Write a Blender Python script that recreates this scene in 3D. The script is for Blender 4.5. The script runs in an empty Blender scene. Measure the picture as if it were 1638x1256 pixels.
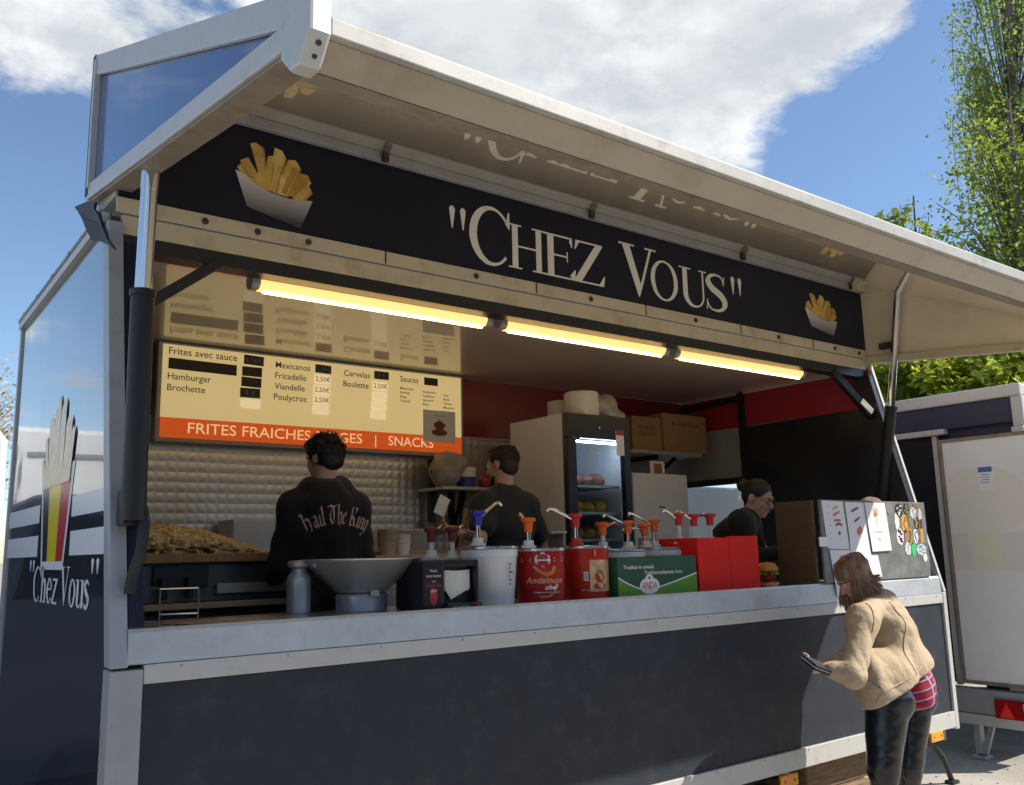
import bpy, math, random
import numpy as np
from mathutils import Vector, Matrix
from mathutils.bvhtree import BVHTree

random.seed(7)
rng = np.random.default_rng(7)
sc = bpy.context.scene
COL = sc.collection
R = math.radians

# ------------------------------------------------------------------ camera
YAW, PITCH, ROLL = 0.6535, 0.1746, -0.0221
fw = Vector((math.sin(YAW) * math.cos(PITCH), math.cos(YAW) * math.cos(PITCH), math.sin(PITCH)))
rt0 = Vector((math.cos(YAW), -math.sin(YAW), 0))
up0 = rt0.cross(fw)
rt = rt0 * math.cos(ROLL) + up0 * math.sin(ROLL)
up = -rt0 * math.sin(ROLL) + up0 * math.cos(ROLL)
cd = bpy.data.cameras.new('camera')
cd.sensor_width = 36
cd.lens = 36 * 1439 / 1638
cd.clip_start, cd.clip_end = 0.05, 3000
cam = bpy.data.objects.new('camera', cd)
COL.objects.link(cam)
M4 = Matrix((rt, up, -fw)).transposed().to_4x4()
M4.translation = Vector((-0.9159, -3.6907, 1.6))
cam.matrix_world = M4
sc.camera = cam

# ------------------------------------------------------------------ light
TO_SUN = Vector((1.23, -1.0, 1.473)).normalized()
sun = bpy.data.lights.new('sun', 'SUN')
sun.energy = 3.6
sun.angle = R(0.55)
sun.color = (1.0, 0.93, 0.82)
so = bpy.data.objects.new('sun', sun)
COL.objects.link(so)
so.rotation_euler = TO_SUN.to_track_quat('Z', 'Y').to_euler()
so.location = (8, -6, 10)

W = bpy.data.worlds.new('World')
sc.world = W
W.use_nodes = True
nt = W.node_tree
for n in list(nt.nodes):
    nt.nodes.remove(n)


def nd(tree, kind, **kw):
    n = tree.nodes.new(kind)
    for k, v in kw.items():
        if hasattr(n, k):
            setattr(n, k, v)
        else:
            n.inputs[k].default_value = v
    return n


def mth(tree, op, a, b=None, c=None):
    n = tree.nodes.new('ShaderNodeMath')
    n.operation = op
    for i, x in enumerate((a, b, c)):
        if x is None:
            continue
        if isinstance(x, (int, float)):
            n.inputs[i].default_value = x
        else:
            tree.links.new(x, n.inputs[i])
    return n.outputs[0]


def vmth(tree, op, a, b=None):
    n = tree.nodes.new('ShaderNodeVectorMath')
    n.operation = op
    for i, x in enumerate((a, b)):
        if x is None:
            continue
        if isinstance(x, (tuple, list, Vector)):
            n.inputs[i].default_value = x
        else:
            tree.links.new(x, n.inputs[i])
    return n


def mapr(tree, x, a, b, c=0.0, d=1.0, smooth=True):
    n = tree.nodes.new('ShaderNodeMapRange')
    n.interpolation_type = 'SMOOTHSTEP' if smooth else 'LINEAR'
    tree.links.new(x, n.inputs[0])
    for i, v in enumerate((a, b, c, d)):
        n.inputs[i + 1].default_value = v
    return n.outputs[0]


CLOUDS = [  # direction, inner and outer radius in degrees, change of cover
    ((0.604, 0.606, 0.518), 5, 19, 0.21), ((0.353, 0.7, 0.621), 8, 22, 0.22), ((0.734, 0.466, 0.494), 2, 9, 0.13), ((0.673, 0.608, 0.421), 1, 8, 0.12), ((0.511, 0.686, 0.518), 1, 6, 0.10), ((0.117, 0.894, 0.433), 2, 8, 0.12),
    ((0.839, 0.432, 0.33), 4, 12, -0.22), ((0.146, 0.947, 0.287), 4, 11, -0.24), ((0.791, 0.326, 0.518), 3, 10, -0.12),
]
sky = nd(nt, 'ShaderNodeTexSky', sky_type='NISHITA', sun_disc=False, sun_elevation=R(42.9),
         sun_rotation=math.atan2(TO_SUN.x, TO_SUN.y), air_density=1.0, dust_density=0.3, ozone_density=3.5)
tc = nd(nt, 'ShaderNodeTexCoord')
dirv = vmth(nt, 'NORMALIZE', tc.outputs['Generated']).outputs[0]
sep = nd(nt, 'ShaderNodeSeparateXYZ')
nt.links.new(dirv, sep.inputs[0])
zz = mth(nt, 'ADD', mth(nt, 'MAXIMUM', sep.outputs[2], 0.0), 0.22)
pl = nd(nt, 'ShaderNodeCombineXYZ')
nt.links.new(mth(nt, 'DIVIDE', sep.outputs[0], zz), pl.inputs[0])
nt.links.new(mth(nt, 'DIVIDE', sep.outputs[1], zz), pl.inputs[1])
nz = nd(nt, 'ShaderNodeTexNoise', Scale=2.3, Detail=12.0, Roughness=0.62, Distortion=0.15)
nt.links.new(pl.outputs[0], nz.inputs['Vector'])
nz2 = nd(nt, 'ShaderNodeTexNoise', Scale=5.2, Detail=9.0, Roughness=0.6)
nt.links.new(pl.outputs[0], nz2.inputs['Vector'])
# where the banks of cloud stand (directions on the sky) and where the sky is open
cov = mth(nt, 'MULTIPLY_ADD', nz.outputs[0], 1.7, -0.36)
for d, r0, r1, amt in CLOUDS:
    dd = vmth(nt, 'DOT_PRODUCT', dirv, Vector(d).normalized()).outputs[1]
    cov = mth(nt, 'ADD', cov, mapr(nt, dd, math.cos(R(r1)), math.cos(R(r0)), 0.0, amt))
dens = mapr(nt, cov, 0.52, 0.74)
shade = mth(nt, 'MULTIPLY', mapr(nt, nz2.outputs[0], 0.34, 0.62, 0.15, 1.0), mapr(nt, cov, 0.66, 1.05, 1.0, 0.45))
cc = nd(nt, 'ShaderNodeMix', data_type='RGBA')
nt.links.new(shade, cc.inputs[0])
cc.inputs[6].default_value = (3.5, 3.8, 4.1, 1)
cc.inputs[7].default_value = (6.4, 6.5, 6.6, 1)
mx = nd(nt, 'ShaderNodeMix', data_type='RGBA')
nt.links.new(dens, mx.inputs[0])
nt.links.new(sky.outputs[0], mx.inputs[6])
nt.links.new(cc.outputs[2], mx.inputs[7])
bg = nd(nt, 'ShaderNodeBackground')
bg.inputs[1].default_value = 0.084
nt.links.new(mx.outputs[2], bg.inputs[0])
wo = nd(nt, 'ShaderNodeOutputWorld')
nt.links.new(bg.outputs[0], wo.inputs[0])

sc.view_settings.view_transform = 'Standard'
sc.view_settings.look = 'None'
sc.view_settings.exposure = 0.98
sc.view_settings.gamma = 1.0
sc.view_settings.use_curve_mapping = False
sc.render.engine = 'CYCLES'
sc.cycles.use_denoising = True
sc.cycles.max_bounces = 10
sc.cycles.diffuse_bounces = 5
sc.cycles.sample_clamp_indirect = 6.0

# ------------------------------------------------------------------ materials
def mat(name, base, rough=0.5, metal=0.0, spec=0.5, ior=1.5, coat=0.0, coat_ior=1.5, coat_rough=0.03, var=0.0, vscale=6.0,
        dirt=None, dirt_amt=0.0, dscale=3.0, bump=0.0, bscale=60.0, stretch=None, emit=None, estr=0.0,
        rvar=0.0, trans=0.0, sheen=0.0, subs=0.0):
    m = bpy.data.materials.new(name)
    m.use_nodes = True
    t = m.node_tree
    b = t.nodes['Principled BSDF']
    b.inputs['Base Color'].default_value = (*base, 1)
    b.inputs['Roughness'].default_value = rough
    b.inputs['Metallic'].default_value = metal
    b.inputs['IOR'].default_value = ior
    b.inputs['Specular IOR Level'].default_value = spec
    if coat:
        b.inputs['Coat Weight'].default_value = coat
        b.inputs['Coat IOR'].default_value = coat_ior
        b.inputs['Coat Roughness'].default_value = coat_rough
    if trans:
        b.inputs['Transmission Weight'].default_value = trans
    if sheen:
        b.inputs['Sheen Weight'].default_value = sheen
    if subs:
        b.inputs['Subsurface Weight'].default_value = subs
        b.inputs['Subsurface Radius'].default_value = (0.012, 0.005, 0.003)
    if emit:
        b.inputs['Emission Color'].default_value = (*emit, 1)
        b.inputs['Emission Strength'].default_value = estr
    vec = None
    if var or dirt or bump or rvar:
        c = t.nodes.new('ShaderNodeTexCoord')
        vec = c.outputs['Object']
        if stretch:
            mp = t.nodes.new('ShaderNodeMapping')
            mp.inputs['Scale'].default_value = stretch
            t.links.new(vec, mp.inputs[0])
            vec = mp.outputs[0]
    col = None
    if var:
        n = nd(t, 'ShaderNodeTexNoise', Scale=vscale, Detail=6.0, Roughness=0.6)
        t.links.new(vec, n.inputs['Vector'])
        f = mapr(t, n.outputs[0], 0.3, 0.7, 1 - var, 1 + var, False)
        mm = vmth(t, 'SCALE', tuple(base))
        t.links.new(f, mm.inputs['Scale'])
        col = mm.outputs[0]
    if dirt:
        n = nd(t, 'ShaderNodeTexNoise', Scale=dscale, Detail=9.0, Roughness=0.68)
        t.links.new(vec, n.inputs['Vector'])
        f = mapr(t, n.outputs[0], 0.48, 0.72, 0, dirt_amt)
        x = nd(t, 'ShaderNodeMix', data_type='RGBA')
        t.links.new(f, x.inputs[0])
        if col is not None:
            t.links.new(col, x.inputs[6])
        else:
            x.inputs[6].default_value = (*base, 1)
        x.inputs[7].default_value = (*dirt, 1)
        col = x.outputs[2]
    if col is not None:
        t.links.new(col, b.inputs['Base Color'])
    if rvar:
        n = nd(t, 'ShaderNodeTexNoise', Scale=vscale * 0.7, Detail=5.0)
        t.links.new(vec, n.inputs['Vector'])
        t.links.new(mapr(t, n.outputs[0], 0.3, 0.7, max(rough - rvar, 0.01), rough + rvar, False), b.inputs['Roughness'])
    if bump:
        n = nd(t, 'ShaderNodeTexNoise', Scale=bscale, Detail=4.0)
        t.links.new(vec, n.inputs['Vector'])
        bp = nd(t, 'ShaderNodeBump', Strength=bump, Distance=0.01)
        t.links.new(n.outputs[0], bp.inputs['Height'])
        t.links.new(bp.outputs[0], b.inputs['Normal'])
    return m


def wavy_coat(m, strength, scale):
    """large soft waves in a glossy sheet, as thin panels have"""
    t = m.node_tree
    b = t.nodes['Principled BSDF']
    c = t.nodes.new('ShaderNodeTexCoord')
    n = nd(t, 'ShaderNodeTexNoise', Scale=scale, Detail=1.5)
    t.links.new(c.outputs['Object'], n.inputs['Vector'])
    bp = nd(t, 'ShaderNodeBump', Strength=strength, Distance=0.05)
    t.links.new(n.outputs[0], bp.inputs['Height'])
    t.links.new(bp.outputs[0], b.inputs['Normal'])
    t.links.new(bp.outputs[0], b.inputs['Coat Normal'])


MT = {}
MT['side'] = mat('glossy_anthracite_panel', (0.028, 0.033, 0.043), 0.16, spec=0.5, ior=1.5, coat=1.0, coat_ior=1.65, coat_rough=0.02, var=0.25, vscale=3)
wavy_coat(MT['side'], 0.06, 1.6)
MT['gusset'] = mat('blue_grey_gloss_panel', (0.005, 0.042, 0.20), 0.16, spec=0.4, ior=1.45, coat=1.0, coat_ior=1.35, coat_rough=0.03, var=0.1, vscale=3)
MT['front'] = mat('anthracite_front_panel', (0.032, 0.038, 0.050), 0.42, spec=0.2, var=0.10, vscale=4, rvar=.10, dirt=(0.07, 0.075, 0.08), dirt_amt=0.5, dscale=7)
MT['alu'] = mat('weathered_aluminium_trim', (0.54, 0.54, 0.525), 0.42, metal=0.15, var=0.06, dirt=(0.36, 0.33, 0.29), dirt_amt=0.5, dscale=6, bump=0.02)
MT['alupost'] = mat('grey_aluminium_post', (0.36, 0.37, 0.385), 0.45, metal=0.2, var=0.06, dirt=(0.22, 0.2, 0.18), dirt_amt=0.4, dscale=5)
MT['lip'] = mat('grimy_lip_trim', (0.40, 0.39, 0.36), 0.5, var=0.12, vscale=5, dirt=(0.2, 0.18, 0.14), dirt_amt=0.75, dscale=7)
MT['fascia'] = mat('aged_fascia_lining', (0.40, 0.33, 0.22), 0.3, var=.12, vscale=2, dirt=(0.26, 0.2, 0.12), dirt_amt=.6, dscale=3, coat=.6)
MT['steel'] = mat('brushed_steel_sheet', (0.56, 0.58, 0.6), 0.3, metal=0.9, var=0.08, vscale=3, rvar=0.08, stretch=(1, 8, 8))
MT['counter'] = mat('brushed_counter_edge', (0.58, 0.61, 0.64), 0.42, metal=0.55, var=0.08, vscale=5, rvar=0.08, dirt=(0.38, 0.38, 0.37), dirt_amt=0.4, dscale=7)
MT['cream'] = mat('aged_cream_paint', (0.60, 0.52, 0.37), 0.35, var=0.06, vscale=4, dirt=(0.3, 0.22, 0.13), dirt_amt=0.55, dscale=5)
MT['creamgloss'] = mat('glossy_cream_lining', (0.84, 0.74, 0.55), 0.25, coat=1.0, coat_ior=1.42, coat_rough=0.02, var=0.08, vscale=1.5, dirt=(0.55, 0.45, 0.3), dirt_amt=0.35, dscale=1.8)
wavy_coat(MT['creamgloss'], 0.015, 1.3)
MT['ceil'] = mat('glossy_white_ceiling', (0.64, 0.58, 0.47), 0.3, coat=1.0, coat_ior=1.55, coat_rough=0.004, var=0.05, vscale=2)
MT['raildirt_shade'] = mat('grimy_shaded_rail', (0.24, 0.2, 0.155), 0.5, var=0.2, vscale=8, dirt=(0.12, 0.09, 0.06), dirt_amt=0.6, dscale=9)  # grime, and on the rail soffit also shade put into the colour
MT['black'] = mat('black_painted_steel', (0.012, 0.013, 0.017), 0.35, var=0.2)
MT['rubber'] = mat('black_rubber', (0.013, 0.013, 0.015), 0.6)
MT['navy'] = mat('navy_sign_film', (0.013, 0.014, 0.027), 0.4, spec=.2, var=0.12, vscale=3)
MT['signwhite'] = mat('white_sign_film', (0.80, 0.78, 0.70), 0.4)
MT['white'] = mat('white_gloss_film', (0.75, 0.76, 0.8), 0.35)
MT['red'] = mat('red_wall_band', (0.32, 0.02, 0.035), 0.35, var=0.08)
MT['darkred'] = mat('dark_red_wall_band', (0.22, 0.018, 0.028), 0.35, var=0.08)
MT['wallblack'] = mat('black_wall_panel', (0.016, 0.017, 0.022), 0.22, var=0.15)
MT['wallgrey'] = mat('grey_wall_panel', (0.3, 0.3, 0.28), 0.4, var=0.1)
MT['floor'] = mat('dark_vinyl_floor', (0.06, 0.06, 0.06), 0.5, var=0.2)
MT['chrome'] = mat('polished_rod', (0.7, 0.71, 0.72), 0.14, metal=1.0)
MT['bolt'] = mat('rusty_bolt', (0.06, 0.045, 0.035), 0.6, metal=0.3)
MT['amber'] = mat('amber_reflector', (0.85, 0.33, 0.02), 0.25)
MT['wood'] = mat('weathered_timber', (0.2, 0.13, 0.07), 0.8, var=0.35, vscale=7, stretch=(1, 9, 9), bump=0.2, bscale=20)
MT['brownboard'] = mat('brown_board', (0.085, 0.055, 0.032), 0.45, var=0.15, vscale=4, stretch=(1, 1, 6))


def steel_quilt():
    m = mat('pearl_pattern_steel', (0.62, 0.62, 0.61), 0.36, metal=0.7)
    t = m.node_tree
    b = t.nodes['Principled BSDF']
    c = t.nodes.new('ShaderNodeTexCoord')
    s = nd(t, 'ShaderNodeSeparateXYZ')
    t.links.new(c.outputs['Object'], s.inputs[0])
    k = math.pi / 0.07
    h = mth(t, 'MULTIPLY', mth(t, 'SINE', mth(t, 'MULTIPLY', s.outputs[0], k)), mth(t, 'SINE', mth(t, 'MULTIPLY', s.outputs[2], k)))
    bp = nd(t, 'ShaderNodeBump', Strength=0.32, Distance=0.009)
    t.links.new(mth(t, 'ABSOLUTE', h), bp.inputs['Height'])
    t.links.new(bp.outputs[0], b.inputs['Normal'])
    return m


MT['quilt'] = steel_quilt()

# ------------------------------------------------------------------ mesh helpers
WL = {}


class MB:
    def __init__(s):
        s.v, s.f = [], []

    def add(s, vs, fs):
        o = len(s.v)
        s.v.extend(tuple(p) for p in vs)
        s.f.extend(tuple(i + o for i in f) for f in fs)
        return s

    def box(s, x0, x1, y0, y1, z0, z1):
        vs = [(x, y, z) for z in (z0, z1) for y in (y0, y1) for x in (x0, x1)]
        return s.add(vs, [(0, 2, 3, 1), (4, 5, 7, 6), (0, 1, 5, 4), (2, 6, 7, 3), (0, 4, 6, 2), (1, 3, 7, 5)])

    def obox(s, c, d, Rm=None):
        c = Vector(c)
        vs = []
        for z in (-1, 1):
            for y in (-1, 1):
                for x in (-1, 1):
                    p = Vector((x * d[0] / 2, y * d[1] / 2, z * d[2] / 2))
                    vs.append(c + (Rm @ p if Rm else p))
        return s.add(vs, [(0, 2, 3, 1), (4, 5, 7, 6), (0, 1, 5, 4), (2, 6, 7, 3), (0, 4, 6, 2), (1, 3, 7, 5)])

    def bar(s, a, b, w, h, side=(0, 0, 1)):
        a, b = Vector(a), Vector(b)
        d = (b - a).normalized()
        u = d.cross(Vector(side)).normalized()
        w2 = u.cross(d).normalized()
        Rm = Matrix((u, d, w2)).transposed()
        return s.obox((a + b) / 2, (w, (b - a).length, h), Rm)

    def tube(s, pts, r, n=10, caps=True):
        pts = [Vector(p) for p in pts]
        rs = r if isinstance(r, (list, tuple)) else [r] * len(pts)
        vs, fs = [], []
        pu = None
        for i, p in enumerate(pts):
            d = (pts[min(i + 1, len(pts) - 1)] - pts[max(i - 1, 0)]).normalized()
            if pu is None:
                pu = d.orthogonal().normalized()
            pu = (pu - d * pu.dot(d)).normalized()
            w = d.cross(pu)
            for k in range(n):
                a = 2 * math.pi * k / n
                vs.append(p + (pu * math.cos(a) + w * math.sin(a)) * rs[i])
        for i in range(len(pts) - 1):
            for k in range(n):
                fs.append((i * n + k, i * n + (k + 1) % n, (i + 1) * n + (k + 1) % n, (i + 1) * n + k))
        if caps:
            fs.append(tuple(range(n))[::-1])
            fs.append(tuple(range((len(pts) - 1) * n, len(pts) * n)))
        return s.add(vs, fs)

    def lathe(s, c, prof, n=24, Rm=None):
        c = Vector(c)
        vs, fs = [], []
        for r_, z_ in prof:
            for k in range(n):
                a = 2 * math.pi * k / n
                p = Vector((r_ * math.cos(a), r_ * math.sin(a), z_))
                vs.append(c + (Rm @ p if Rm else p))
        m = len(prof)
        for i in range(m - 1):
            for k in range(n):
                fs.append((i * n + k, i * n + (k + 1) % n, (i + 1) * n + (k + 1) % n, (i + 1) * n + k))
        if prof[0][0] > 1e-5:
            fs.append(tuple(range(n))[::-1])
        if prof[-1][0] > 1e-5:
            fs.append(tuple(range((m - 1) * n, m * n)))
        return s.add(vs, fs)

    def prism(s, poly, fn, d0, d1):
        n = len(poly)
        vs = [fn(u, v, d0) for u, v in poly] + [fn(u, v, d1) for u, v in poly]
        fs = [tuple(range(n))[::-1], tuple(range(n, 2 * n))] + [(i, (i + 1) % n, n + (i + 1) % n, n + i) for i in range(n)]
        return s.add(vs, fs)

    def px(s, poly, x0, x1):
        return s.prism(poly, lambda u, v, d: (d, u, v), x0, x1)

    def py(s, poly, y0, y1):
        return s.prism(poly, lambda u, v, d: (u, d, v), y0, y1)

    def pz(s, poly, z0, z1):
        return s.prism(poly, lambda u, v, d: (u, v, d), z0, z1)

    def flat(s, poly, fn):
        return s.add([fn(u, v) for u, v in poly], [tuple(range(len(poly)))])

    def build(s, name, m, parent=None, smooth=False, bevel=0.0, label=None, kind=None, ang=38):
        me = bpy.data.meshes.new(name)
        o = bpy.data.objects.new(name, me)
        off = WL.get(parent.name, (0, 0, 0)) if parent else (0, 0, 0)
        vs = [(p[0] - off[0], p[1] - off[1], p[2] - off[2]) for p in s.v]
        me.from_pydata(vs, [], s.f)
        me.materials.append(MT[m] if isinstance(m, str) else m)
        COL.objects.link(o)
        if parent:
            o.parent = parent
        WL[o.name] = off
        if smooth:
            me.shade_smooth()
            me.set_sharp_from_angle(angle=R(ang))
        if bevel:
            bv = o.modifiers.new('bevel', 'BEVEL')
            bv.width = bevel
            bv.segments = 2
            bv.limit_method = 'ANGLE'
            bv.angle_limit = R(40)
        if label:
            o['label'] = label
        if kind:
            o['kind'] = kind
        return o


def tag(o, label, cat, group=None):
    o['label'] = label
    o['category'] = cat
    if group:
        o['group'] = group
    return o


def thing(name, label, cat, loc=(0, 0, 0), group=None):
    o = bpy.data.objects.new(name, None)
    o.empty_display_size = 0.1
    COL.objects.link(o)
    o.location = loc
    WL[o.name] = tuple(loc)
    return tag(o, label, cat, group)


def copy_tree(o, loc=None, rz=None, parent=None):
    c = o.copy()
    COL.objects.link(c)
    if parent:
        c.parent = parent
    if loc is not None:
        c.location = loc
    if rz is not None:
        c.rotation_euler = (0, 0, rz)
    for ch in list(o.children):
        copy_tree(ch, parent=c)
    return c


_txt = {}


def txt(s, shear=0.0, bold=0.0):
    """flat outline text from the built-in font: vertices (cap height = 1, starting at x = 0) and faces"""
    key = (s, shear, bold)
    if key not in _txt:
        cu = bpy.data.curves.new('t', 'FONT')
        cu.body = s
        cu.shear = shear
        cu.offset = bold
        cu.resolution_u = 3
        cu.fill_mode = 'FRONT'
        o = bpy.data.objects.new('t', cu)
        COL.objects.link(o)
        dg = bpy.context.evaluated_depsgraph_get()
        me = bpy.data.meshes.new_from_object(o.evaluated_get(dg))
        V = np.array([(v.co.x, v.co.y) for v in me.vertices])
        F = [tuple(p.vertices) for p in me.polygons]
        bpy.data.objects.remove(o)
        bpy.data.curves.remove(cu)
        bpy.data.meshes.remove(me)
        V[:, 0] -= V[:, 0].min()
        V /= 0.715
        _txt[key] = (V, F)
    return _txt[key]


def put_text(mb, s, fn, u0, v0, cap, width=None, align='l', shear=0.0, bold=0.0):
    """text on the surface fn(u, v); baseline starts at (u0, v0)"""
    V, F = txt(s, shear, bold)
    w = V[:, 0].max() * cap
    kx = cap if width is None else width / V[:, 0].max()
    w = V[:, 0].max() * kx
    o = {'l': 0, 'c': -w / 2, 'r': -w}[align]
    return mb.add([fn(u0 + o + p[0] * kx, v0 + p[1] * cap) for p in V], F)


def ellipse(cx, cy, rx, ry, n=20):
    return [(cx + rx * math.cos(2 * math.pi * k / n), cy + ry * math.sin(2 * math.pi * k / n)) for k in range(n)]


def stroke(pts, ws):
    """strip of quads along a line, width ws at each point"""
    out = []
    n = len(pts)
    L, Rr = [], []
    for i in range(n):
        a, b = pts[max(i - 1, 0)], pts[min(i + 1, n - 1)]
        dx, dy = b[0] - a[0], b[1] - a[1]
        l = math.hypot(dx, dy) or 1
        w = (ws[i] if isinstance(ws, (list, tuple)) else ws) / 2
        L.append((pts[i][0] - dy / l * w, pts[i][1] + dx / l * w))
        Rr.append((pts[i][0] + dy / l * w, pts[i][1] - dx / l * w))
    for i in range(n - 1):
        out.append([Rr[i], Rr[i + 1], L[i + 1], L[i]])
    return out


def spline(P, n=6):
    out = []
    for i in range(len(P) - 1):
        p0, p1, p2, p3 = P[max(i - 1, 0)], P[i], P[i + 1], P[min(i + 2, len(P) - 1)]
        for k in range(n):
            t = k / n
            out.append(tuple(0.5 * (2 * b + (c - a) * t + (2 * a - 5 * b + 4 * c - d) * t * t + (3 * b - a - 3 * c + d) * t ** 3)
                             for a, b, c, d in zip(p0, p1, p2, p3)))
    out.append(P[-1])
    return out


def serif(ch, t=0.135, th=0.042):
    """roman capitals as polygons in a box one unit high"""
    def arc(cx, cy, rx, ry, ix, iy, irx, iry, a0, a1, n=28):
        q = []
        for k in range(n):
            A, B = R(a0 + (a1 - a0) * k / n), R(a0 + (a1 - a0) * (k + 1) / n)
            q.append([(cx + rx * math.cos(A), cy + ry * math.sin(A)), (cx + rx * math.cos(B), cy + ry * math.sin(B)),
                      (ix + irx * math.cos(B), iy + iry * math.sin(B)), (ix + irx * math.cos(A), iy + iry * math.sin(A))])
        return q
    sl = 0.035
    def foot(x0, x1, y):
        return [[(x0, y), (x1, y), (x1, y + sl), (x0, y + sl)]]
    if ch == 'C':
        return arc(.43, .5, .43, .515, .475, .5, .325, .455, 38, 318) + [[(.79, .98), (.765, .86), (.72, .79), (.805, .68), (.825, .68), (.82, .98)]]
    if ch == 'O':
        return arc(.43, .5, .43, .515, .43, .5, .3, .465, 0, 360, 36)
    if ch == 'H':
        return [[(.09, sl), (.09 + t, sl), (.09 + t, 1 - sl), (.09, 1 - sl)], [(.65, sl), (.65 + t, sl), (.65 + t, 1 - sl), (.65, 1 - sl)],
                [(.09 + t, .49), (.65, .49), (.65, .49 + th), (.09 + t, .49 + th)]] + foot(0, .31, 0) + foot(0, .31, 1 - sl) + foot(.56, .87, 0) + foot(.56, .87, 1 - sl)
    if ch == 'E':
        return [[(.09, th), (.09 + t, th), (.09 + t, 1 - th), (.09, 1 - th)], [(0, 0), (.66, 0), (.66, th), (0, th)], [(0, 1 - th), (.61, 1 - th), (.61, 1), (0, 1)],
                [(.09 + t, .5), (.5, .5), (.5, .5 + th), (.09 + t, .5 + th)], [(.5, .4), (.525, .4), (.525, .64), (.5, .64)],
                [(.58, 1 - th), (.56, .9), (.61, .77), (.63, .77), (.63, 1)], [(.6, th), (.56, .09), (.67, .25), (.695, .25), (.67, 0)]]
    if ch == 'Z':
        return [[(.05, 1 - th), (.67, 1 - th), (.67, 1), (.05, 1)], [(0, 0), (.68, 0), (.68, th), (0, th)], [(.5, 1 - th), (.67, 1 - th), (.17, th), (0, th)],
                [(.05, 1), (.02, .77), (.045, .77), (.13, 1 - th)], [(.68, 0), (.715, .25), (.69, .25), (.58, th)]]
    if ch == 'V':
        return [[(.08, 1 - sl), (.24, 1 - sl), (.48, .16), (.42, -.01), (.40, -.01)], [(.42, -.01), (.48, .16), (.72, 1 - sl), (.67, 1 - sl), (.44, .2)]] + foot(0, .34, 1 - sl) + foot(.57, .82, 1 - sl)
    if ch == 'U':
        return [[(.1, .3), (.1 + t, .3), (.1 + t, 1 - sl), (.1, 1 - sl)], [(.67, .3), (.72, .3), (.72, 1 - sl), (.67, 1 - sl)]] + \
            arc(.41, .31, .31, .325, .4525, .31, .2175, .265, 180, 360, 16) + foot(0, .34, 1 - sl) + foot(.58, .81, 1 - sl)
    if ch == 'S':
        P = spline([(.52, .8), (.47, .93), (.3, .975), (.14, .9), (.1, .76), (.18, .62), (.33, .52), (.47, .41), (.54, .27), (.48, .1), (.3, .025), (.13, .07), (.05, .22)], 4)
        n = len(P)
        ws = [.035 + .115 * math.sin(math.pi * i / (n - 1)) ** 2 + .03 * (abs(i / n - .5) < .2) for i in range(n)]
        return stroke(P, ws) + [[(.535, .97), (.51, .72), (.535, .72), (.56, .97)], [(.02, .03), (.05, .03), (.07, .3), (.045, .3)]]
    if ch == '"':
        return [[(0, .97), (.03, 1.02), (.08, 1.02), (.11, .97), (.065, .66), (.045, .66)], [(.2, .97), (.23, 1.02), (.28, 1.02), (.31, .97), (.265, .66), (.245, .66)]]
    if ch == 'h':
        return [[(.06, 0), (.2, 0), (.2, 1), (.06, 1)], [(.38, 0), (.52, 0), (.52, .5), (.38, .5)]] + arc(.36, .5, .16, .2, .33, .48, .05, .13, 0, 180, 10) + foot(0, .26, 0) + foot(.32, .58, 0) + foot(0, .2, .965)
    if ch == 'e':
        return arc(.28, .34, .26, .36, .3, .34, .12, .3, 15, 325, 22) + [[(.16, .36), (.5, .36), (.5, .41), (.16, .41)]]
    if ch == 'z':
        return [[(.04, .62), (.5, .62), (.5, .68), (.04, .68)], [(0, 0), (.5, 0), (.5, .06), (0, .06)], [(.34, .62), (.5, .62), (.16, .06), (0, .06)]]
    if ch == 'o':
        return arc(.28, .34, .27, .36, .28, .34, .13, .31, 0, 360, 22)
    if ch == 'u':
        return [[(.06, .2), (.2, .2), (.2, .68), (.06, .68)], [(.4, 0), (.54, 0), (.54, .68), (.4, .68)]] + arc(.24, .2, .18, .21, .29, .2, .1, .14, 180, 330, 10) + foot(0, .2, .645) + foot(.34, .54, .645)
    if ch == 's':
        P = spline([(.38, .56), (.26, .66), (.12, .58), (.14, .45), (.27, .35), (.38, .24), (.34, .08), (.18, .02), (.05, .12)], 3)
        return stroke(P, [.05 + .1 * math.sin(math.pi * i / (len(P) - 1)) for i in range(len(P))])
    return []


def put_serif(mb, ch, fn, u0, v0, w, h, step=0.0003, normal=(0, -1, 0), **kw):
    ps = serif(ch, **kw)
    mxu = max(p[0] for q in ps for p in q)
    for i, q in enumerate(ps):
        o = step * (i % 7)
        vs = []
        for u, v in q:
            p = fn(u0 + u * w / mxu, v0 + v * h)
            vs.append((p[0] + normal[0] * o, p[1] + normal[1] * o, p[2] + normal[2] * o))
        mb.add(vs, [tuple(range(len(vs)))])
    return mb


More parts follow.
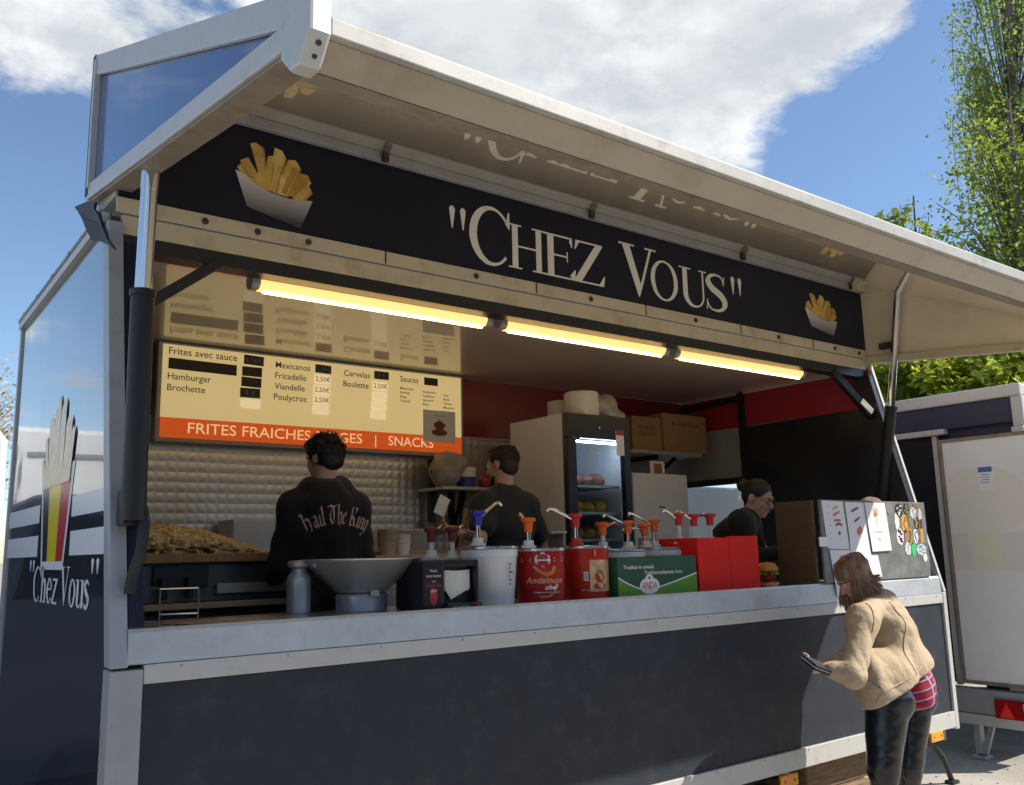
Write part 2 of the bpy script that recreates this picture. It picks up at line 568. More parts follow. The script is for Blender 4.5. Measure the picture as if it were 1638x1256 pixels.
# ------------------------------------------------------------------ implicit surfaces for figures and soft things
class Field:
    def __init__(s, lo, hi, h):
        s.lo, s.h = np.array(lo, float), h
        s.n = np.ceil((np.array(hi) - s.lo) / h).astype(int) + 1
        s.F = np.full(s.n, 0.06, np.float32)

    def _sl(s, lo, hi):
        a = np.clip(np.floor((np.array(lo) - s.lo) / s.h).astype(int), 0, s.n)
        b = np.clip(np.ceil((np.array(hi) - s.lo) / s.h).astype(int) + 1, 0, s.n)
        sl = tuple(slice(i, j) for i, j in zip(a, b))
        ax = [(s.lo[i] + s.h * np.arange(a[i], b[i])).astype(np.float32) for i in range(3)]
        return sl, np.meshgrid(*ax, indexing='ij', sparse=True)

    def _u(s, sl, d, k):
        f = s.F[sl]
        if f.size == 0:
            return
        hh = np.clip(0.5 + 0.5 * (f - d) / k, 0, 1)
        s.F[sl] = f * (1 - hh) + d * hh - k * hh * (1 - hh)

    def cap(s, a, b, r1, r2=None, k=0.03):
        r2 = r1 if r2 is None else r2
        a, b = np.array(a, float), np.array(b, float)
        m = max(r1, r2) + 0.07
        sl, X = s._sl(np.minimum(a, b) - m, np.maximum(a, b) + m)
        d = b - a
        L = max(d @ d, 1e-9)
        t = np.clip(((X[0] - a[0]) * d[0] + (X[1] - a[1]) * d[1] + (X[2] - a[2]) * d[2]) / L, 0, 1)
        q = np.sqrt((X[0] - a[0] - t * d[0]) ** 2 + (X[1] - a[1] - t * d[1]) ** 2 + (X[2] - a[2] - t * d[2]) ** 2)
        s._u(sl, q - (r1 + (r2 - r1) * t), k)
        return s

    def _ell(s, c, r, Rm):
        c = np.array(c, float)
        m = max(r) + 0.07
        sl, X = s._sl(c - m, c + m)
        A = np.eye(3) if Rm is None else np.array(Rm)
        D = [X[i] - c[i] for i in range(3)]
        q = [(D[0] * A[0, j] + D[1] * A[1, j] + D[2] * A[2, j]) for j in range(3)]
        k0 = np.sqrt(sum((q[j] / r[j]) ** 2 for j in range(3)))
        k1 = np.sqrt(sum((q[j] / r[j] ** 2) ** 2 for j in range(3))) + 1e-6
        return sl, k0 * (k0 - 1) / k1

    def ell(s, c, r, Rm=None, k=0.03):
        sl, d = s._ell(c, r, Rm)
        s._u(sl, d, k)
        return s

    def dig(s, c, r, Rm=None, k=0.015):
        sl, d = s._ell(c, r, Rm)
        f = s.F[sl]
        d = -d
        hh = np.clip(0.5 - 0.5 * (f - d) / k, 0, 1)
        s.F[sl] = f * (1 - hh) + d * hh + k * hh * (1 - hh)
        return s

    def grid(s):
        return np.meshgrid(*[(s.lo[i] + s.h * np.arange(s.n[i])).astype(np.float32) for i in range(3)], indexing='ij', sparse=True)

    def cut(s, p, n):
        """keep the side of the plane that n points to"""
        X = s.grid()
        d = -((X[0] - p[0]) * n[0] + (X[1] - p[1]) * n[1] + (X[2] - p[2]) * n[2])
        s.F = np.maximum(s.F, d.astype(np.float32))
        return s

    def folds(s, amp, seed=0, freq=22.0, dirs=None):
        g = np.random.default_rng(seed)
        X = s.grid()
        acc = 0
        for i in range(5):
            d = g.normal(size=3) if dirs is None else np.array(dirs[i % len(dirs)], float) + g.normal(size=3) * 0.25
            d /= np.linalg.norm(d)
            w = g.normal(size=3)
            w /= np.linalg.norm(w)
            ph = g.uniform(0, 6)
            warp = np.sin((X[0] * w[0] + X[1] * w[1] + X[2] * w[2]) * freq * 0.45 + ph) * 1.3
            acc = acc + 1.0 - 2.0 * np.abs(np.sin((X[0] * d[0] + X[1] * d[1] + X[2] * d[2]) * freq * 0.5 * g.uniform(0.7, 1.6) + warp + ph)) ** 0.8
        s.F = (s.F + amp * acc / 2.2).astype(np.float32)
        return s

    def mesh(s):
        F = s.F
        S = F < 0
        c = np.zeros(np.array(F.shape) - 1, np.int8)
        for dx in (0, 1):
            for dy in (0, 1):
                for dz in (0, 1):
                    c += S[dx:dx + c.shape[0], dy:dy + c.shape[1], dz:dz + c.shape[2]]
        act = (c > 0) & (c < 8)
        idx = np.argwhere(act)
        num = np.full(c.shape, -1, np.int32)
        num[act] = np.arange(len(idx))
        P = np.zeros((len(idx), 3))
        cnt = np.zeros(len(idx))
        cs = [(a, b, d) for a in (0, 1) for b in (0, 1) for d in (0, 1)]
        for i, p in enumerate(cs):
            for q in cs[i + 1:]:
                if sum(abs(p[j] - q[j]) for j in range(3)) != 1:
                    continue
                fa = F[idx[:, 0] + p[0], idx[:, 1] + p[1], idx[:, 2] + p[2]]
                fb = F[idx[:, 0] + q[0], idx[:, 1] + q[1], idx[:, 2] + q[2]]
                m = (fa < 0) != (fb < 0)
                t = fa[m] / (fa[m] - fb[m])
                P[m] += np.array(p) + t[:, None] * (np.array(q) - np.array(p))
                cnt[m] += 1
        P = (P / cnt[:, None] + idx) * s.h + s.lo
        faces = []
        for a in range(3):
            b, d = (a + 1) % 3, (a + 2) % 3
            sa = [slice(None)] * 3
            sb = [slice(None)] * 3
            sa[a], sb[a] = slice(0, -1), slice(1, None)
            e = np.argwhere(S[tuple(sa)] != S[tuple(sb)])
            ok = (e[:, b] > 0) & (e[:, d] > 0) & (e[:, b] < F.shape[b] - 1) & (e[:, d] < F.shape[d] - 1)
            e = e[ok]
            flip = S[tuple(e.T)]
            q = []
            for ob, od in ((0, 0), (-1, 0), (-1, -1), (0, -1)):
                g = e.copy()
                g[:, b] += ob
                g[:, d] += od
                q.append(num[tuple(g.T)])
            q = np.stack(q, 1)
            q[flip] = q[flip][:, ::-1]
            faces.append(q[:, ::-1])
        return P, np.concatenate(faces)

    def build(s, name, m, parent=None, label=None):
        P, Fc = s.mesh()
        off = np.array(WL.get(parent.name, (0, 0, 0))) if parent else np.zeros(3)
        me = bpy.data.meshes.new(name)
        P = P - off
        me.vertices.add(len(P))
        me.vertices.foreach_set('co', P.astype(np.float32).ravel())
        me.loops.add(Fc.size)
        me.loops.foreach_set('vertex_index', Fc.astype(np.int32).ravel())
        me.polygons.add(len(Fc))
        me.polygons.foreach_set('loop_start', np.arange(0, Fc.size, 4, dtype=np.int32))
        me.update(calc_edges=True)
        me.validate()
        me.shade_smooth()
        me.materials.append(MT[m] if isinstance(m, str) else m)
        o = bpy.data.objects.new(name, me)
        COL.objects.link(o)
        if parent:
            o.parent = parent
        WL[o.name] = tuple(off)
        if label:
            o['label'] = label
        return o

ZG = -0.2          # ground level
L, WD = 6.1, 2.6   # trailer length and depth
# ------------------------------------------------------------------ ground
def ground_mat():
    m = mat('pale_tarmac', (0.34, 0.315, 0.28), 0.85, spec=0.3)
    t = m.node_tree
    b = t.nodes['Principled BSDF']
    c = t.nodes.new('ShaderNodeTexCoord')
    n1 = nd(t, 'ShaderNodeTexNoise', Scale=0.9, Detail=8.0, Roughness=0.65)
    n2 = nd(t, 'ShaderNodeTexNoise', Scale=70.0, Detail=4.0, Roughness=0.7)
    for n in (n1, n2):
        t.links.new(c.outputs['Object'], n.inputs['Vector'])
    f = mth(t, 'ADD', mapr(t, n1.outputs[0], .3, .7, -.5, .5, False), mapr(t, n2.outputs[0], .3, .7, -.5, .5, False))
    cr = nd(t, 'ShaderNodeMix', data_type='RGBA')
    t.links.new(mapr(t, f, -0.6, 0.6), cr.inputs[0])
    cr.inputs[6].default_value = (0.25, 0.23, 0.2, 1)
    cr.inputs[7].default_value = (0.46, 0.43, 0.385, 1)
    t.links.new(cr.outputs[2], b.inputs['Base Color'])
    bp = nd(t, 'ShaderNodeBump', Strength=0.5, Distance=0.01)
    t.links.new(n2.outputs[0], bp.inputs['Height'])
    t.links.new(bp.outputs[0], b.inputs['Normal'])
    return m


MT['ground'] = ground_mat()
g = MB()
g.add([(-1500, -1500, ZG), (1500, -1500, ZG), (1500, 1500, ZG), (-1500, 1500, ZG)], [(0, 1, 2, 3)])
g.build('ground', 'ground', kind='structure')
MT['grass'] = mat('verge_grass', (0.045, 0.085, 0.018), 0.8, var=0.4, vscale=30)
gm = MB()
for i in range(3600):
    x, y = rng.uniform(-2.6, -1.35), rng.uniform(0.2, 3.0)
    a, h = rng.uniform(0, 6.28), rng.uniform(0.05, 0.13)
    dx, dy = 0.008 * math.cos(a), 0.008 * math.sin(a)
    lx, ly = rng.normal(0, 0.03, 2)
    gm.add([(x - dx, y - dy, ZG), (x + dx, y + dy, ZG), (x + lx, y + ly, ZG + h)], [(0, 1, 2)])
gm.build('grass', 'grass', kind='stuff')
pb = MB()
for i in range(260):
    x, y, r_ = rng.uniform(5.0, 9.5), rng.uniform(-2.2, 0.6), rng.uniform(0.004, 0.013)
    pb.lathe((x, y, ZG), [(r_, 0), (r_ * .8, r_ * .7), (0, r_)], 5)
MT['grit'] = mat('grit', (0.36, 0.33, 0.29), 0.9, var=0.3)
pb.build('gravel', 'grit', kind='stuff')

# ------------------------------------------------------------------ the snack trailer
ST = thing('snack_trailer', 'dark snack trailer with its long canopy raised over the serving hatch', 'food trailer', (0, 0, ZG))
OUT = [(0, .22), (0, 1.21), (.45, 3.13), (.56, 3.15), (2.6, 3.08), (2.6, .22)]   # outline of an end wall (y, z)
left = MB().px(OUT, 0, 0.04).build('end_wall', 'side', ST, label='glossy dark end wall printed with a frites cone and white stripes')
# right end wall with the open hatch at its back, in pieces that butt
rw = MB()
rw.px([(0, .22), (0, 1.21), (.33, 2.60), (.36, 2.727), (1.74, 2.727), (1.74, .22)], 6.06, 6.1)
rw.build('end_wall', 'wallblack', ST, label='black end wall beside the till')
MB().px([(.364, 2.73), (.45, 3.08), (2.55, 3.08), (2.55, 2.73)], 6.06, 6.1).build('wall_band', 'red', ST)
MB().px([(1.80, 2.25), (1.80, 2.727), (2.55, 2.727), (2.55, 2.25)], 6.06, 6.1).build('wall_panel', 'wallgrey', ST)
MB().px([(1.80, .22), (1.80, 1.25), (2.55, 1.25), (2.55, .22)], 6.06, 6.1).build('wall_panel', 'wallblack', ST)
MB().box(6.02, 6.1, 1.74, 1.80, .35, 3.06).build('wall_post', 'black', ST)
MB().box(6.02, 6.055, 1.80, 2.55, 2.19, 2.25).build('hatch_rail', 'black', ST)
MB().bar((6.03, 1.8, 3.0), (6.03, 2.5, 2.98), .05, .05).build('cable_tray', 'black', ST)
MB().box(.04, 6.06, 2.55, 2.6, .35, 2.56).build('back_wall', 'quilt', ST)
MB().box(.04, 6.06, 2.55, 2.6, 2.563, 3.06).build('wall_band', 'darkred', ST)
MB().box(.04, 6.06, .53, 2.6, 3.063, 3.11).build('ceiling', 'ceil', ST)
MB().box(-.005, 6.105, .56, 2.62, 3.113, 3.15).build('roof', 'alu', ST, bevel=.01)
MB().box(.04, 6.06, .03, 2.55, .30, .35).build('floor', 'floor', ST)
# thin white bead along the ceiling edge of the right wall
MB().box(6.04, 6.058, .6, 2.54, 3.045, 3.06).build('ceiling_bead', 'alu', ST)
# front skirt
MB().box(.11, 6.06, 0, .03, .335, 1.13).build('front_panel', 'front', ST)
MB().box(.11, 6.09, -.014, .03, 1.133, 1.205).build('counter_trim', 'alu', ST, bevel=.004)
MB().box(.11, 6.09, -.016, .03, .215, .332).build('bottom_trim', 'alu', ST, bevel=.004)
MB().px([(-.012, 1.208), (-.004, 1.325), (.006, 1.338), (.03, 1.338), (.03, 1.208)], .05, 6.055).build('counter_edge', 'counter', ST)
MB().box(.05, 6.055, .033, .62, 1.30, 1.326).build('counter_top', 'steel', ST)
MB().box(-.012, .107, -.02, .09, .42, 1.19).build('corner_post', 'alupost', ST, bevel=.005)
MB().box(-.012, .107, -.02, .09, .20, .417).build('corner_foot', 'raildirt_shade', ST, bevel=.006, label='scuffed foot of the corner post')
MB().box(6.062, 6.115, -.018, .06, .2, 1.215).build('corner_post', 'alu', ST, bevel=.005)
def slant(x0, x1, m, z0=1.2, z1=3.1, w=.075):
    y = lambda z: .45 * (z - 1.21) / 1.92
    return MB().px([(y(z0) - .02, z0), (y(z0) + w, z0), (y(z1) + w, z1), (y(z1) - .02, z1)], x0, x1)
slant(-.014, .05, 'alu').build('slanted_post', 'alupost', ST, bevel=.004)
slant(.053, .11, 'alu', z0=1.345, w=.05, z1=3.0).build('post_lining', 'navy', ST)
slant(6.085, 6.118, 'alu', z0=1.218).build('slanted_post', 'alu', ST, bevel=.004, label='slanted white post at the till end')
slant(6.0, 6.055, 'alu', z0=1.35, z1=3.0, w=.14).build('post_lining', 'black', ST)
# trims of the left end
MB().bar((-.008, .50, 3.135), (-.008, 2.62, 3.075), .03, .05).build('roof_edge', 'alu', ST)
MB().bar((-.003, .52, 3.165), (-.003, 2.62, 3.105), .05, .02).build('roof_gutter', 'raildirt_shade', ST)
MB().box(-.012, .04, 2.58, 2.625, .2, 3.06).build('rear_trim', 'alu', ST)
for k in range(5):
    MB().lathe((-.02, .75 + .42 * k, 3.158 - .012 * k), [(.012, 0), (.012, .012), (0, .016)], 8).build('roof_screw', 'bolt', ST)
br = MB()
br.box(-.03, -.013, .06, .22, .215, .26)
br.lathe((-.032, .12, .255), [(.03, -.03), (.04, 0), (.02, .035), (0, .04)], 10, Matrix.Rotation(R(-90), 3, 'Y'))
br.build('corner_bracket', 'alupost', ST, smooth=True, label='battered metal bracket low on the end wall')
# header over the hatch
MB().box(.05, 6.1, .45, .53, 3.055, 3.145).build('header_beam', 'cream', ST, bevel=.004)
MB().box(.02, 6.11, .437, .447, 3.15, 3.222).build('hinge_plate', 'cream', ST, bevel=.002)
MB().box(.06, 6.06, .455, .56, 2.985, 3.052).build('header_lining', 'black', ST)
for px_ in (.18, .42, .68, .95, 2.0, 2.9, 3.9, 4.85, 5.6, 5.95):
    MB().lathe((px_, .436, 3.185), [(.017, 0), (.015, .008), (.007, .014), (0, .014)], 8, Matrix.Rotation(R(90), 3, 'X')).build('hinge_bolt', 'bolt', ST)
for px_ in (1.4, 2.45, 3.4, 4.4, 5.3):
    MB().box(px_ - .004, px_ + .004, .434, .436, 3.152, 3.22).build('plate_joint', 'bolt', ST)
rv = MB().lathe((0, 0, 0), [(.006, 0), (.005, .0025), (0, .0035)], 8, Matrix.Rotation(R(90), 3, 'X')).build('rivet', 'alupost', ST)
for k in range(14):
    for z_, y_ in ((1.19, -.0142), (.318, -.0162)):
        o_ = rv if k == 0 and z_ > 1 else rv.copy()
        if o_ is not rv:
            COL.objects.link(o_)
        o_.location = Vector((.25 + .44 * k, y_, z_ - ZG)) + Vector((0, 0, ZG)) - Vector((0, 0, 0))
# chassis
MB().box(.2, 5.95, .35, .45, .06, .2).build('chassis_beam', 'black', ST)
MB().box(.2, 5.95, 2.1, 2.2, .06, .2).build('chassis_beam', 'black', ST)
MB().box(.1, 6.0, .1, 2.5, .205, .295).build('under_floor', 'wood', ST)
def wheel(x, y, rot=1):
    w = MB().lathe((x, y, ZG + .33), [(.2, -.09), (.3, -.09), (.325, -.06), (.33, 0), (.325, .06), (.3, .09), (.2, .09)], 36, Matrix.Rotation(R(90), 3, 'X')).build('wheel', 'rubber', ST, smooth=True)
    MB().lathe((x, y - .05, ZG + .33), [(.2, -.03), (.19, 0), (.06, .01), (.05, -.02), (0, -.02)], 24, Matrix.Rotation(R(-90), 3, 'X')).build('rim', 'alupost', w, smooth=True)
wheel(3.2, .3)
wheel(2.45, .3)
wheel(3.2, 2.3)
wheel(2.45, 2.3)
fd = MB()
fp = [(3.2 + .40 * math.cos(R(a)), ZG + .33 + .40 * math.sin(R(a))) for a in range(-10, 100, 10)]
fp2 = [(3.2 + .36 * math.cos(R(a)), ZG + .33 + .36 * math.sin(R(a))) for a in range(90, -20, -10)]
fd.py(fp + fp2, .14, .42)
fd.build('mudguard', 'black', ST, smooth=True)
for (x, z) in ((3.98, .17), (5.76, .19)):
    rf = MB().box(x - .085, x + .085, -.03, -.012, z - .035, z + .035).build('reflector', 'amber', ST, bevel=.006)
    MB().box(x - .03, x + .03, -.011, .05, z + .02, z + .1).build('reflector_bracket', 'alupost', rf)
    rs = MB()
    for s_ in (-1, 1):
        rs.lathe((x + s_ * .05, -.031, z), [(.008, 0), (0, .004)], 8, Matrix.Rotation(R(90), 3, 'X'))
    rs.build('reflector_screws', 'bolt', rf)
# prop stand under the till end
sl_ = MB().tube([(5.62, .16, .13), (5.80, .13, .12), (5.93, .1, .08), (5.99, .08, .0), (6.06, .06, ZG + .03)], [.018, .018, .02, .024, .02], 8)
sl_.obox((6.065, .06, ZG + .012), (.09, .07, .022))
sl_.build('prop_leg', 'black', ST, smooth=True)
MB().bar((5.66, .22, .2), (5.63, .2, ZG), .09, .06, (0, 1, 0)).build('prop_leg', 'black', ST, bevel=.005)
MB().px([(.05, .12), (.05, .2), (.3, .2), (.3, .1)], 6.0, 6.02).build('prop_plate', 'alupost', ST)
# braces
MB().bar((.50, .47, 3.0), (.14, .42, 2.71), .05, .05).build('corner_brace', 'black', ST, bevel=.004)
MB().bar((5.58, .47, 3.0), (6.0, .40, 2.64), .05, .06).build('corner_brace', 'black', ST, bevel=.004)
MB().bar((5.86, .405, 2.765), (5.965, .378, 2.675), .03, .05).build('brace_tape', 'alu', ST)
# gas struts: sleeve and rod
MT['sleeve'] = mat('black_strut_sleeve', (0.008, 0.009, 0.012), 0.5)
def strut(a, b, m, r0, r1):
    a, b, m = Vector(a), Vector(b), Vector(m)
    s_ = MB().tube([a, a.lerp(m, .97), a.lerp(m, .971), m, m], [r0, r0, r0 * 1.12, r0 * 1.12, r0 * .8], 18).build('gas_strut', 'sleeve', ST, smooth=True)
    MB().tube([m, m.lerp(b, .82), m.lerp(b, .821), b], [r1, r1, r1 * 1.06, r1 * 1.06], 18).build('rod', 'chrome', s_, smooth=True)
    return s_
strut((.046, .0, 1.75), (.043, -.01, 3.19), (.04, .0, 2.672), .046, .034)
strut((6, 0.386, 1.872), (6, 0.041, 3.8), (6, 0.222, 2.705), .046, .03)
hz = MB().tube(spline([(0.04, 0.022, 1.815), (0.07, 0.021, 1.82), (0.085, -0.004, 1.756), (0.075, -0.027, 1.636), (0.06, 0.005, 1.553), (0.05, 0.013, 1.471)], 6), .022, 8)
hz.build('cable_loop', 'rubber', ST, smooth=True)
MB().obox((.055, .06, 1.80), (.09, .10, .14)).build('strut_bracket', 'black', ST, bevel=.008)

# canopy flap (y, z section)
HB, TB, FT, FB = (.86, 3.36), (.80, 4.03), (-1.62, 3.0), (-1.58, 2.96)
CN = MB().prism([(.83, 3.34), (.80, 4.0), (.82, 4.0), (.85, 3.34)], lambda u, v, d: (d, u, v), .0, 6.1).build('canopy', 'side', ST, label='long canopy flap lifted above the serving hatch')
MB().px([HB, TB, FT, FB], -.004, .02).build('gusset_panel', 'gusset', CN)
MB().px([(.82, 3.16), (.80, 4.0), (-1.60, 2.97), (-1.58, 2.92)], 6.08, 6.104).build('gusset_panel', 'creamgloss', CN)
MB().px([(.82, 4.055), (.82, 4.09), (-1.69, 3.0), (-1.69, 2.965)], -.01, 6.11).build('canopy_roof', 'lip', CN)
MB().px([(.46, 3.80), (.46, 3.86), (-1.60, 2.985), (-1.60, 2.925)], .022, 6.078).build('canopy_lining', 'creamgloss', CN)
MB().box(.022, 6.078, .475, .825, 3.24, 3.30).build('flap_floor', 'cream', CN)
def rail(a, b, w, x0, x1, name, m):
    a, b = Vector(a), Vector(b)
    d = (b - a).normalized()
    n_ = Vector((-d.y, d.x)) * w
    return MB().px([tuple(a), tuple(b), tuple(b + n_), tuple(a + n_)], x0, x1).build(name, m, CN, bevel=.004)
rail((.82, 4.085), (-1.62, 3.098), .10, -.026, -.005, 'edge_rail', 'alu')
rail((.87, 3.335), (-1.585, 2.952), -.075, -.026, .085, 'edge_rail', 'alu')
rail((.87, 3.322), (-1.585, 2.939), -.012, -.014, .086, 'rail_soffit', 'raildirt_shade')  # strip under the rail; the underside's shade is put into its browner colour
rail((.82, 3.145), (-1.58, 2.905), -.06, 6.05, 6.12, 'edge_rail', 'cream')
rail((.82, 4.085), (-1.62, 3.03), .10, 6.105, 6.125, 'edge_rail', 'alu')
MB().box(-.03, .02, .826, .87, 3.35, 4.09).build('rear_seam', 'rubber', CN)
MB().box(-.035, -.005, .79, .824, 3.38, 4.05).build('rear_trim', 'alu', CN)
# front edge: lit top trim, fascia raked back, grey soffit beam
MB().px([(-1.715, 2.935), (-1.715, 2.985), (-1.70, 2.998), (-1.63, 2.998), (-1.63, 2.935)], .03, 6.12).build('front_trim', 'lip', CN, bevel=.004)
MB().px([(-1.69, 2.933), (-1.63, 2.868), (-1.60, 2.888), (-1.66, 2.945)], .03, 6.08).build('fascia', 'fascia', CN)
MB().px([(-1.63, 2.864), (-1.535, 2.886), (-1.545, 2.92), (-1.60, 2.92)], .03, 6.08).build('soffit_beam', 'raildirt_shade', CN)
cap_ = [(-1.722, 2.93), (-1.722, 3.03), (-1.68, 3.075), (-1.56, 3.09), (-1.53, 2.93), (-1.60, 2.862), (-1.66, 2.855)]
MB().px(cap_, -.034, .03).build('corner_cap', 'alu', CN, bevel=.010, label='chipped white corner casting of the canopy')
MB().px(cap_, 6.08, 6.13).build('corner_cap', 'alu', CN, bevel=.010)
for y_, z_ in ((-1.70, 2.91), (-1.675, 2.885)):
    MB().lathe((.0, y_, z_), [(.008, 0), (.008, .008), (0, .008)], 8, Matrix.Rotation(R(125), 3, 'X')).build('cap_screw', 'bolt', CN)
# rail above the sign, with three hooks
MB().box(.03, 6.075, .405, .443, 3.724, 3.79).build('sign_rail', 'alupost', CN, bevel=.004)
MB().box(.03, 6.08, .40, .404, 3.775, 3.785).build('rail_groove', 'bolt', CN)
for x in ((1.371, 0.4, 3.73)[0], (2.893, 0.4, 3.734)[0], (4.424, 0.4, 3.738)[0], (5.85, 0.4, 3.748)[0]):
    MB().box(x - .018, x + .018, .375, .403, 3.715, 3.775).build('rail_hook', 'bolt', CN, bevel=.004)
MB().obox((5.9, .36, 3.74), (.12, .06, .07)).build('rail_latch', 'cream', CN, bevel=.005)
MB().obox((6.03, .06, 3.76), (.08, .1, .11)).build('strut_lug', 'cream', CN, bevel=.008)
MB().bar((6.06, .10, 3.86), (6.06, -.06, 3.80), .03, .06).build('strut_lug', 'cream', CN, bevel=.008)
MB().box(6.03, 6.079, .15, .30, 3.2, 3.25).build('grimy_hinge', 'bolt', CN)
# loose rubber flap at the hinge
rb = MB()
q = [(-0.05, 0.99, 3.336), (-0.05, 0.695, 3.267), (-0.05, 0.535, 3.21), (-0.05, 0.552, 3.183), (-0.04, 0.49, 3.129), (-0.03, 0.464, 3.076), (-0.03, 0.342, 2.975), (-0.03, 0.209, 2.894), (-0.03, 0.361, 2.963), (-0.03, 0.483, 3.011), (-0.04, 0.613, 3.053), (-0.045, 0.723, 3.141), (-0.05, 0.811, 3.223), (-0.05, 0.908, 3.286)]
n_ = len(q)
rb.add(q + [(p[0] + .012, p[1] + .004, p[2]) for p in q], [tuple(range(n_)), tuple(range(n_, 2 * n_))[::-1]] + [(i, (i + 1) % n_, n_ + (i + 1) % n_, n_ + i) for i in range(n_)])
rb.build('hinge_rubber', 'rubber', ST)

# the sign on the flap: "CHEZ VOUS" between two trays of frites
SG = MB().box(.03, 6.072, .445, .47, 3.226, 3.722).build('sign_board', 'navy', ST, label='navy fascia sign with pale serif lettering')
sy = .4435
sfn = lambda u, v: (u, sy, v)
def letters(seq):
    for ch, x0, x1, z0, z1 in seq:
        b = MB()
        put_serif(b, ch, sfn, x0, z0, x1 - x0, z1 - z0)
        b.build('letter', 'signwhite', SG)
letters([('"', 1.82, 1.937, 3.2025, 3.5775), ('C', 1.96, 2.26, 3.276, 3.636), ('H', 2.247, 2.533, 3.288, 3.568), ('E', 2.52, 2.785, 3.288, 3.568),
         ('Z', 2.772, 3.04, 3.288, 3.568), ('V', 3.175, 3.53, 3.278, 3.634), ('O', 3.47, 3.742, 3.286, 3.570), ('U', 3.76, 4.05, 3.286, 3.568),
         ('S', 4.03, 4.272, 3.286, 3.572), ('"', 4.325, 4.45, 3.2025, 3.5775)])
fr_y = mat('printed_frites', (0.62, 0.40, 0.10), 0.4, var=0.25, vscale=14)
fr_l = mat('printed_frites_light', (0.72, 0.52, 0.19), 0.4, var=0.2, vscale=14)
fr_d = mat('printed_frites_shade', (0.45, 0.26, 0.05), 0.4, var=0.2, vscale=14)
cup_m = mat('printed_paper_tray', (0.7, 0.68, 0.68), 0.4)
# the print fades to navy at the foot of the tray
t_ = cup_m.node_tree
c_ = t_.nodes.new('ShaderNodeTexCoord')
s_ = t_.nodes.new('ShaderNodeSeparateXYZ')
t_.links.new(c_.outputs['Object'], s_.inputs[0])
x_ = nd(t_, 'ShaderNodeMix', data_type='RGBA')
t_.links.new(mapr(t_, s_.outputs[2], 3.275 - ZG, 3.53 - ZG, 0, 1, False), x_.inputs[0])
x_.inputs[6].default_value = (0.05, 0.045, 0.07, 1)
x_.inputs[7].default_value = (0.84, 0.82, 0.82, 1)
t_.links.new(x_.outputs[2], t_.nodes['Principled BSDF'].inputs['Base Color'])
def frites_print(x0, x1, z0, z1):
    """a printed tray of frites fitted to a box on the sign"""
    f = lambda o: (lambda u, v: (x0 + (x1 - x0) * u, sy - o, z0 + (z1 - z0) * v))
    fr = [[(.16, .48), (.06, .72), (.16, .78), (.30, .58), (.36, .44)], [(.33, .5), (.18, .97), (.25, 1.0), (.36, .95), (.43, .5)],
          [(.42, .5), (.50, 1.0), (.60, .98), (.66, .88), (.56, .45)], [(.54, .45), (.68, .88), (.78, .90), (.86, .80), (.72, .42)],
          [(.66, .4), (.84, .74), (.95, .74), (1.0, .64), (.82, .4)], [(.74, .38), (.97, .60), (1.02, .50), (.9, .36)], [(.25, .42), (.30, .72), (.42, .7), (.5, .4)], [(.5, .4), (.58, .66), (.68, .62), (.7, .38)]]
    fr += [[(.36, .45), (.41, .86), (.47, .88), (.50, .84), (.47, .42)], [(.60, .42), (.74, .80), (.80, .80), (.80, .72), (.68, .40)], [(.12, .5), (.02, .62), (.07, .68), (.22, .52)], [(.42, .42), (.56, .78), (.61, .77), (.55, .40)]]
    for i, q in enumerate(fr):
        o = MB().flat(q, f(.0006 + .0002 * i)).build('printed_chip', (fr_y, fr_y, fr_l, fr_y, fr_d)[i % 5], SG)
        m_ = len(q)
        r_ = [q[-1], q[-2], (q[-2][0] * .72 + q[-3][0] * .28, q[-2][1] * .72 + q[-3][1] * .28), (q[-1][0] * .74 + q[0][0] * .26, q[-1][1] * .74 + q[0][1] * .26)]
        MB().flat(r_, f(.0007 + .0002 * i)).build('chip_side', fr_d if i % 5 != 4 else fr_y, o)
    MB().flat([(0, .58), (.12, .55), (.25, .46), (.45, .39), (.7, .36), (1.02, .40), (.86, .0), (.16, .14)], f(.0045)).build('printed_tray', cup_m, SG)
P0, P1 = (0.558, 0.445, 3.425), (0.962, 0.445, 3.386)
frites_print(P0[0], P1[0], 3.25, 3.655)
P0, P1 = (5.231, 0.445, 3.439), (5.665, 0.445, 3.448)
frites_print(P0[0], P1[0], 3.29, 3.62)

# print on the left end wall
def sfl(o=.0015):
    return lambda u, v: (-o, -u, v)        # u runs from the back to the front
pr = MT['white']
for z0, z1 in ((1.800, 1.895), (1.625, 1.735)):
    for a, b in ((2.57, 1.62), (.86, .012 + .45 * (z0 - 1.21) / 1.92)):
        bb = .07 + .45 * (z1 - 1.21) / 1.92 if b < .5 else b
        MB().flat([(-a, z0), (-b if b > .5 else -bb + .02, z0), (-bb, z1), (-a, z1)], sfl()).build('printed_stripe', pr, left)
cone = [(-1.62, 2.06), (-.84, 2.06), (-.98, 1.56), (-1.50, 1.56)]
MB().flat(cone, sfl(.002)).build('printed_cone', pr, left)
for i, (a, b, c) in enumerate((( -1.56, -1.40, (.02, .02, .024)), (-1.40, -1.12, (.75, .6, .02)), (-1.12, -.91, (.5, .03, .04)))):
    k = lambda u: -1.24 + (u + 1.24) * .72
    MB().flat([(a, 1.98), (b, 1.98), (k(b), 1.60), (k(a), 1.60)], sfl(.0026)).build('printed_cone_band', mat('cone_band_%d' % i, c, .3), left)
cf = mat('printed_pale_frites', (0.8, 0.66, 0.42), 0.35, var=.2, vscale=18)
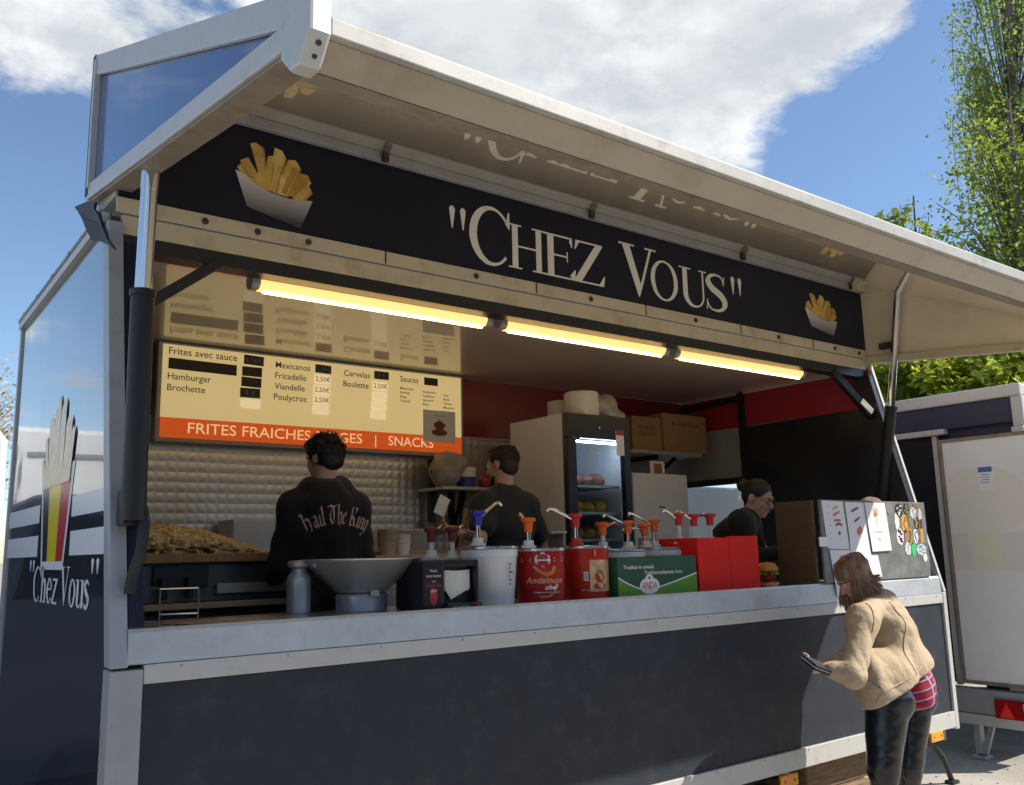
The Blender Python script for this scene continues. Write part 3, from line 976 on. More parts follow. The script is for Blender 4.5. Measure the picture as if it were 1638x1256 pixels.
for i in range(11):
    u = -1.54 + .058 * i + rng.uniform(-.01, .01)
    top = 2.14 + .27 * math.sin(math.pi * (i + .6) / 11.5) + rng.uniform(-.05, .05)
    lean = (u + 1.24) * .22
    w = .036
    MB().flat([(u - w, 1.97), (u + w, 1.97), (u + w + lean, top - .04), (u + lean, top), (u - w + lean, top - .03)], sfl(.003 + .0004 * i)).build('printed_chip', cf, left)
u = -1.80
for ch, w in (('"', .16), ('C', .22), ('h', .165), ('e', .15), ('z', .135), (' ', .06), ('V', .22), ('o', .15), ('u', .165), ('s', .12), ('"', .16)):
    if ch != ' ':
        z = 1.40 if ch != '"' else 1.43
        put_serif(MB(), ch, lambda u_, v_: (-.002, -u_, v_), u, z, w * .86, .175, normal=(-1, 0, 0), **({'t': .17} if ch == 'C' else {})).build('letter', pr, left)
    u += w * .86 + .005

# ------------------------------------------------------------------ striplights
tube_m = mat('lit_diffuser', (0.9, 0.75, 0.4), 0.3, emit=(1.0, 0.58, 0.17), estr=.62)
core_m = mat('lit_tube_core', (0.9, 0.8, 0.5), 0.3, emit=(1.0, 0.64, 0.22), estr=4.2)
lampg = 'strip lights along the hatch'
def lamp(a, b, label):
    a, b = Vector(a), Vector(b)
    o = thing('strip_light', label, 'strip light', tuple((a + b) / 2), lampg)
    c = (a + b) / 2
    n = (b - a).length / 2
    dx = (b - a).normalized()
    MB().box(c.x - n, c.x + n, c.y - .045, c.y + .045, 3.02, 3.062).build('housing', 'alupost', o, bevel=.006)
    d = MB()
    prof = [(-.05, 3.018), (-.046, 2.975), (-.025, 2.95), (.025, 2.95), (.046, 2.975), (.05, 3.018)]
    d.px([(c.y + u, v) for u, v in prof], c.x - n + .05, c.x + n - .05)
    MB().tube([(c.x - n + .07, c.y - .012, 2.947), (c.x + n - .07, c.y - .012, 2.947)], .014, 10).build('tube', core_m, o, smooth=True)
    d.build('diffuser', tube_m, o, smooth=True)
    for s_ in (-1, 1):
        MB().px([(c.y + u * 1.02, v) for u, v in prof], c.x + s_ * (n - .049) - (.048 if s_ < 0 else 0), c.x + s_ * (n - .049) + (.048 if s_ > 0 else 0)).build('end_cap', 'alupost', o, bevel=.008)
    for k in range(4):
        xx = c.x - n + .12 + (2 * n - .24) * k / 3
        MB().box(xx - .018, xx + .018, c.y - .058, c.y - .05, 3.0, 3.035).build('clip', 'black', o)
lamp((.72, .64, 3), (2.24, .64, 3), 'lit amber strip light above the menu board, longest of three')
lamp((2.30, .64, 3), (3.80, .64, 3), 'lit amber strip light in front of the paper roll, middle of three')
lamp((3.86, .64, 3), (5.42, .64, 3), 'lit amber strip light nearest the red wall band')

# ------------------------------------------------------------------ menu light box on the back wall
MY = 2.44
MT['menuface'] = mat('lit_menu_face', (0.72, 0.6, 0.34), 0.25, spec=.5, var=.04, vscale=2, emit=(1.0, .76, .33), estr=.22)
MT['menuorange'] = mat('orange_menu_strip', (0.62, 0.09, 0.012), 0.3, emit=(.9, .12, .01), estr=.22)
MT['ink'] = mat('black_print', (0.02, 0.018, 0.016), 0.5)
MT['redink'] = mat('red_print', (0.35, 0.02, 0.015), 0.5)
MT['pricecard'] = mat('pale_price_card', (0.8, 0.74, 0.58), 0.5, emit=(1.0, .80, .45), estr=.30)  # own glow stands in for the board's backlight coming through the card
MT['blackcard'] = mat('black_price_card', (0.012, 0.012, 0.013), 0.4)
MT['greyink'] = mat('grey_print', (0.2, 0.2, 0.22), 0.5)
MT['strapline'] = mat('pale_strapline_print', (0.85, 0.76, 0.55), 0.5, emit=(1.0, .7, .35), estr=.3)
A, B, C_, D = (0.822, 2.44, 3.054), (3.241, 2.44, 3.036), (0.802, 2.44, 2.402), (3.189, 2.44, 2.398)
mx0, mx1, mz0, mz1 = A[0] - .0, B[0], (C_[2] + D[2]) / 2, 3.055
MN = thing('menu_board', 'long lit menu board with an orange strapline strip on the back wall', 'menu board', ((mx0 + mx1) / 2, 2.5, mz0))
MB().box(mx0 - .03, mx1 + .03, MY + .012, 2.548, mz0 - .03, mz1).build('frame', 'alupost', MN, bevel=.006)
zo = mz0 + .135
MB().box(mx0, mx1, MY, MY + .01, zo + .001, mz1 - .02).build('face', 'menuface', MN)
MB().box(mx0, mx1, MY - .001, MY + .01, mz0, zo - .001).build('strapline_strip', 'menuorange', MN)
mfn = lambda o=.002: (lambda u, v: (u, MY - o, v))
def mtxt(name, s, p, cap, m='ink', width=None, bold=0.0, align='l'):
    b = MB()
    put_text(b, s, mfn(.0035), p[0], p[2], cap, width, align, bold=bold)
    b.build(name, m, MN)
for s, p in (('Frites avec sauce', (0.859, 2.44, 2.968)), ('Hamburger', (0.858, 2.44, 2.795)), ('Brochette', (0.857, 2.44, 2.718)), ('Mexicanos', (1.618, 2.44, 2.954)), ('Fricadelle', (1.616, 2.44, 2.875)),
             ('Viandelle', (1.613, 2.44, 2.796)), ('Poulycroc', (1.61, 2.44, 2.718)), ('Cervelas', (2.165, 2.44, 2.949)), ('Boulette', (2.16, 2.44, 2.866)), ('Sauces', (2.658, 2.44, 2.953))):
    mtxt('menu_line', s, p, .046 if s != 'Frites avec sauce' else .05, bold=.004)
V0, V1 = (1.006, 2.44, 2.431), (2.323, 2.44, 2.444)
kx_ = (V1[0] - V0[0]) / txt('FRITES FRAICHES BELGES')[0][:, 0].max()
for pre, w_ in (('', 'FRITES'), ('FRITES ', 'FRAICHES'), ('FRITES FRAICHES ', 'BELGES')):
    o_ = txt(pre + w_)[0][:, 0].max() - txt(w_)[0][:, 0].max()
    mtxt('strapline_word', w_, (V0[0] + o_ * kx_, 0, mz0 + .035), .075, 'strapline', txt(w_)[0][:, 0].max() * kx_)
V0 = (2.436, 2.44, 2.43)
mtxt('strapline_bar', '|', (V0[0], 0, mz0 + .035), .075, 'strapline')
V0, V1 = (2.552, 2.44, 2.422), (2.965, 2.44, 2.418)
mtxt('strapline_word', 'SNACKS', (V0[0], 0, mz0 + .035), .075, 'strapline', V1[0] - V0[0])
def card(p, w, h, m, s=None, sm='redink', rot=0.0):
    b = MB()
    c, s_ = math.cos(rot), math.sin(rot)
    q = [(p[0] + x * c - y * s_, p[2] + x * s_ + y * c) for x, y in ((-w / 2, -h / 2), (w / 2, -h / 2), (w / 2, h / 2), (-w / 2, h / 2))]
    b.py(q, MY - .006, MY - .0008)
    o = b.build('price_card', m, MN)
    if s:
        t = MB()
        put_text(t, s, mfn(.0072), p[0], p[2] - h * .3, h * .6, None, 'c')
        t.build('price', sm, o)
card((1.094, 2.44, 2.902), .47, .075, 'blackcard', rot=-.01)
for p, s in (((1.453, 2.44, 2.987), '4,50€'), ((1.442, 2.44, 2.903), None), ((1.439, 2.44, 2.826), None), ((1.432, 2.44, 2.748), '4 €')):
    card(p, .145, .068, 'blackcard', s, 'greyink', rng.uniform(-.03, .03))
card((1.439, 2.44, 2.672), .14, .06, 'pricecard')
for p, s, m in (((1.993, 2.44, 2.98), '3,50€', 'blackcard'), ((1.989, 2.44, 2.902), '2,50€', 'pricecard'), ((1.985, 2.44, 2.821), '2,50€', 'pricecard'), ((1.982, 2.44, 2.745), '2,50€', 'pricecard'), ((1.978, 2.44, 2.669), None, 'pricecard'),
                ((2.489, 2.44, 2.982), '3 €', 'blackcard'), ((2.478, 2.44, 2.896), '2,50€', 'pricecard'), ((2.473, 2.44, 2.816), None, 'pricecard'), ((2.468, 2.44, 2.741), None, 'pricecard'), ((2.463, 2.44, 2.667), None, 'pricecard'), ((2.946, 2.44, 2.976), None, 'blackcard')):
    card(p, .128, .062, m, s, 'greyink' if m == 'blackcard' else 'redink', rng.uniform(-.015, .015))
for p, ls in (((2.658, 2.44, 2.902), ('Mayonnaise', 'Ketchup', 'Dizzy', 'Cocktail')), ((2.868, 2.44, 2.891), ('Américaine', 'Andalouse', 'Samouraï', 'Bicky')), ((3.066, 2.44, 2.878), ('Aïoli', 'Brasil', 'Tartare', 'Moutarde', 'Pickles'))):
    for i, s in enumerate(ls):
        mtxt('sauce_line', s, (p[0], 0, p[2] - .034 * i - .012), .019, bold=.01)
P0, P1 = (2.867, 2.44, 2.742), (3.196, 2.44, 2.492)
MT['sheet'] = mat('white_printed_sheet', (0.82, 0.82, 0.86), 0.5)
sh = MB().box(P0[0], P1[0] - .02, MY - .009, MY - .003, P1[2] - .01, P0[2]).build('notice_sheet', 'sheet', MN)
cxs, czs = (P0[0] + P1[0]) / 2 - .01, P1[2] + .07
MT['brownink'] = mat('brown_print', (0.16, 0.05, 0.015), 0.5)
b = MB()
b.flat(ellipse(cxs, czs, .075, .028), lambda u, v: (u, MY - .0094, v))
for i, q in enumerate((ellipse(cxs - .03, czs + .06, .026, .022), ellipse(cxs + .03, czs + .06, .026, .022), ellipse(cxs, czs + .072, .03, .026))):
    b.flat(q, lambda u, v: (u, MY - .0098 - .0003 * i, v))
b.flat([(cxs - .035, czs + .02), (cxs + .035, czs + .02), (cxs + .04, czs + .06), (cxs - .04, czs + .06)], lambda u, v: (u, MY - .0112, v))
b.build('printed_chef_badge', 'brownink', sh)
b = MB()
put_text(b, 'Frites maison', lambda u, v: (u, MY - .0096, v), cxs, P0[2] - .05, .014, None, 'c')
put_text(b, '- 100% -', lambda u, v: (u, MY - .0096, v), cxs, P0[2] - .08, .012, None, 'c')
b.build('notice_print', 'greyink', sh)

# ------------------------------------------------------------------ back of the kitchen
MT['wht_app'] = mat('off_white_appliance', (0.68, 0.70, 0.73), 0.4, var=.05)
MT['card'] = mat('brown_cardboard', (0.3, 0.18, 0.085), 0.75, var=.12, vscale=5)
MT['paper'] = mat('white_paper', (0.7, 0.68, 0.63), 0.8)
MT['glass'] = mat('fridge_glass', (0.75, 0.85, 0.95), 0.03, trans=1.0, ior=1.12, spec=.8)
MT['clearbag'] = mat('grey_plastic_bag', (0.36, 0.33, 0.31), 0.35, var=.3, vscale=12, bump=.6, bscale=14)
MT['frites'] = mat('raw_cut_frites', (0.66, 0.40, 0.11), 0.5, var=.25, vscale=22)
t_ = MT['frites'].node_tree
gi_ = t_.nodes.new('ShaderNodeNewGeometry')
x_ = nd(t_, 'ShaderNodeMix', data_type='RGBA')
t_.links.new(gi_.outputs['Random Per Island'], x_.inputs[0])
x_.inputs[6].default_value = (.68, .45, .18, 1)
x_.inputs[7].default_value = (.88, .74, .42, 1)
t_.links.new(x_.outputs[2], t_.nodes['Principled BSDF'].inputs['Base Color'])
MT['beige'] = mat('beige_laminate', (0.42, 0.33, 0.2), 0.5, var=.1)
MT['woodedge'] = mat('wooden_tray_edge', (0.36, 0.2, 0.08), 0.55, var=.2, stretch=(8, 1, 1))
MT['darksteel'] = mat('dark_greasy_steel', (0.12, 0.12, 0.12), 0.4, metal=.6, var=.2)
MT['palesteel'] = mat('pale_steel', (0.5, 0.5, 0.49), 0.35, metal=.5, var=.08)

fy = thing('fry_station', 'steel frying counter with a wooden front edge under the menu board', 'fryer', (1.4, 1.9, .35))
MB().box(.06, 2.75, 1.5, 2.545, 1.36, 1.595).build('counter_body', 'darksteel', fy, bevel=.004)
MB().box(.06, 2.75, 1.53, 2.545, .352, 1.357).build('cabinet', 'darksteel', fy)
MB().box(.06, 1.40, 1.44, 1.5, 1.575, 1.625).build('front_edge', 'woodedge', fy, bevel=.006)
MB().box(1.41, 2.75, 1.46, 1.5, 1.56, 1.62).build('front_edge', 'beige', fy, bevel=.006)
MB().box(.06, 1.42, 1.40, 1.498, 1.325, 1.358).build('lower_ledge', 'beige', fy, bevel=.004)
MB().box(.9, 1.42, 1.46, 1.50, 1.40, 1.455).build('drawer_front', 'palesteel', fy, bevel=.004)
MB().box(.55, .85, 1.47, 1.50, 1.44, 1.56).build('drawer_front', 'black', fy, bevel=.004)
for x in (.58, .72, 1.9, 2.1):
    MB().box(x, x + .035, 1.42, 1.46, 1.38, 1.5).build('handle', 'black', fy, bevel=.006)
MB().box(1.25, 1.9, 2.2, 2.5, 1.6, 1.85).build('hood_box', 'palesteel', fy, bevel=.01)
MB().box(2.0, 2.7, 2.1, 2.5, 1.6, 1.78).build('hood_box', 'palesteel', fy, bevel=.01)
# heap of raw frites on the tray
def chips(n, fn, name, m, lab, cat):
    b = MB()
    for i in range(n):
        p, nrm = fn()
        a = rng.uniform(0, math.pi)
        d = Vector((math.cos(a), math.sin(a), rng.uniform(-.35, .35)))
        d = (d - nrm * d.dot(nrm) * .8).normalized()
        Rm = d.to_track_quat('X', 'Z').to_matrix()
        l = rng.uniform(.07, .13)
        t = rng.uniform(.013, .019)
        b.obox(p, (l, t, t), Rm)
    o = b.build(name, m, kind='stuff')
    tag(o, lab, cat)
    return o
def heap_pt():
    while True:
        x, y = rng.uniform(.08, 1.3), rng.uniform(1.53, 2.45)
        h = .20 * max(0, 1 - ((x - .62) / .62) ** 2) ** .8 * max(0, 1 - ((y - 1.98) / .5) ** 2) ** .5
        if h > .004:
            return Vector((x, y, 1.605 + h * (1 - rng.uniform(0, 1) ** 3))), Vector(((x - .62) * .8, (y - 1.98) * .8, 1)).normalized()
chips(3400, heap_pt, 'frites_heap', 'frites', 'broad heap of raw cut frites on the tray below the menu board', 'frites')

# shelf on the wall left of the older cook, with its load
sf = thing('wall_shelf', 'short wall shelf on black brackets behind the cook in the T-shirt', 'shelf', (2.7, 2.4, 2.0))
Y_ = 2.3
MB().box((2.875, 2.3, 2.124)[0], (3.526, 2.3, 2.131)[0], 2.15, 2.54, (3.025, 2.2, 2.101)[2] - .02, (3.025, 2.2, 2.101)[2] + .005).build('board', 'palesteel', sf, bevel=.003)
MB().bar((2.96, 2.46, 2.344), (2.956, 2.46, 1.844), .05, .05, (1, 0, 0)).build('upright', 'black', sf)
MB().bar((3.149, 2.46, 2.092), (3.146, 2.46, 1.769), .045, .045, (1, 0, 0)).build('upright', 'black', sf)
MB().bar((3.123, 2.25, 2.068), (3.189, 2.46, 1.809), .04, .04).build('bracket_arm', 'black', sf)
zs = (3.025, 2.2, 2.101)[2] + .007
bgf = Field(((2.907, 2.3, 2.5)[0] - .05, 2.1, zs - .02), ((3.158, 2.3, 2.515)[0] + .1, 2.5, zs + .4), .009)
c0 = (2.986, 2.3, 2.231)
bgf.ell((c0[0], 2.3, zs + .13), (.12, .12, .14)).ell((c0[0] + .09, 2.28, zs + .19), (.09, .08, .07)).ell((c0[0] + .03, 2.3, zs + .22), (.1, .09, .06)).folds(.006, 3, 44).cut((0, 0, zs), (0, 0, 1))
tag(bgf.build('crumpled_bag', 'clearbag'), 'crumpled grey plastic bag on the wall shelf', 'bag')
MT['bluefilm'] = mat('blue_pack', (0.02, 0.05, 0.32), 0.4)
x0, x1 = (3.104, 2.22, 2.154)[0], (3.268, 2.22, 2.159)[0]
bb = thing('blue_tub', 'white tub with a blue band on the wall shelf', 'tub', ((x0 + x1) / 2, 2.3, zs))
MB().lathe(((x0 + x1) / 2, 2.3, zs), [(.075, 0), (.078, .085)], 20).build('band', 'bluefilm', bb, smooth=True)
MB().lathe(((x0 + x1) / 2, 2.3, zs), [(.078, .086), (.082, .15), (.07, .165), (0, .168)], 20).build('tub_top', 'sheet', bb, smooth=True)
MT['redbag'] = mat('red_wrapper', (0.36, 0.03, 0.03), 0.4, var=.35, vscale=18)
for p, rr, lab in (((3.381, 2.3, 2.158), (.06, .05, .05), 'small red packet at the end of the wall shelf'), ((3.774, 2.3, 2.295), (.1, .08, .13), 'red bag hanging beside the tall fridge')):
    f = Field(np.array(p) - .25, np.array(p) + .25, .01).ell(p, rr).folds(.008, 5, 40)
    tag(f.build('red_packet', 'redbag'), lab, 'packet')
MT['greybox'] = mat('grey_plastic', (0.2, 0.2, 0.2), 0.5)
gb = thing('grey_socket_box', 'grey twin socket box at the foot of the quilted steel wall', 'socket box', (3.022, 2.5, 1.811))
for k, x in enumerate((686, 705)):
    p = (2.945, 2.48, 1.81) if k == 0 else (3.057, 2.48, 1.81)
    MB().box(p[0] - .052, p[0] + .052, 2.46, 2.548, p[2] - .055, p[2] + .055).build('socket', 'greybox', gb, bevel=.01)

# tall glass-door fridge
fx0, fx1 = (3.531, 1.45, 2.441)[0], (4.194, 1.45, 2.48)[0]
fzt, fzb = (3.539, 1.45, 2.634)[2], .36
fyb = 2.15
FR = thing('tall_fridge', 'tall glass fronted fridge with black door frame and white side', 'fridge', ((fx0 + fx1) / 2, 1.8, .35))
MB().box(fx0, fx0 + .03, 1.5, fyb, fzb, fzt).build('side_panel', 'wht_app', FR)
MB().box(fx1 - .03, fx1, 1.5, fyb, fzb, fzt).build('side_panel', 'wht_app', FR)
MB().box(fx0 + .031, fx1 - .031, fyb - .03, fyb, fzb, fzt).build('back_panel', 'wht_app', FR)
MB().box(fx0 + .031, fx1 - .031, 1.5, fyb - .031, fzt - .03, fzt).build('top_panel', 'black', FR)
MB().box(fx0 + .031, fx1 - .031, 1.5, fyb - .031, fzb, fzb + .05).build('plinth', 'black', FR)
dx = .09
for (a, b_, c, d) in ((fx0, fx0 + dx, fzb + .1, fzt - .19), (fx1 - dx * .75, fx1, fzb + .1, fzt - .19), (fx0, fx1, fzb, fzb + .098), (fx0, fx1, fzt - .188, fzt)):
    MB().box(a, b_, 1.44, 1.495, c, d).build('door_frame', 'black', FR, bevel=.004)
MB().box(fx0 + dx, fx1 - dx * .75, 1.465, 1.475, fzb + .1, fzt - .19).build('door_glass', 'glass', FR)
MB().box(fx0 + dx, fx1 - dx * .75, 1.49, 1.51, fzt - .215, fzt - .2).build('door_light', mat('cool_fridge_light', (.8, .9, 1), .3, emit=(.75, .88, 1), estr=14), FR)
for z in ((3.999, 1.6, 2.094)[2], (3.988, 1.6, 1.887)[2], (3.977, 1.6, 1.681)[2], 1.2, .9):
    MB().box(fx0 + .05, fx1 - .05, 1.53, fyb - .05, z - .02, z).build('shelf', 'palesteel', FR)
bt = MB()
for z in (1.92, 2.0, 2.08, 2.16, 2.24):
    for k in range(3):
        bt.bar((fx0 + .06, 2.1, z), (fx1 - .06, 2.1, z - .02), .006, .01)
bt.build('wire_back', 'darksteel', FR)
for s_, (z, col, lab) in enumerate((((3.999, 1.6, 2.094)[2], (.25, .12, .1), 'brown wrapped packs on the upper fridge shelf'), ((3.988, 1.6, 1.887)[2], (.5, .33, .06), 'yellow packs on the middle fridge shelf'), ((3.977, 1.6, 1.681)[2], (.4, .22, .08), 'orange packs on the lower fridge shelf'))):
    mm = mat('pack_%d' % s_, col, .5, var=.4, vscale=20)
    for k in range(4):
        xx = fx0 + .14 + .125 * k
        f = Field((xx - .15, 1.55, z - .03), (xx + .15, 1.95, z + .2), .012).ell((xx, 1.72, z + .045), (.062, .1, .05 + .012 * (k % 2))).folds(.006, 9 + k, 40).cut((0, 0, z + .001), (0, 0, 1))
        o = f.build('food_pack', mm)
        tag(o, ['first', 'second', 'third', 'fourth'][k] + ' from the left of the ' + lab, 'food pack', lab)
dp = (4.074, 1.44, 2.497)
MB().box(dp[0] - .04, dp[0] + .045, 1.432, 1.438, dp[2] - .17, dp[2] + .03).build('notice', 'sheet', FR)
MB().box(dp[0] - .04, dp[0] + .045, 1.4295, 1.4318, dp[2] - .01, dp[2] + .03).build('notice_heading', 'redbag', FR)
dp = (3.649, 1.44, 2.461)
b = MB().lathe((dp[0], 1.4635, dp[2]), [(.032, 0), (.032, .003), (0, .003)], 18, Matrix.Rotation(R(90), 3, 'X'))
b.build('round_badge', 'ink', FR)
bb_ = MB()
put_text(bb_, 'ELISA', lambda u, v: (u, 1.4635, v), (3.784, 1.46, 2.35)[0], (3.784, 1.46, 2.35)[2], .03)
bb_.build('glass_lettering', 'white', FR)
b = MB().lathe(((fx0 + fx1) / 2, 1.438, fzt - .1), [(.008, 0), (.008, .004), (0, .004)], 8, Matrix.Rotation(R(90), 3, 'X'))
b.build('lock', 'chrome', FR)

# on top of the fridge
rp = (3.847, 1.62, 2.73)
ro = thing('paper_roll', 'big white paper roll standing on top of the fridge', 'paper roll', (rp[0], 1.62, fzt))
MB().lathe((rp[0], 1.62, fzt + .001), [(.05, 0), (.135, 0), (.14, .01), (.14, .19), (.135, .20), (.05, .20)], 28).build('paper', 'paper', ro, smooth=True)
MB().lathe((rp[0], 1.62, fzt + .001), [(.05, .19), (.045, .205), (.02, .205), (.02, .1)], 16).build('core', 'card', ro, smooth=True)
rp2 = (3.879, 1.85, 2.713)
MB_ = MB().lathe((rp2[0], 1.9, fzt + .001), [(.05, 0), (.12, 0), (.12, .17), (.05, .17)], 24)
tag(MB_.build('paper_roll', 'paper', smooth=True), 'second paper roll half hidden behind the big one on the fridge', 'paper roll')
pb_ = (4.08, 1.6, 2.72)
f = Field((pb_[0] - .3, 1.35, fzt - .02), (pb_[0] + .3, 1.95, fzt + .35), .012)
f.ell((pb_[0] - .02, 1.62, fzt + .08), (.13, .12, .12)).ell((pb_[0] + .09, 1.62, fzt + .03), (.1, .11, .05)).folds(.012, 21, 30).cut((0, 0, fzt), (0, 0, 1))
tag(f.build('plastic_bag', 'clearbag'), 'wrinkled plastic bag on the fridge beside the paper roll', 'bag')

# corner shelf with cartons, low white fridge
cs = thing('corner_shelf', 'pale shelf in the back corner carrying two cartons', 'shelf', (4.9, 2.2, 2.1))
zc_ = (5.165, 2, 2.472)[2]
MB().box((4.751, 2, 2.49)[0], (5.68, 2, 2.509)[0], 1.98, 2.54, zc_ - .03, zc_).build('board', 'palesteel', cs, bevel=.003)
MB().bar(((5.141, 2.1, 2.405)[0], 2.05, zc_ - .05), ((5.141, 2.1, 2.405)[0], 2.5, zc_ - .05), .04, .04).build('bracket', 'black', cs)
MB().bar(((5.436, 2.1, 2.418)[0], 2.1, zc_ - .05), ((5.436, 2.1, 2.418)[0], 2.5, zc_ - .3), .04, .04).build('bracket', 'black', cs)
MT['cartonink'] = mat('carton_print', (.2, .05, .02), .7)
def carton(x0, x1, y0, y1, z0, z1, lab, words):
    o = thing('carton', lab, 'carton', ((x0 + x1) / 2, (y0 + y1) / 2, z0), 'cartons on the corner shelf')
    MB().box(x0, x1, y0, y1, z0, z1).build('box', 'card', o, bevel=.004)
    MB().box((x0 + x1) / 2 - .025, (x0 + x1) / 2 + .025, y0 + .01, y1 - .01, z1 + .0002, z1 + .002).build('tape', 'beige', o)
    for i, w in enumerate(words):
        b = MB()
        put_text(b, w, lambda u, v: (u, y0 - .0015, v), (x0 + x1) / 2, z1 - .11 - .06 * i, .035, (x1 - x0) * .6, 'c', bold=.02)
        b.build('carton_lettering', 'cartonink', o)
h_ = (5.339, 2.02, 2.835)[2] - zc_
carton((5.212, 2.02, 2.604)[0], (5.804, 2.02, 2.638)[0], 2.02, 2.42, zc_ + .002, zc_ + h_, 'larger brown carton at the front corner of the shelf', ('Frites',))
carton((4.837, 2.05, 2.585)[0], (5.211, 2.05, 2.607)[0], 2.05, 2.4, zc_ + .002, (5.034, 2.05, 2.787)[2], 'smaller brown carton next to the fridge on the shelf', ('Snack', 'Sauce'))
wx0, wx1 = (4.503, 1.75, 2.239)[0], (5.188, 1.75, 2.246)[0]
wz = (4.805, 1.75, 2.239)[2]
wf = thing('low_fridge', 'plain off white low fridge right of the tall fridge', 'fridge', ((wx0 + wx1) / 2, 2.1, .35))
MB().box(wx0, wx1, 1.79, 2.4, .352, wz).build('body', 'wht_app', wf, bevel=.01)
MB().box(wx0 + .004, wx1 - .004, 1.74, 1.786, .40, wz - .005).build('door', 'wht_app', wf, bevel=.01)
MB().box(wx0 + .3, wx0 + .38, 1.7365, 1.7395, wz - .3, wz - .285).build('badge', 'greyink', wf)
MB().box(wx0 + .04, wx0 + .07, 1.71, 1.738, wz - .75, wz - .55).build('handle', 'alupost', wf, bevel=.005)
pw = (5.047, 1.9, 2.315)
pf = thing('framed_card', 'small framed orange card on the low fridge', 'card', (pw[0], 1.95, wz))
MB().box(pw[0] - .1, pw[0] + .08, 1.95, 1.965, wz + .002, wz + .13).build('frame', 'sheet', pf, bevel=.003)
MB().box(pw[0] - .06, pw[0] + .04, 1.945, 1.949, wz + .02, wz + .11).build('picture', 'card', pf)
# cups, boxes and scrap on the low worktop between the cooks
cu = thing('cup_stack', 'stack of beige paper cups behind the steel funnel', 'cups', (1.964, 1.35, 1.585))
p = (1.964, 1.35, 1.593)
for k in range(4):
    MB().lathe((p[0] - .035, 1.35, p[2] + .022 * k), [(.05, 0), (.062, .09), (.066, .092), (.062, .094), (.048, .004)], 20).build('cup', 'beige', cu, smooth=True)
for k in range(3):
    MB().lathe((p[0] + .09, 1.38, p[2] + .022 * k), [(.045, 0), (.056, .08), (.06, .082), (.056, .084), (.044, .004)], 20).build('cup', 'paper', cu, smooth=True)
md = thing('prep_counter', 'beige topped prep counter between the two cooks', 'counter', (2.1, 1.35, .35))
MB().box(1.75, 2.5, 1.2, 1.395, p[2] - .035, p[2] - .001).build('worktop', 'beige', md, bevel=.004)
MB().box(1.77, 2.48, 1.22, 1.39, .352, p[2] - .037).build('cabinet', 'palesteel', md, bevel=.004)
ps = (3.457, 1.42, 1.737)
lg = thing('side_ledge', 'small white ledge fixed beside the tall fridge', 'ledge', ps)
MB().box(ps[0] - .16, ps[0] - .01, 1.38, 1.60, ps[2] - .02, ps[2]).build('board', 'palesteel', lg, bevel=.003)
MB().box(ps[0] - .03, ps[0] - .012, 1.40, 1.58, ps[2] - .12, ps[2] - .021).build('bracket', 'palesteel', lg)

# ------------------------------------------------------------------ on the counter
CT = 1.327
MT['milk'] = mat('dull_steel_can', (0.5, 0.5, 0.5), 0.38, metal=.6, var=.08, rvar=.06)
p = (0.964, 0.508, 1.327)
cn = thing('steel_shaker', 'small steel salt shaker can standing left of the funnel', 'shaker', (p[0], p[1], CT))
s = .058
MB().lathe((p[0], p[1], CT), [(s * .9, 0), (s, .008), (s, .155), (s * .93, .175), (s * .62, .195), (s * .6, .21)], 28).build('body', 'milk', cn, smooth=True)
MB().lathe((p[0], p[1], CT), [(s * .6, .212), (s * .75, .218), (s * .95, .224), (s * .95, .240), (s * .8, .25), (0, .252)], 28).build('lid', 'milk', cn, smooth=True)
p = (1.26, .42, CT)
fu = thing('steel_funnel', 'wide steel frites funnel on a round base', 'funnel', p)
MB().lathe(p, [(.125, 0), (.128, .004), (.128, .075), (.12, .085), (.115, .08), (.12, .06), (.12, .01)], 40).build('base_ring', 'milk', fu, smooth=True)
MB().lathe((p[0], p[1], CT + .087), [(.11, .0), (.13, .006), (.285, .155), (.30, .160), (.302, .166), (.29, .166), (.13, .02), (0, .012)], 48).build('bowl', 'milk', fu, smooth=True)
MB().obox((p[0], p[1] - .137, CT + .085), (.05, .012, .03)).build('latch', 'milk', fu, bevel=.004)
sc_ = thing('scoop_handle', 'steel scoop lying in the funnel with its handle over the rim', 'scoop', (p[0], p[1], CT + .15))
MB().tube([(0.985, 0.4, 1.561), (1.084, 0.4, 1.523), (1.22, .42, CT + .14)], [.014, .017, .02], 10).build('handle', 'milk', sc_, smooth=True)
MB().lathe((1.26, .42, CT + .125), [(.0, 0), (.05, .005), (.06, .03), (.055, .03)], 16).build('scoop', 'milk', sc_, smooth=True)
# wire cone rack at the left end
wr = thing('wire_rack', 'empty chrome wire rack at the left end of the counter', 'rack', (.24, .15, CT))
def loop(pts, r=.0035):
    w = MB()
    for i in range(len(pts)):
        w.tube([pts[i], pts[(i + 1) % len(pts)]], r, 6)
    return w
loop([(.19, .10, CT + .006), (.33, .06, CT + .006), (.33, .06, CT + .155), (.19, .10, CT + .155)]).build('wire_frame', 'chrome', wr)
loop([(.06, .42, CT + .006), (.20, .38, CT + .006), (.20, .38, CT + .155), (.06, .42, CT + .155)]).build('wire_frame', 'chrome', wr)
for a, b_ in (((.19, .10), (.06, .42)), ((.33, .06), (.20, .38))):
    for z in (.006, .155):
        MB().tube([(*a, CT + z), (*b_, CT + z)], .0035, 6).build('wire_rod', 'chrome', wr)
MB().tube([(.19, .10, CT + .055), (.33, .06, CT + .055)], .0035, 6).build('wire_rod', 'chrome', wr)
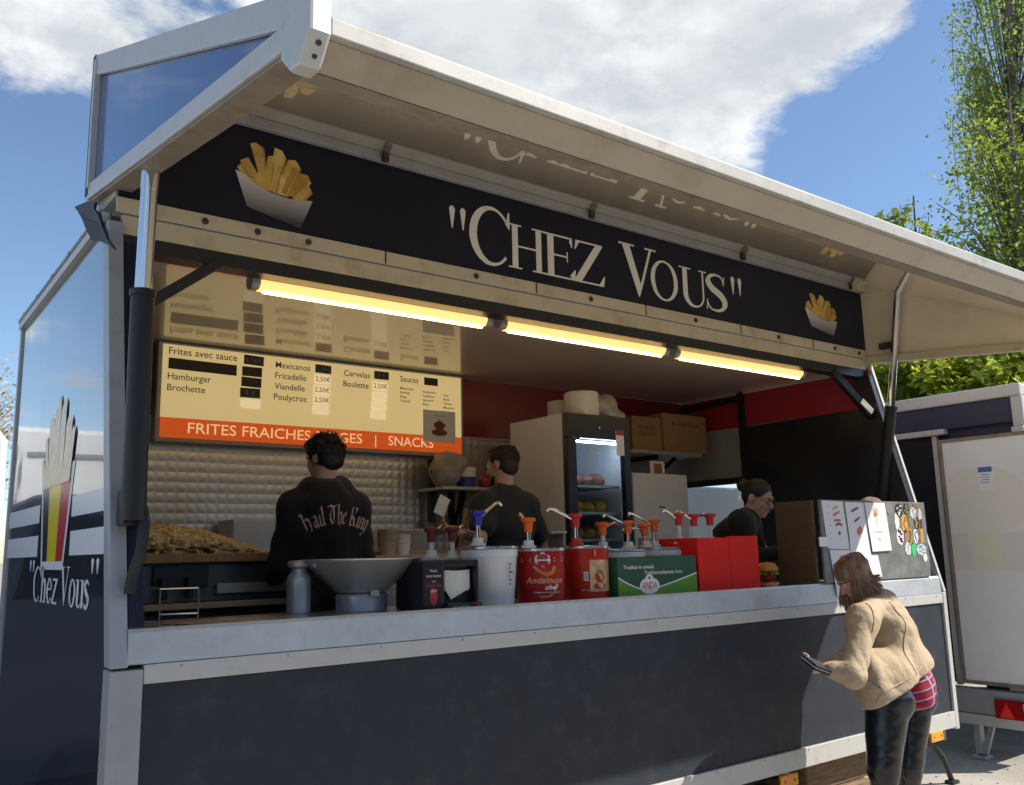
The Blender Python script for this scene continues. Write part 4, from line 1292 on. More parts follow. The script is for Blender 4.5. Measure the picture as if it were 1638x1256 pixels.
# serviette dispenser
MT['disp'] = mat('black_dispenser_plastic', (0.012, 0.012, 0.016), 0.3)
MT['napkin'] = mat('cream_serviette', (0.72, 0.70, 0.62), 0.8)
SD = thing('serviette_dispenser', 'black serviette dispenser with cream serviettes in its mouth', 'serviette dispenser', (1.58, .2, CT))
s0, s1 = (1.408, 0.1, 1.467)[0], (1.742, 0.1, 1.455)[0]
zt_ = (1.578, 0.1, 1.564)[2]
xm = s0 + (s1 - s0) * .36
MB().box(s0, xm, .08, .34, CT, zt_).build('end_panel', 'disp', SD, bevel=.006)
MB().box(xm + .001, s1 - .0, .14, .34, CT, zt_).build('back_box', 'disp', SD, bevel=.006)
MB().box(xm + .001, s1 - .01, .05, .138, CT, CT + .03).build('foot_shelf', 'disp', SD, bevel=.004)
MB().box(s1 - .018, s1, .09, .138, CT + .031, zt_).build('cheek', 'disp', SD, bevel=.004)
MB().box(xm + .001, s1 - .02, .09, .138, zt_ - .03, zt_).build('brow', 'disp', SD, bevel=.004)
nx0, nx1, nz0, nz1 = xm + .035, s1 - .03, CT + .075, zt_ - .05
nk = MB()
nk.add([(nx0, .128, nz0 + .02), (nx0 + .03, .118, nz0 - .03), (nx1, .126, nz0 + .02), (nx1, .128, nz1), ((nx0 + nx1) / 2, .12, nz1 - .004), (nx0, .13, nz1)], [(0, 1, 4, 5), (1, 2, 3, 4)])
nk.build('serviette', 'napkin', SD)
MB().box(nx0, nx1 - .004, .131, .1385, nz0 + .01, nz1 - .004).build('serviette_stack', 'napkin', SD)
b, b2 = MB(), MB()
cxp = (s0 + xm) / 2
dfn = lambda u, v: (u, .0785, v)
for i, w in enumerate(('Meals', 'taste better', 'with')):
    put_text(b, w, dfn, cxp, zt_ - .055 - .024 * i, .013 if i < 2 else .009, None, 'c')
put_text(b2, 'Coca-Cola', dfn, cxp, zt_ - .125, .018, (xm - s0) * .72, 'c', shear=.3, bold=.02)
put_text(b, 'ZERO', dfn, cxp, zt_ - .15, .011, None, 'c')
b.build('dispenser_lettering', 'white', SD)
b2.build('dispenser_logo', 'redbag', SD)
MB().flat(ellipse(cxp, CT + .065, .021, .042), lambda u, v: (u, .0788, v)).build('red_badge', 'redbag', SD)
b = MB()
put_text(b, 'Thank you for coming', lambda u, v: (u, .0485, v), xm + .03, CT + .011, .008)
b.build('dispenser_lettering', 'white', SD)
MB().flat(ellipse(s1 - .035, CT + .015, .011, .011), lambda u, v: (u, .0485, v)).build('red_badge', 'redbag', SD)

# tubs and tins of sauce
MT['bucket'] = mat('white_bucket_plastic', (0.72, 0.72, 0.71), 0.35, var=.03, subs=.1)
MT['tinred'] = mat('red_tin_print', (0.34, 0.009, 0.010), 0.3, spec=.3, var=.22, vscale=9)
MT['tinred2'] = mat('orange_red_tin_print', (0.42, 0.022, 0.008), 0.3, spec=.3, var=.2, vscale=9)
MT['tingold'] = mat('gold_print', (0.62, 0.4, 0.16), 0.35)
MT['tinpic'] = mat('cream_picture_print', (0.62, 0.38, 0.2), 0.35, var=.4, vscale=16)
MT['flame'] = mat('flame_print', (0.62, 0.2, 0.02), 0.35, var=.3, vscale=25)
MT['green'] = mat('dark_green_carton', (0.012, 0.075, 0.032), 0.45, var=.1)
MT['lime'] = mat('bright_green_carton', (0.09, 0.26, 0.012), 0.45, var=.08)
MT['redcard'] = mat('red_carton', (0.68, 0.014, 0.008), 0.6, spec=.2, var=.08)
def bucket(x, y, r, h, lab, rim=True, n='sauce_bucket'):
    o = thing(n, lab, 'bucket', (x, y, CT))
    MB().lathe((x, y, CT), [(r * .82, 0), (r * .85, .006), (r * .96, h * .86), (r * 1.0, h * .865), (r * 1.0, h * .98), (r * .98, h)], 48).build('body', 'bucket', o, smooth=True)
    MB().lathe((x, y, CT), [(r * 1.01, h + .001), (r * 1.03, h + .004), (r * 1.03, h + .014), (r * .9, h + .018), (0, h + .018)], 48).build('lid', 'steel', o, smooth=True)
    return o
def tin(x, y, r, h, lab, m):
    o = thing('sauce_tin', lab, 'sauce tin', (x, y, CT), 'printed tins of sauce on the counter')
    MB().lathe((x, y, CT), [(r * .97, 0), (r, .006), (r, h - .008)], 64).build('body', m, o, smooth=True)
    MB().lathe((x, y, CT), [(r, h - .007), (r * 1.025, h - .004), (r * 1.025, h + .008), (r * .93, h + .012), (0, h + .012)], 64).build('lid', 'steel', o, smooth=True)
    return o
def wrap(x, y, r, th0, o=.0012):
    return lambda u, v: (x + (r + o) * math.sin(th0 + u / r), y - (r + o) * math.cos(th0 + u / r), CT + v)
def cyl(px0, px1, py_, Y):
    pass
bx_, by_ = ((1.768, 0.3, 1.548)[0] + (2.153, 0.3, 1.538)[0]) / 2, .30
bu = bucket(bx_, by_, ((2.153, 0.3, 1.538)[0] - (1.768, 0.3, 1.548)[0]) / 2 * .80, .285, 'big white sauce bucket next to the serviette dispenser')
b = MB()
bf = wrap(bx_, by_, .158, -.05)
for i, w_ in enumerate((.012, .02, .008, .03, .012, .018)):
    b.flat([(.02, .10 + .02 * i), (.02 + w_, .10 + .02 * i), (.02 + w_, .112 + .02 * i), (.02, .112 + .02 * i)], bf)
b.build('side_print', 'greyink', bu)
tx, ty, tr = ((2.113, 0.26, 1.539)[0] + (2.452, 0.26, 1.531)[0]) / 2, .26, ((2.452, 0.26, 1.531)[0] - (2.113, 0.26, 1.539)[0]) / 2 * .80
t1 = tin(tx, ty, tr, .275, 'dark red tin with a hexagonal badge and gold script', 'tinred')
F1 = wrap(tx, ty, tr, R(-34))
b = MB().flat([(.045 * math.cos(R(60 * k + 30)), .225 + .04 * math.sin(R(60 * k + 30))) for k in range(6)], F1)
b.build('badge', 'white', t1)
F2 = wrap(tx, ty, tr, R(-34), .0018)
MB().flat([(.037 * math.cos(R(60 * k + 30)), .225 + .033 * math.sin(R(60 * k + 30))) for k in range(6)], F2).build('badge', 'redbag', t1)
F3 = wrap(tx, ty, tr, R(-34), .0024)
MB().flat([(-.052, .212), (.052, .212), (.052, .237), (-.052, .237)], F3).build('badge_band', 'ink', t1)
b = MB()
put_text(b, 'Pauwels', wrap(tx, ty, tr, R(-34), .003), 0, .217, .015, .088, 'c', bold=.03)
for s_ in (-1, 1):
    for i in range(2):
        x0 = .065 if s_ > 0 else -.13
        b.flat([(x0, .228 - .014 * i), (x0 + .065, .228 - .014 * i), (x0 + .065, .233 - .014 * i), (x0, .233 - .014 * i)], F1)
b.build('tin_lettering', 'white', t1)
b = MB()
put_text(b, 'Andalouse', wrap(tx, ty, tr, R(-34), .002), -.10, .10, .034, .22, 'l', shear=.35, bold=.01)
b.build('script_lettering', 'tingold', t1)
b = MB()
put_text(b, 'chef', wrap(tx, ty, tr, R(-34), .002), .01, .066, .025, .08, 'l', shear=.35, bold=.03)
put_text(b, 'Origineel met een pit', wrap(tx, ty, tr, R(-34), .002), -.05, .048, .009, .15, 'l', shear=.2)
b.build('tin_lettering', 'white', t1)
for q in (stroke(spline([(-.05, .19), (-.02, .165), (.01, .15), (.05, .155), (.07, .19)]), [.004] + [.014] * 11 + [.02] * 12 + [.003]), stroke(spline([(-.02, .03), (.03, .03), (.07, .06), (.08, .10)]), [.003] + [.012] * 17 + [.002])):
    b = MB()
    for w_ in q:
        b.flat(w_, F1)
    b.build('printed_flame', 'flame', t1)
MB().flat(ellipse(.01, .172, .016, .017), F2).build('printed_tomato', 'redbag', t1)
tx2, tr2 = ((2.452, 0.26, 1.531)[0] + (2.755, 0.26, 1.523)[0]) / 2 + .02, ((2.755, 0.26, 1.523)[0] - (2.452, 0.26, 1.531)[0]) / 2 * .84
t2 = tin(tx2, ty, tr2, .285, 'orange red tin with a cherry tomato picture panel', 'tinred2')
F1 = wrap(tx2, ty, tr2, R(-34))
g_ = lambda u0, u1, v0, v1, n=6: [(u0 + (u1 - u0) * k / n, v0) for k in range(n + 1)] + [(u1 - (u1 - u0) * k / n, v1) for k in range(n + 1)]
def wpatch(fn, u0, u1, v0, v1, n=6):
    b = MB()
    for k in range(n):
        a, c = u0 + (u1 - u0) * k / n, u0 + (u1 - u0) * (k + 1) / n
        b.flat([(a, v0), (c, v0), (c, v1), (a, v1)], fn)
    return b
wpatch(F1, .0, .15, .04, .215).build('picture_panel', 'tinpic', t2)
F2 = wrap(tx2, ty, tr2, R(-34), .002)
b = MB()
b.flat(ellipse(.06, .12, .03, .032), F2).flat(ellipse(.06, .07, .04, .02), F2)
b.build('printed_tomato', 'redbag', t2)
MB().flat([(.045, .15), (.06, .145), (.085, .155), (.06, .152), (.05, .165)], F2).build('printed_leaf', 'lime', t2)
wpatch(F1, -.035, -.008, .10, .15, 2).build('barcode_panel', 'white', t2)
b = MB()
for k in range(5):
    b.flat([(-.031 + .005 * k, .104), (-.029 + .005 * k, .104), (-.029 + .005 * k, .146), (-.031 + .005 * k, .146)], F2)
b.build('barcode', 'ink', t2)
for i, m in enumerate(('ink', 'tingold', 'redbag')):
    MB().flat([(.02 + .008 * i, .238), (.028 + .008 * i, .238), (.028 + .008 * i, .272), (.02 + .008 * i, .272)], F2).build('ribbon_band', m, t2)
b = MB()
put_text(b, 'POT 10 kg', F1, -.05, .045, .008)
b.build('tin_lettering', 'white', t2)
bkx = (2.988, 0.36, 1.518)[0]
bucket(bkx, .36, .155, .255, 'white sauce bucket half hidden behind the green carton')
bkx2 = (3.393, 0.38, 1.508)[0]
bucket(bkx2, .40, .15, .262, 'white sauce bucket behind the right half of the green carton')
gx0, gx1 = (2.714, 0.1, 1.454)[0], (3.377, 0.1, 1.432)[0]
gzt = (3.035, 0.1, 1.552)[2]
GC = thing('green_carton', 'green sauce carton with a white oval badge on the counter', 'carton', ((gx0 + gx1) / 2, .15, CT))
MB().box(gx0, gx1, .10, .19, CT, gzt).build('box', 'green', GC, bevel=.003)
hw = lambda u: .11 - .075 * math.sin(min(1, u / .38) * math.pi / 2) if u < .38 else .035 + .085 * ((u - .38) / .62) ** 1.15
us = [k / 24 for k in range(25)]
Wd = gx1 - gx0
b = MB()
for a, c in zip(us[:-1], us[1:]):
    b.flat([(gx0 + a * Wd, CT + .003), (gx0 + c * Wd, CT + .003), (gx0 + c * Wd, CT + hw(c)), (gx0 + a * Wd, CT + hw(a))], lambda u, v: (u, .0985, v))
b.build('lime_field', 'lime', GC)
b = MB()
for q in stroke([(gx0 + u * Wd, CT + hw(u)) for u in us], .008):
    b.flat(q, lambda u, v: (u, .0978, v))
b.build('white_swoosh', 'white', GC)
ox = gx0 + .38 * Wd
MB().flat(ellipse(ox, CT + .058, .082, .048), lambda u, v: (u, .0971, v)).flat(ellipse(ox, CT + .09, .035, .035), lambda u, v: (u, .0974, v)).build('oval_badge', 'white', GC)
b = MB()
for i, c in enumerate('ANDA'):
    put_text(b, c, lambda u, v: (u, .0964, v), ox - .048 + .032 * i, CT + .04, .042, .03, 'c')
b.flat(ellipse(ox, CT + .103, .01, .008), lambda u, v: (u, .0964, v))
b.build('badge_lettering', 'redcard', GC)
b = MB()
put_text(b, 'Traditie in smaak.', lambda u, v: (u, .0978, v), gx0 + .07 * Wd, gzt - .068, .022, .38 * Wd, 'l', bold=.012)
b.build('carton_lettering', 'white', GC)
b = MB()
for w_, o_, l_ in (('Traditionnellement', .32, .38), ('bon.', .72, .09)):
    put_text(b, w_, lambda u, v: (u, .0978, v), gx0 + o_ * Wd, gzt - .102, .022, l_ * Wd, 'l', bold=.012)
b.build('carton_lettering', 'white', GC)
rx0, rxm, rx1 = (3.423, 0.12, 1.506)[0], (3.725, 0.12, 1.499)[0], (4.015, 0.12, 1.492)[0]
rzt = (3.691, 0.12, 1.657)[2]
RC = thing('red_carton', 'plain red carton holding three sauce pumps', 'carton', ((rx0 + rx1) / 2, .3, CT))
MB().box(rx0, rxm - .002, .12, .145, CT, rzt).build('front_flap', 'redcard', RC)
MB().box(rxm + .002, rx1, .12, .145, CT, rzt + .008).build('front_flap', 'redcard', RC)
MB().px([(.147, CT), (.147, rzt), (.60, rzt + .0), (.62, rzt - .03), (.62, CT)], rx0, rx0 + .02).build('side_flap', 'redcard', RC)
MB().px([(.147, CT), (.147, rzt), (.62, rzt), (.62, CT)], rx1 - .02, rx1).build('side_flap', 'redcard', RC)
MB().box(rx0 + .022, rx1 - .022, .16, .60, CT, rzt - .035).build('inner_tub', 'bucket', RC, bevel=.01)
# burger ornament
bp_ = ((4.231, 0.22, 1.362)[0], .22, CT)
BG = thing('burger_ornament', 'toy burger ornament standing right of the red carton', 'ornament', bp_)
MT['bun'] = mat('toasted_bun', (0.52, 0.24, 0.06), 0.45, var=.2)
MT['lettuce'] = mat('lettuce_yellow_green', (0.42, 0.42, 0.03), 0.5, var=.3)
MT['patty'] = mat('tomato_red', (0.42, 0.03, 0.02), 0.4)
MB().lathe(bp_, [(.065, 0), (.07, .012), (.066, .028), (0, .03)], 24).build('bun_base', 'bun', BG, smooth=True)
MB().lathe(bp_, [(.02, .031), (.03, .04), (.062, .075), (0, .078)], 24).build('red_filling', 'patty', BG, smooth=True)
lz = MB()
n_ = 36
lz.add([(bp_[0] + (.07 + .008 * math.sin(k * 1.9)) * math.cos(2 * math.pi * k / n_), bp_[1] + (.07 + .008 * math.sin(k * 1.9)) * math.sin(2 * math.pi * k / n_), CT + .085 + .012 * math.sin(k * 2.3)) for k in range(n_)] + [(bp_[0], bp_[1], CT + .08), (bp_[0], bp_[1], CT + .10)],
       [(k, (k + 1) % n_, n_) for k in range(n_)] + [((k + 1) % n_, k, n_ + 1) for k in range(n_)])
lz.build('lettuce', 'lettuce', BG)
MB().lathe(bp_, [(.06, .1), (.072, .108), (.07, .13), (.05, .155), (0, .165)], 24).build('bun_top', 'bun', BG, smooth=True)
dk = thing('dark_tub', 'small dark steel tub behind the burger ornament', 'tub', (bp_[0] + .16, .34, CT))
MB().lathe((bp_[0] + .16, .34, CT), [(.05, 0), (.055, .06), (.06, .08), (.055, .08), (.045, .01), (0, .01)], 20).build('tub', 'darksteel', dk, smooth=True)

# sauce pumps
MT['pblue'] = mat('blue_pump_cap', (0.02, 0.025, 0.35), 0.35)
MT['porange'] = mat('orange_pump_cap', (0.75, 0.12, 0.012), 0.35)
MT['pred'] = mat('red_pump_cap', (0.5, 0.012, 0.02), 0.35)
MT['pdark'] = mat('maroon_pump_cap', (0.16, 0.012, 0.018), 0.4)
MT['pwhite'] = mat('white_pump_collar', (0.68, 0.67, 0.65), 0.4)
pg = 'sauce pumps along the counter'
def pump(base, h, m, ang, lab, rise=.05, shaft='chrome', collar='pwhite', tilt=0.0, long=.17):
    o = thing('sauce_pump', lab, 'sauce pump', base, pg)
    T = Matrix.Rotation(tilt, 3, 'Y')
    P = lambda r, z: tuple(Vector(base) + T @ Vector((0, 0, z)))
    MB().lathe(base, [(.042, 0), (.042, .012), (.03, .016), (.028, .04), (.02, .042)], 20, T).build('collar', collar, o, smooth=True)
    MB().lathe(base, [(.013, .042), (.013, h - .075)], 14, T).build('shaft', shaft, o, smooth=True)
    MB().lathe(base, [(.022, h - .078), (.024, h - .045), (.026, h - .028), (.040, h - .018), (.042, h - .006), (.036, h), (0, h)], 22, T).build('cap', m, o, smooth=True)
    d = Vector((math.cos(ang), math.sin(ang), 0))
    c = Vector(P(0, h - .03))
    pts = spline([tuple(c + d * .02), tuple(c + d * long * .5 + Vector((0, 0, rise * .55))), tuple(c + d * long * .85 + Vector((0, 0, rise))), tuple(c + d * long + Vector((0, 0, rise - .015)))], 4)
    MB().tube(pts, .009, 8).build('spout', 'chrome', o, smooth=True)
    return o
def base_at(p, z):
    return (p[0], p[1], z)
pump(base_at((1.861, 0.26, 1.61), CT + .305), .185, 'pblue', .1, 'blue capped sauce pump in the big white bucket', .075)
pump(base_at((2.186, 0.24, 1.604), CT + .288), .165, 'porange', 1.2, 'orange capped sauce pump in the dark red tin', .06)
pump(base_at((2.532, 0.24, 1.609), CT + .298), .18, 'pred', 2.7, 'bright red capped sauce pump in the tin with the tomato picture', .06, collar='pred')
pump(base_at((2.852, 0.36, 1.588), CT + .274), .16, 'porange', .2, 'orange sauce pump directly right of the tomato picture tin', .03, 'pwhite')
pump(base_at((3.066, 0.36, 1.576), CT + .274), .17, 'porange', 3.3, 'orange sauce pump with a long steel spout above the green carton lettering', .06, long=.25)
pump(base_at((3.301, 0.44, 1.581), CT + .281), .15, 'porange', 3.0, 'lower orange sauce pump, left of the pair nearest the red carton', .0, tilt=-.12)
pump(base_at((3.381, 0.44, 1.588), CT + .281), .175, 'porange', 2.6, 'higher orange sauce pump, right of the pair nearest the red carton', .07)
pump(base_at((3.463, 0.3, 1.659), rzt - .034), .195, 'pred', 2.9, 'red sauce pump nearest the left end of the red carton', .05, 'pwhite', long=.12)
pump(base_at((3.605, 0.3, 1.662), rzt - .034), .19, 'pred', 2.9, 'red sauce pump between the other two in the red carton', .05, 'pwhite', long=.14)
pump(base_at((3.764, 0.3, 1.665), rzt - .034), .195, 'pred', 1.5, 'red sauce pump nearest the dark haired worker in the red carton', .03, 'pwhite', long=.08)
for p, h, lab, wl in (((1.721, 0.5, 1.576), .16, 'maroon sauce pump left above the serviette dispenser', 'cream sauce bucket left behind the serviette dispenser'), ((1.831, 0.46, 1.567), .17, 'maroon sauce pump right above the serviette dispenser', 'cream sauce bucket right behind the serviette dispenser')):
    bk = bucket(p[0], p[1], .12, p[2] - CT - .02, wl)
    pump(base_at(p, p[2]), h, 'pdark', .6, lab, .04, 'pwhite', 'pwhite' if p[0] < 1.9 else 'pred')

# brown side screen of the till place and the sticker board
bs = MB().px([(.02, 1.33), (.02, 1.90), ((4.52, 0.328, 1.898)[1], 1.90), ((4.52, 0.328, 1.898)[1], 1.33)], 4.50, 4.525)
tag(bs.build('side_screen', 'brownboard', bevel=.003), 'plain brown side screen standing on the counter beside the till', 'screen')
MT['boardgrey'] = mat('grey_scuffed_board', (0.15, 0.155, 0.15), 0.5, var=.3, vscale=9, dirt=(.3, .3, .29), dirt_amt=.4, dscale=6)
NB = thing('notice_board', 'grey scuffed board with paper price lists and round stickers', 'notice board', (5.2, 0, 1.34))
MB().box(4.545, 5.93, -.012, .004, 1.34, 1.905).build('panel', 'boardgrey', NB, bevel=.002)
MB().box(4.50, 4.60, -.022, -.0135, 1.585, 1.65).build('clip', 'sheet', NB, bevel=.003)
MT['paperprint'] = mat('white_menu_paper', (0.74, 0.74, 0.78), 0.55)
MT['sausage'] = mat('sausage_print', (0.26, 0.07, 0.04), .5)
MT['salmon'] = mat('salmon_print', (0.55, 0.16, 0.12), .5)
def sheet(pts, y, lab):
    b = MB()
    b.py([(u, v) for u, v in pts], y - .0015, y)
    return b.build('menu_sheet', 'paperprint', NB, label=lab)
s1 = sheet([(4.565, 1.90), (4.82, 1.895), (4.85, 1.62), (4.855, 1.56), (4.60, 1.57)], -.0135, 'white price list with five sausage pictures')
s2 = sheet([(4.845, 1.893), (5.09, 1.89), (5.11, 1.70), (5.125, 1.50), (4.865, 1.50), (4.87, 1.65)], -.0135, 'white price list with two dark sausage pictures')
s3 = sheet([(4.61, 1.563), (4.855, 1.555), (4.875, 1.30), (4.88, 1.25), (4.66, 1.25)], -.0175, 'lower white price list hanging over the counter edge')
s4 = sheet([(4.87, 1.515), (5.20, 1.515), (5.235, 1.36), (4.90, 1.36)], -.0185, 'white sheet behind the woman')
s5 = sheet([(5.08, 1.892), (5.345, 1.893), (5.385, 1.545), (5.13, 1.54)], -.023, 'white sheet with a drawing of a frites cone')
def blot(par, u, v, du, dv, m, a=.5, bend=0.0, y=-.0165, w=.018):
    b = MB()
    P = [(u + du * (k / 6 - .5), v + dv * (k / 6 - .5) + bend * (1 - (k / 3 - 1) ** 2)) for k in range(7)]
    for q in stroke(P, [w * .6] + [w] * 5 + [w * .6]):
        b.flat(q, lambda a_, c_: (a_, y, c_))
    b.build('printed_picture', m, par)
for i, (u, v, du, dv, m, bd) in enumerate(((4.72, 1.85, .075, .02, 'tingold', 0), (4.73, 1.81, .085, .03, 'salmon', 0), (4.735, 1.763, .085, 0, 'salmon', 0), (4.75, 1.725, .085, 0, 'sausage', .014))):
    blot(s1, u, v, du, dv, m, bend=bd)
blot(s1, 4.75, 1.675, .025, .0, 'pdark', w=.026)
blot(s2, 4.96, 1.84, .095, .03, 'sausage')
blot(s2, 4.98, 1.77, .075, .035, 'sausage')
blot(s2, 5.0, 1.69, .06, .04, 'salmon', w=.05)
ln = MB()
for k in range(6):
    ln.flat([(4.63, 1.86 - .045 * k), (4.655, 1.86 - .045 * k), (4.655, 1.863 - .045 * k), (4.63, 1.863 - .045 * k)], lambda u, v: (u, -.0162, v))
for k in range(9):
    w_ = .05 + .03 * rng.random()
    ln.flat([(4.70, 1.49 - .018 * k), (4.70 + w_, 1.49 - .018 * k), (4.70 + w_, 1.494 - .018 * k), (4.70, 1.494 - .018 * k)], lambda u, v: (u, -.0202, v))
put_text(ln, 'Sauces', lambda u, v: (u, -.0202, v), 4.72, 1.51, .013)
ln.build('printed_lines', 'greyink', NB)
cnp = MB()
for q in ([(5.18, 1.815), (5.235, 1.815), (5.225, 1.79), (5.19, 1.79)],):
    cnp.flat(q, lambda u, v: (u, -.0252, v))
for k in range(5):
    for q in stroke([(5.195 + .008 * k, 1.815), (5.175 + .018 * k, 1.855 - .01 * abs(k - 2) + .01)], .005):
        cnp.flat(q, lambda u, v: (u, -.0254, v))
cnp.build('drawn_frites', 'flame', s5)
b = MB()
for q in stroke([(5.20, 1.775), (5.222, 1.715), (5.24, 1.775)], .0035):
    b.flat(q, lambda u, v: (u, -.0252, v))
put_text(b, 'EN VENTE ICI', lambda u, v: (u, -.0252, v), 5.165, 1.675, .010, .12)
b.build('drawn_cone', 'salmon', s5)
b = MB()
put_text(b, '3,00', lambda u, v: (u, -.0252, v), 5.215, 1.62, .016)
b.build('price', 'greyink', s5)
stk = [(5.42, 1.852, .052, .044, (.22, .22, .21), None), (5.55, 1.84, .048, .053, (.02, .02, .02), (.6, .6, .6)), (5.655, 1.853, .04, .043, (.02, .02, .02), (.5, .32, .06)), (5.805, 1.875, .05, .014, (.2, .12, .03), (.4, .26, .08)),
       (5.75, 1.822, .044, .044, (.6, .6, .6), (.3, .32, .33)), (5.845, 1.81, .03, .05, (.45, .45, .45), (.65, .65, .65)), (5.51, 1.755, .03, .072, (.72, .72, .72), None), (5.61, 1.74, .04, .07, (.62, .42, .04), (.55, .1, .05)),
       (5.68, 1.775, .014, .045, (.22, .16, .06), (.35, .25, .1)), (5.79, 1.745, .04, .048, (.05, .035, .01), (.42, .28, .07)), (5.855, 1.74, .014, .038, (.12, .04, .05), (.2, .1, .2)),
       (5.535, 1.645, .05, .062, (.75, .75, .75), (.02, .02, .02)), (5.62, 1.65, .022, .045, (.4, .16, .16), None), (5.675, 1.645, .032, .06, (.35, .26, .06), (.08, .07, .03)), (5.755, 1.645, .032, .055, (.75, .75, .75), (.3, .08, .3)), (5.845, 1.65, .024, .055, (.5, .3, .05), (.6, .42, .1)),
       (5.63, 1.555, .04, .048, (.72, .72, .72), (.45, .45, .45)), (5.71, 1.55, .03, .058, (.03, .55, .2), None), (5.82, 1.545, .07, .042, (.55, .6, .6), (.12, .28, .4)), (5.865, 1.485, .028, .034, (.7, .7, .68), None)]
for i, (u, v, a, c, c1, c2) in enumerate(stk):
    sq = a < .02 or (c / a > 1.6 and i in (8, 10, 12, 13, 15)) or a > 2.5 * c
    poly = [(u - a, v - c), (u + a, v - c), (u + a, v + c), (u - a, v + c)] if sq else [(u + a * (1 + .12 * math.sin(3 * k + i)) * math.cos(k * math.pi / 9), v + c * (1 + .1 * math.sin(2 * k + i)) * math.sin(k * math.pi / 9)) for k in range(18)]
    o = MB().py(poly, -.0145, -.0125).build('sticker', mat('sticker_print_%d' % i, c1, .4), NB)
    if c2:
        b = MB()
        for k in range(5):
            uu, vv = u + rng.uniform(-.5, .5) * a, v + (k / 2 - 1) * c * .6
            b.flat(ellipse(uu, vv, a * rng.uniform(.25, .45), c * rng.uniform(.1, .2), 10), lambda p_, q_: (p_, -.0150 - .0004 * k, q_))
        b.build('sticker_mark', mat('sticker_mark_%d' % i, c2, .4), o)
cl = (5.597, 0.25, 1.953)
cf_ = Field((cl[0] - .3, .05, 1.8), (cl[0] + .35, .5, 2.05), .008)
cf_.ell((cl[0], .25, 1.86), (.14, .1, .09)).folds(.006, 4, 40)
tag(cf_.build('folded_cloth', mat('grey_brown_cloth', (.2, .13, .1), .9, var=.3)), 'crumpled brown cloth heaped behind the sticker board', 'cloth')
# wooden packing blocks under the trailer
bq = 'timber packing blocks under the trailer'
tag(MB().box(4.36, 5.15, .12, .5, .0, .19).build('timber_block', 'wood', bevel=.012), 'longer weathered timber block, on top of its stack under the trailer', 'timber block', bq)
tag(MB().box(4.30, 5.02, .08, .52, ZG, -.002).build('timber_block', 'wood', bevel=.012), 'dark timber block at the bottom of the stack under the trailer', 'timber block', bq)

# ------------------------------------------------------------------ neighbouring trailer beyond the till end
NX = 7.15
MT['whitepanel'] = mat('matt_white_door_panel', (0.82, 0.82, 0.81), 0.4, var=.05, vscale=2, dirt=(.68, .66, .62), dirt_amt=.4, dscale=1.6)
MT['navypanel'] = mat('blue_black_trailer_panel', (0.022, 0.032, 0.065), 0.45)
MT['lampred'] = mat('red_lamp_lens', (0.3, 0.008, 0.012), 0.15, coat=.5, var=.2, vscale=40)
MT['ghost'] = mat('faded_print_cream', (0.62, 0.56, 0.45), 0.4, var=.08)
NT = thing('catering_trailer', 'neighbouring dark trailer with its white rear door and red tail lamp', 'trailer', (8.5, .6, ZG))
cy0, cz1 = (7.15, -0.234, 2.907)[1], (7.15, -0.234, 2.907)[2]
yl = 1.45
db0, db1 = (7.15, 0.456, 2.506), (7.15, -0.293, 2.482)
dbl = (7.15, 0.54, 0.387)
yr = cy0 - .06
MB().box(NX, NX + .05, yr, yl, db0[2] + .10, cz1 - .09).build('end_panel', 'navypanel', NT)
MB().box(NX + .05, NX + 4.5, yr + .01, yl, .42, cz1 - .095).build('body', 'navypanel', NT)
MB().box(NX - .03, NX + 4.5, yr - .02, yl, cz1 - .088, cz1 + .02).build('roof_rail', 'alu', NT, bevel=.012)
MB().box(NX - .025, NX + .06, yr - .025, yr + .07, db0[2] + .05, cz1 - .09).build('corner_post', 'alu', NT, bevel=.01)
MB().box(NX - .05, NX + .06, yr - .025, yr + .08, .3, db0[2] + .048).build('corner_post', 'alu', NT, bevel=.01)
MB().box(NX - .06, NX + .03, (7.15, 0.365, 2.587)[1], yl, db0[2] + .05, db0[2] + .10).build('hatch_hood', 'alu', NT, bevel=.006)
MB().box(NX - .02, NX + .03, db0[1] + .0, db0[1] + .045, dbl[2] - .02, db0[2] + .048).build('door_post', 'alu', NT, bevel=.005)
MB().box(NX - .01, NX + .03, db0[1] + .05, yl, dbl[2], db0[2] + .03).build('dark_hatch_slab', 'wallblack', NT)  # flat black slab; the darkness of the open hatch is put into its colour
dz0, dz1 = dbl[2] + .005, db0[2] - .0
dr = MB().box(NX - .06, NX - .022, yr - .10, db0[1] - .035, dz0, dz1).build('door', 'whitepanel', NT, bevel=.01, label='white door leaf with a faded frites print')
yA, yB = yr - .10, db0[1] - .035
fr_ = MB()
for a, b_, c, d in ((yA, yB, dz1 - .03, dz1), (yA, yB, dz0, dz0 + .03), (yB - .03, yB, dz0 + .031, dz1 - .031)):
    fr_.box(NX - .068, NX - .0605, a, b_, c, d)
fr_.build('door_seal', 'raildirt_shade', dr)
def nfn(o):
    return lambda u, v: (NX - .0615 - o, min(max(u, yA + .04), yB - .04), v)
P = (7.09, 0.142, 1.416)
yc = (7.09, 0.097, 1.681)[1]
MB().flat(ellipse(yc, (7.09, 0.088, 1.761)[2] + .18, .40, .30, 28), nfn(0)).build('faded_print', mat('faded_a', (.80, .76, .69), .4), dr)
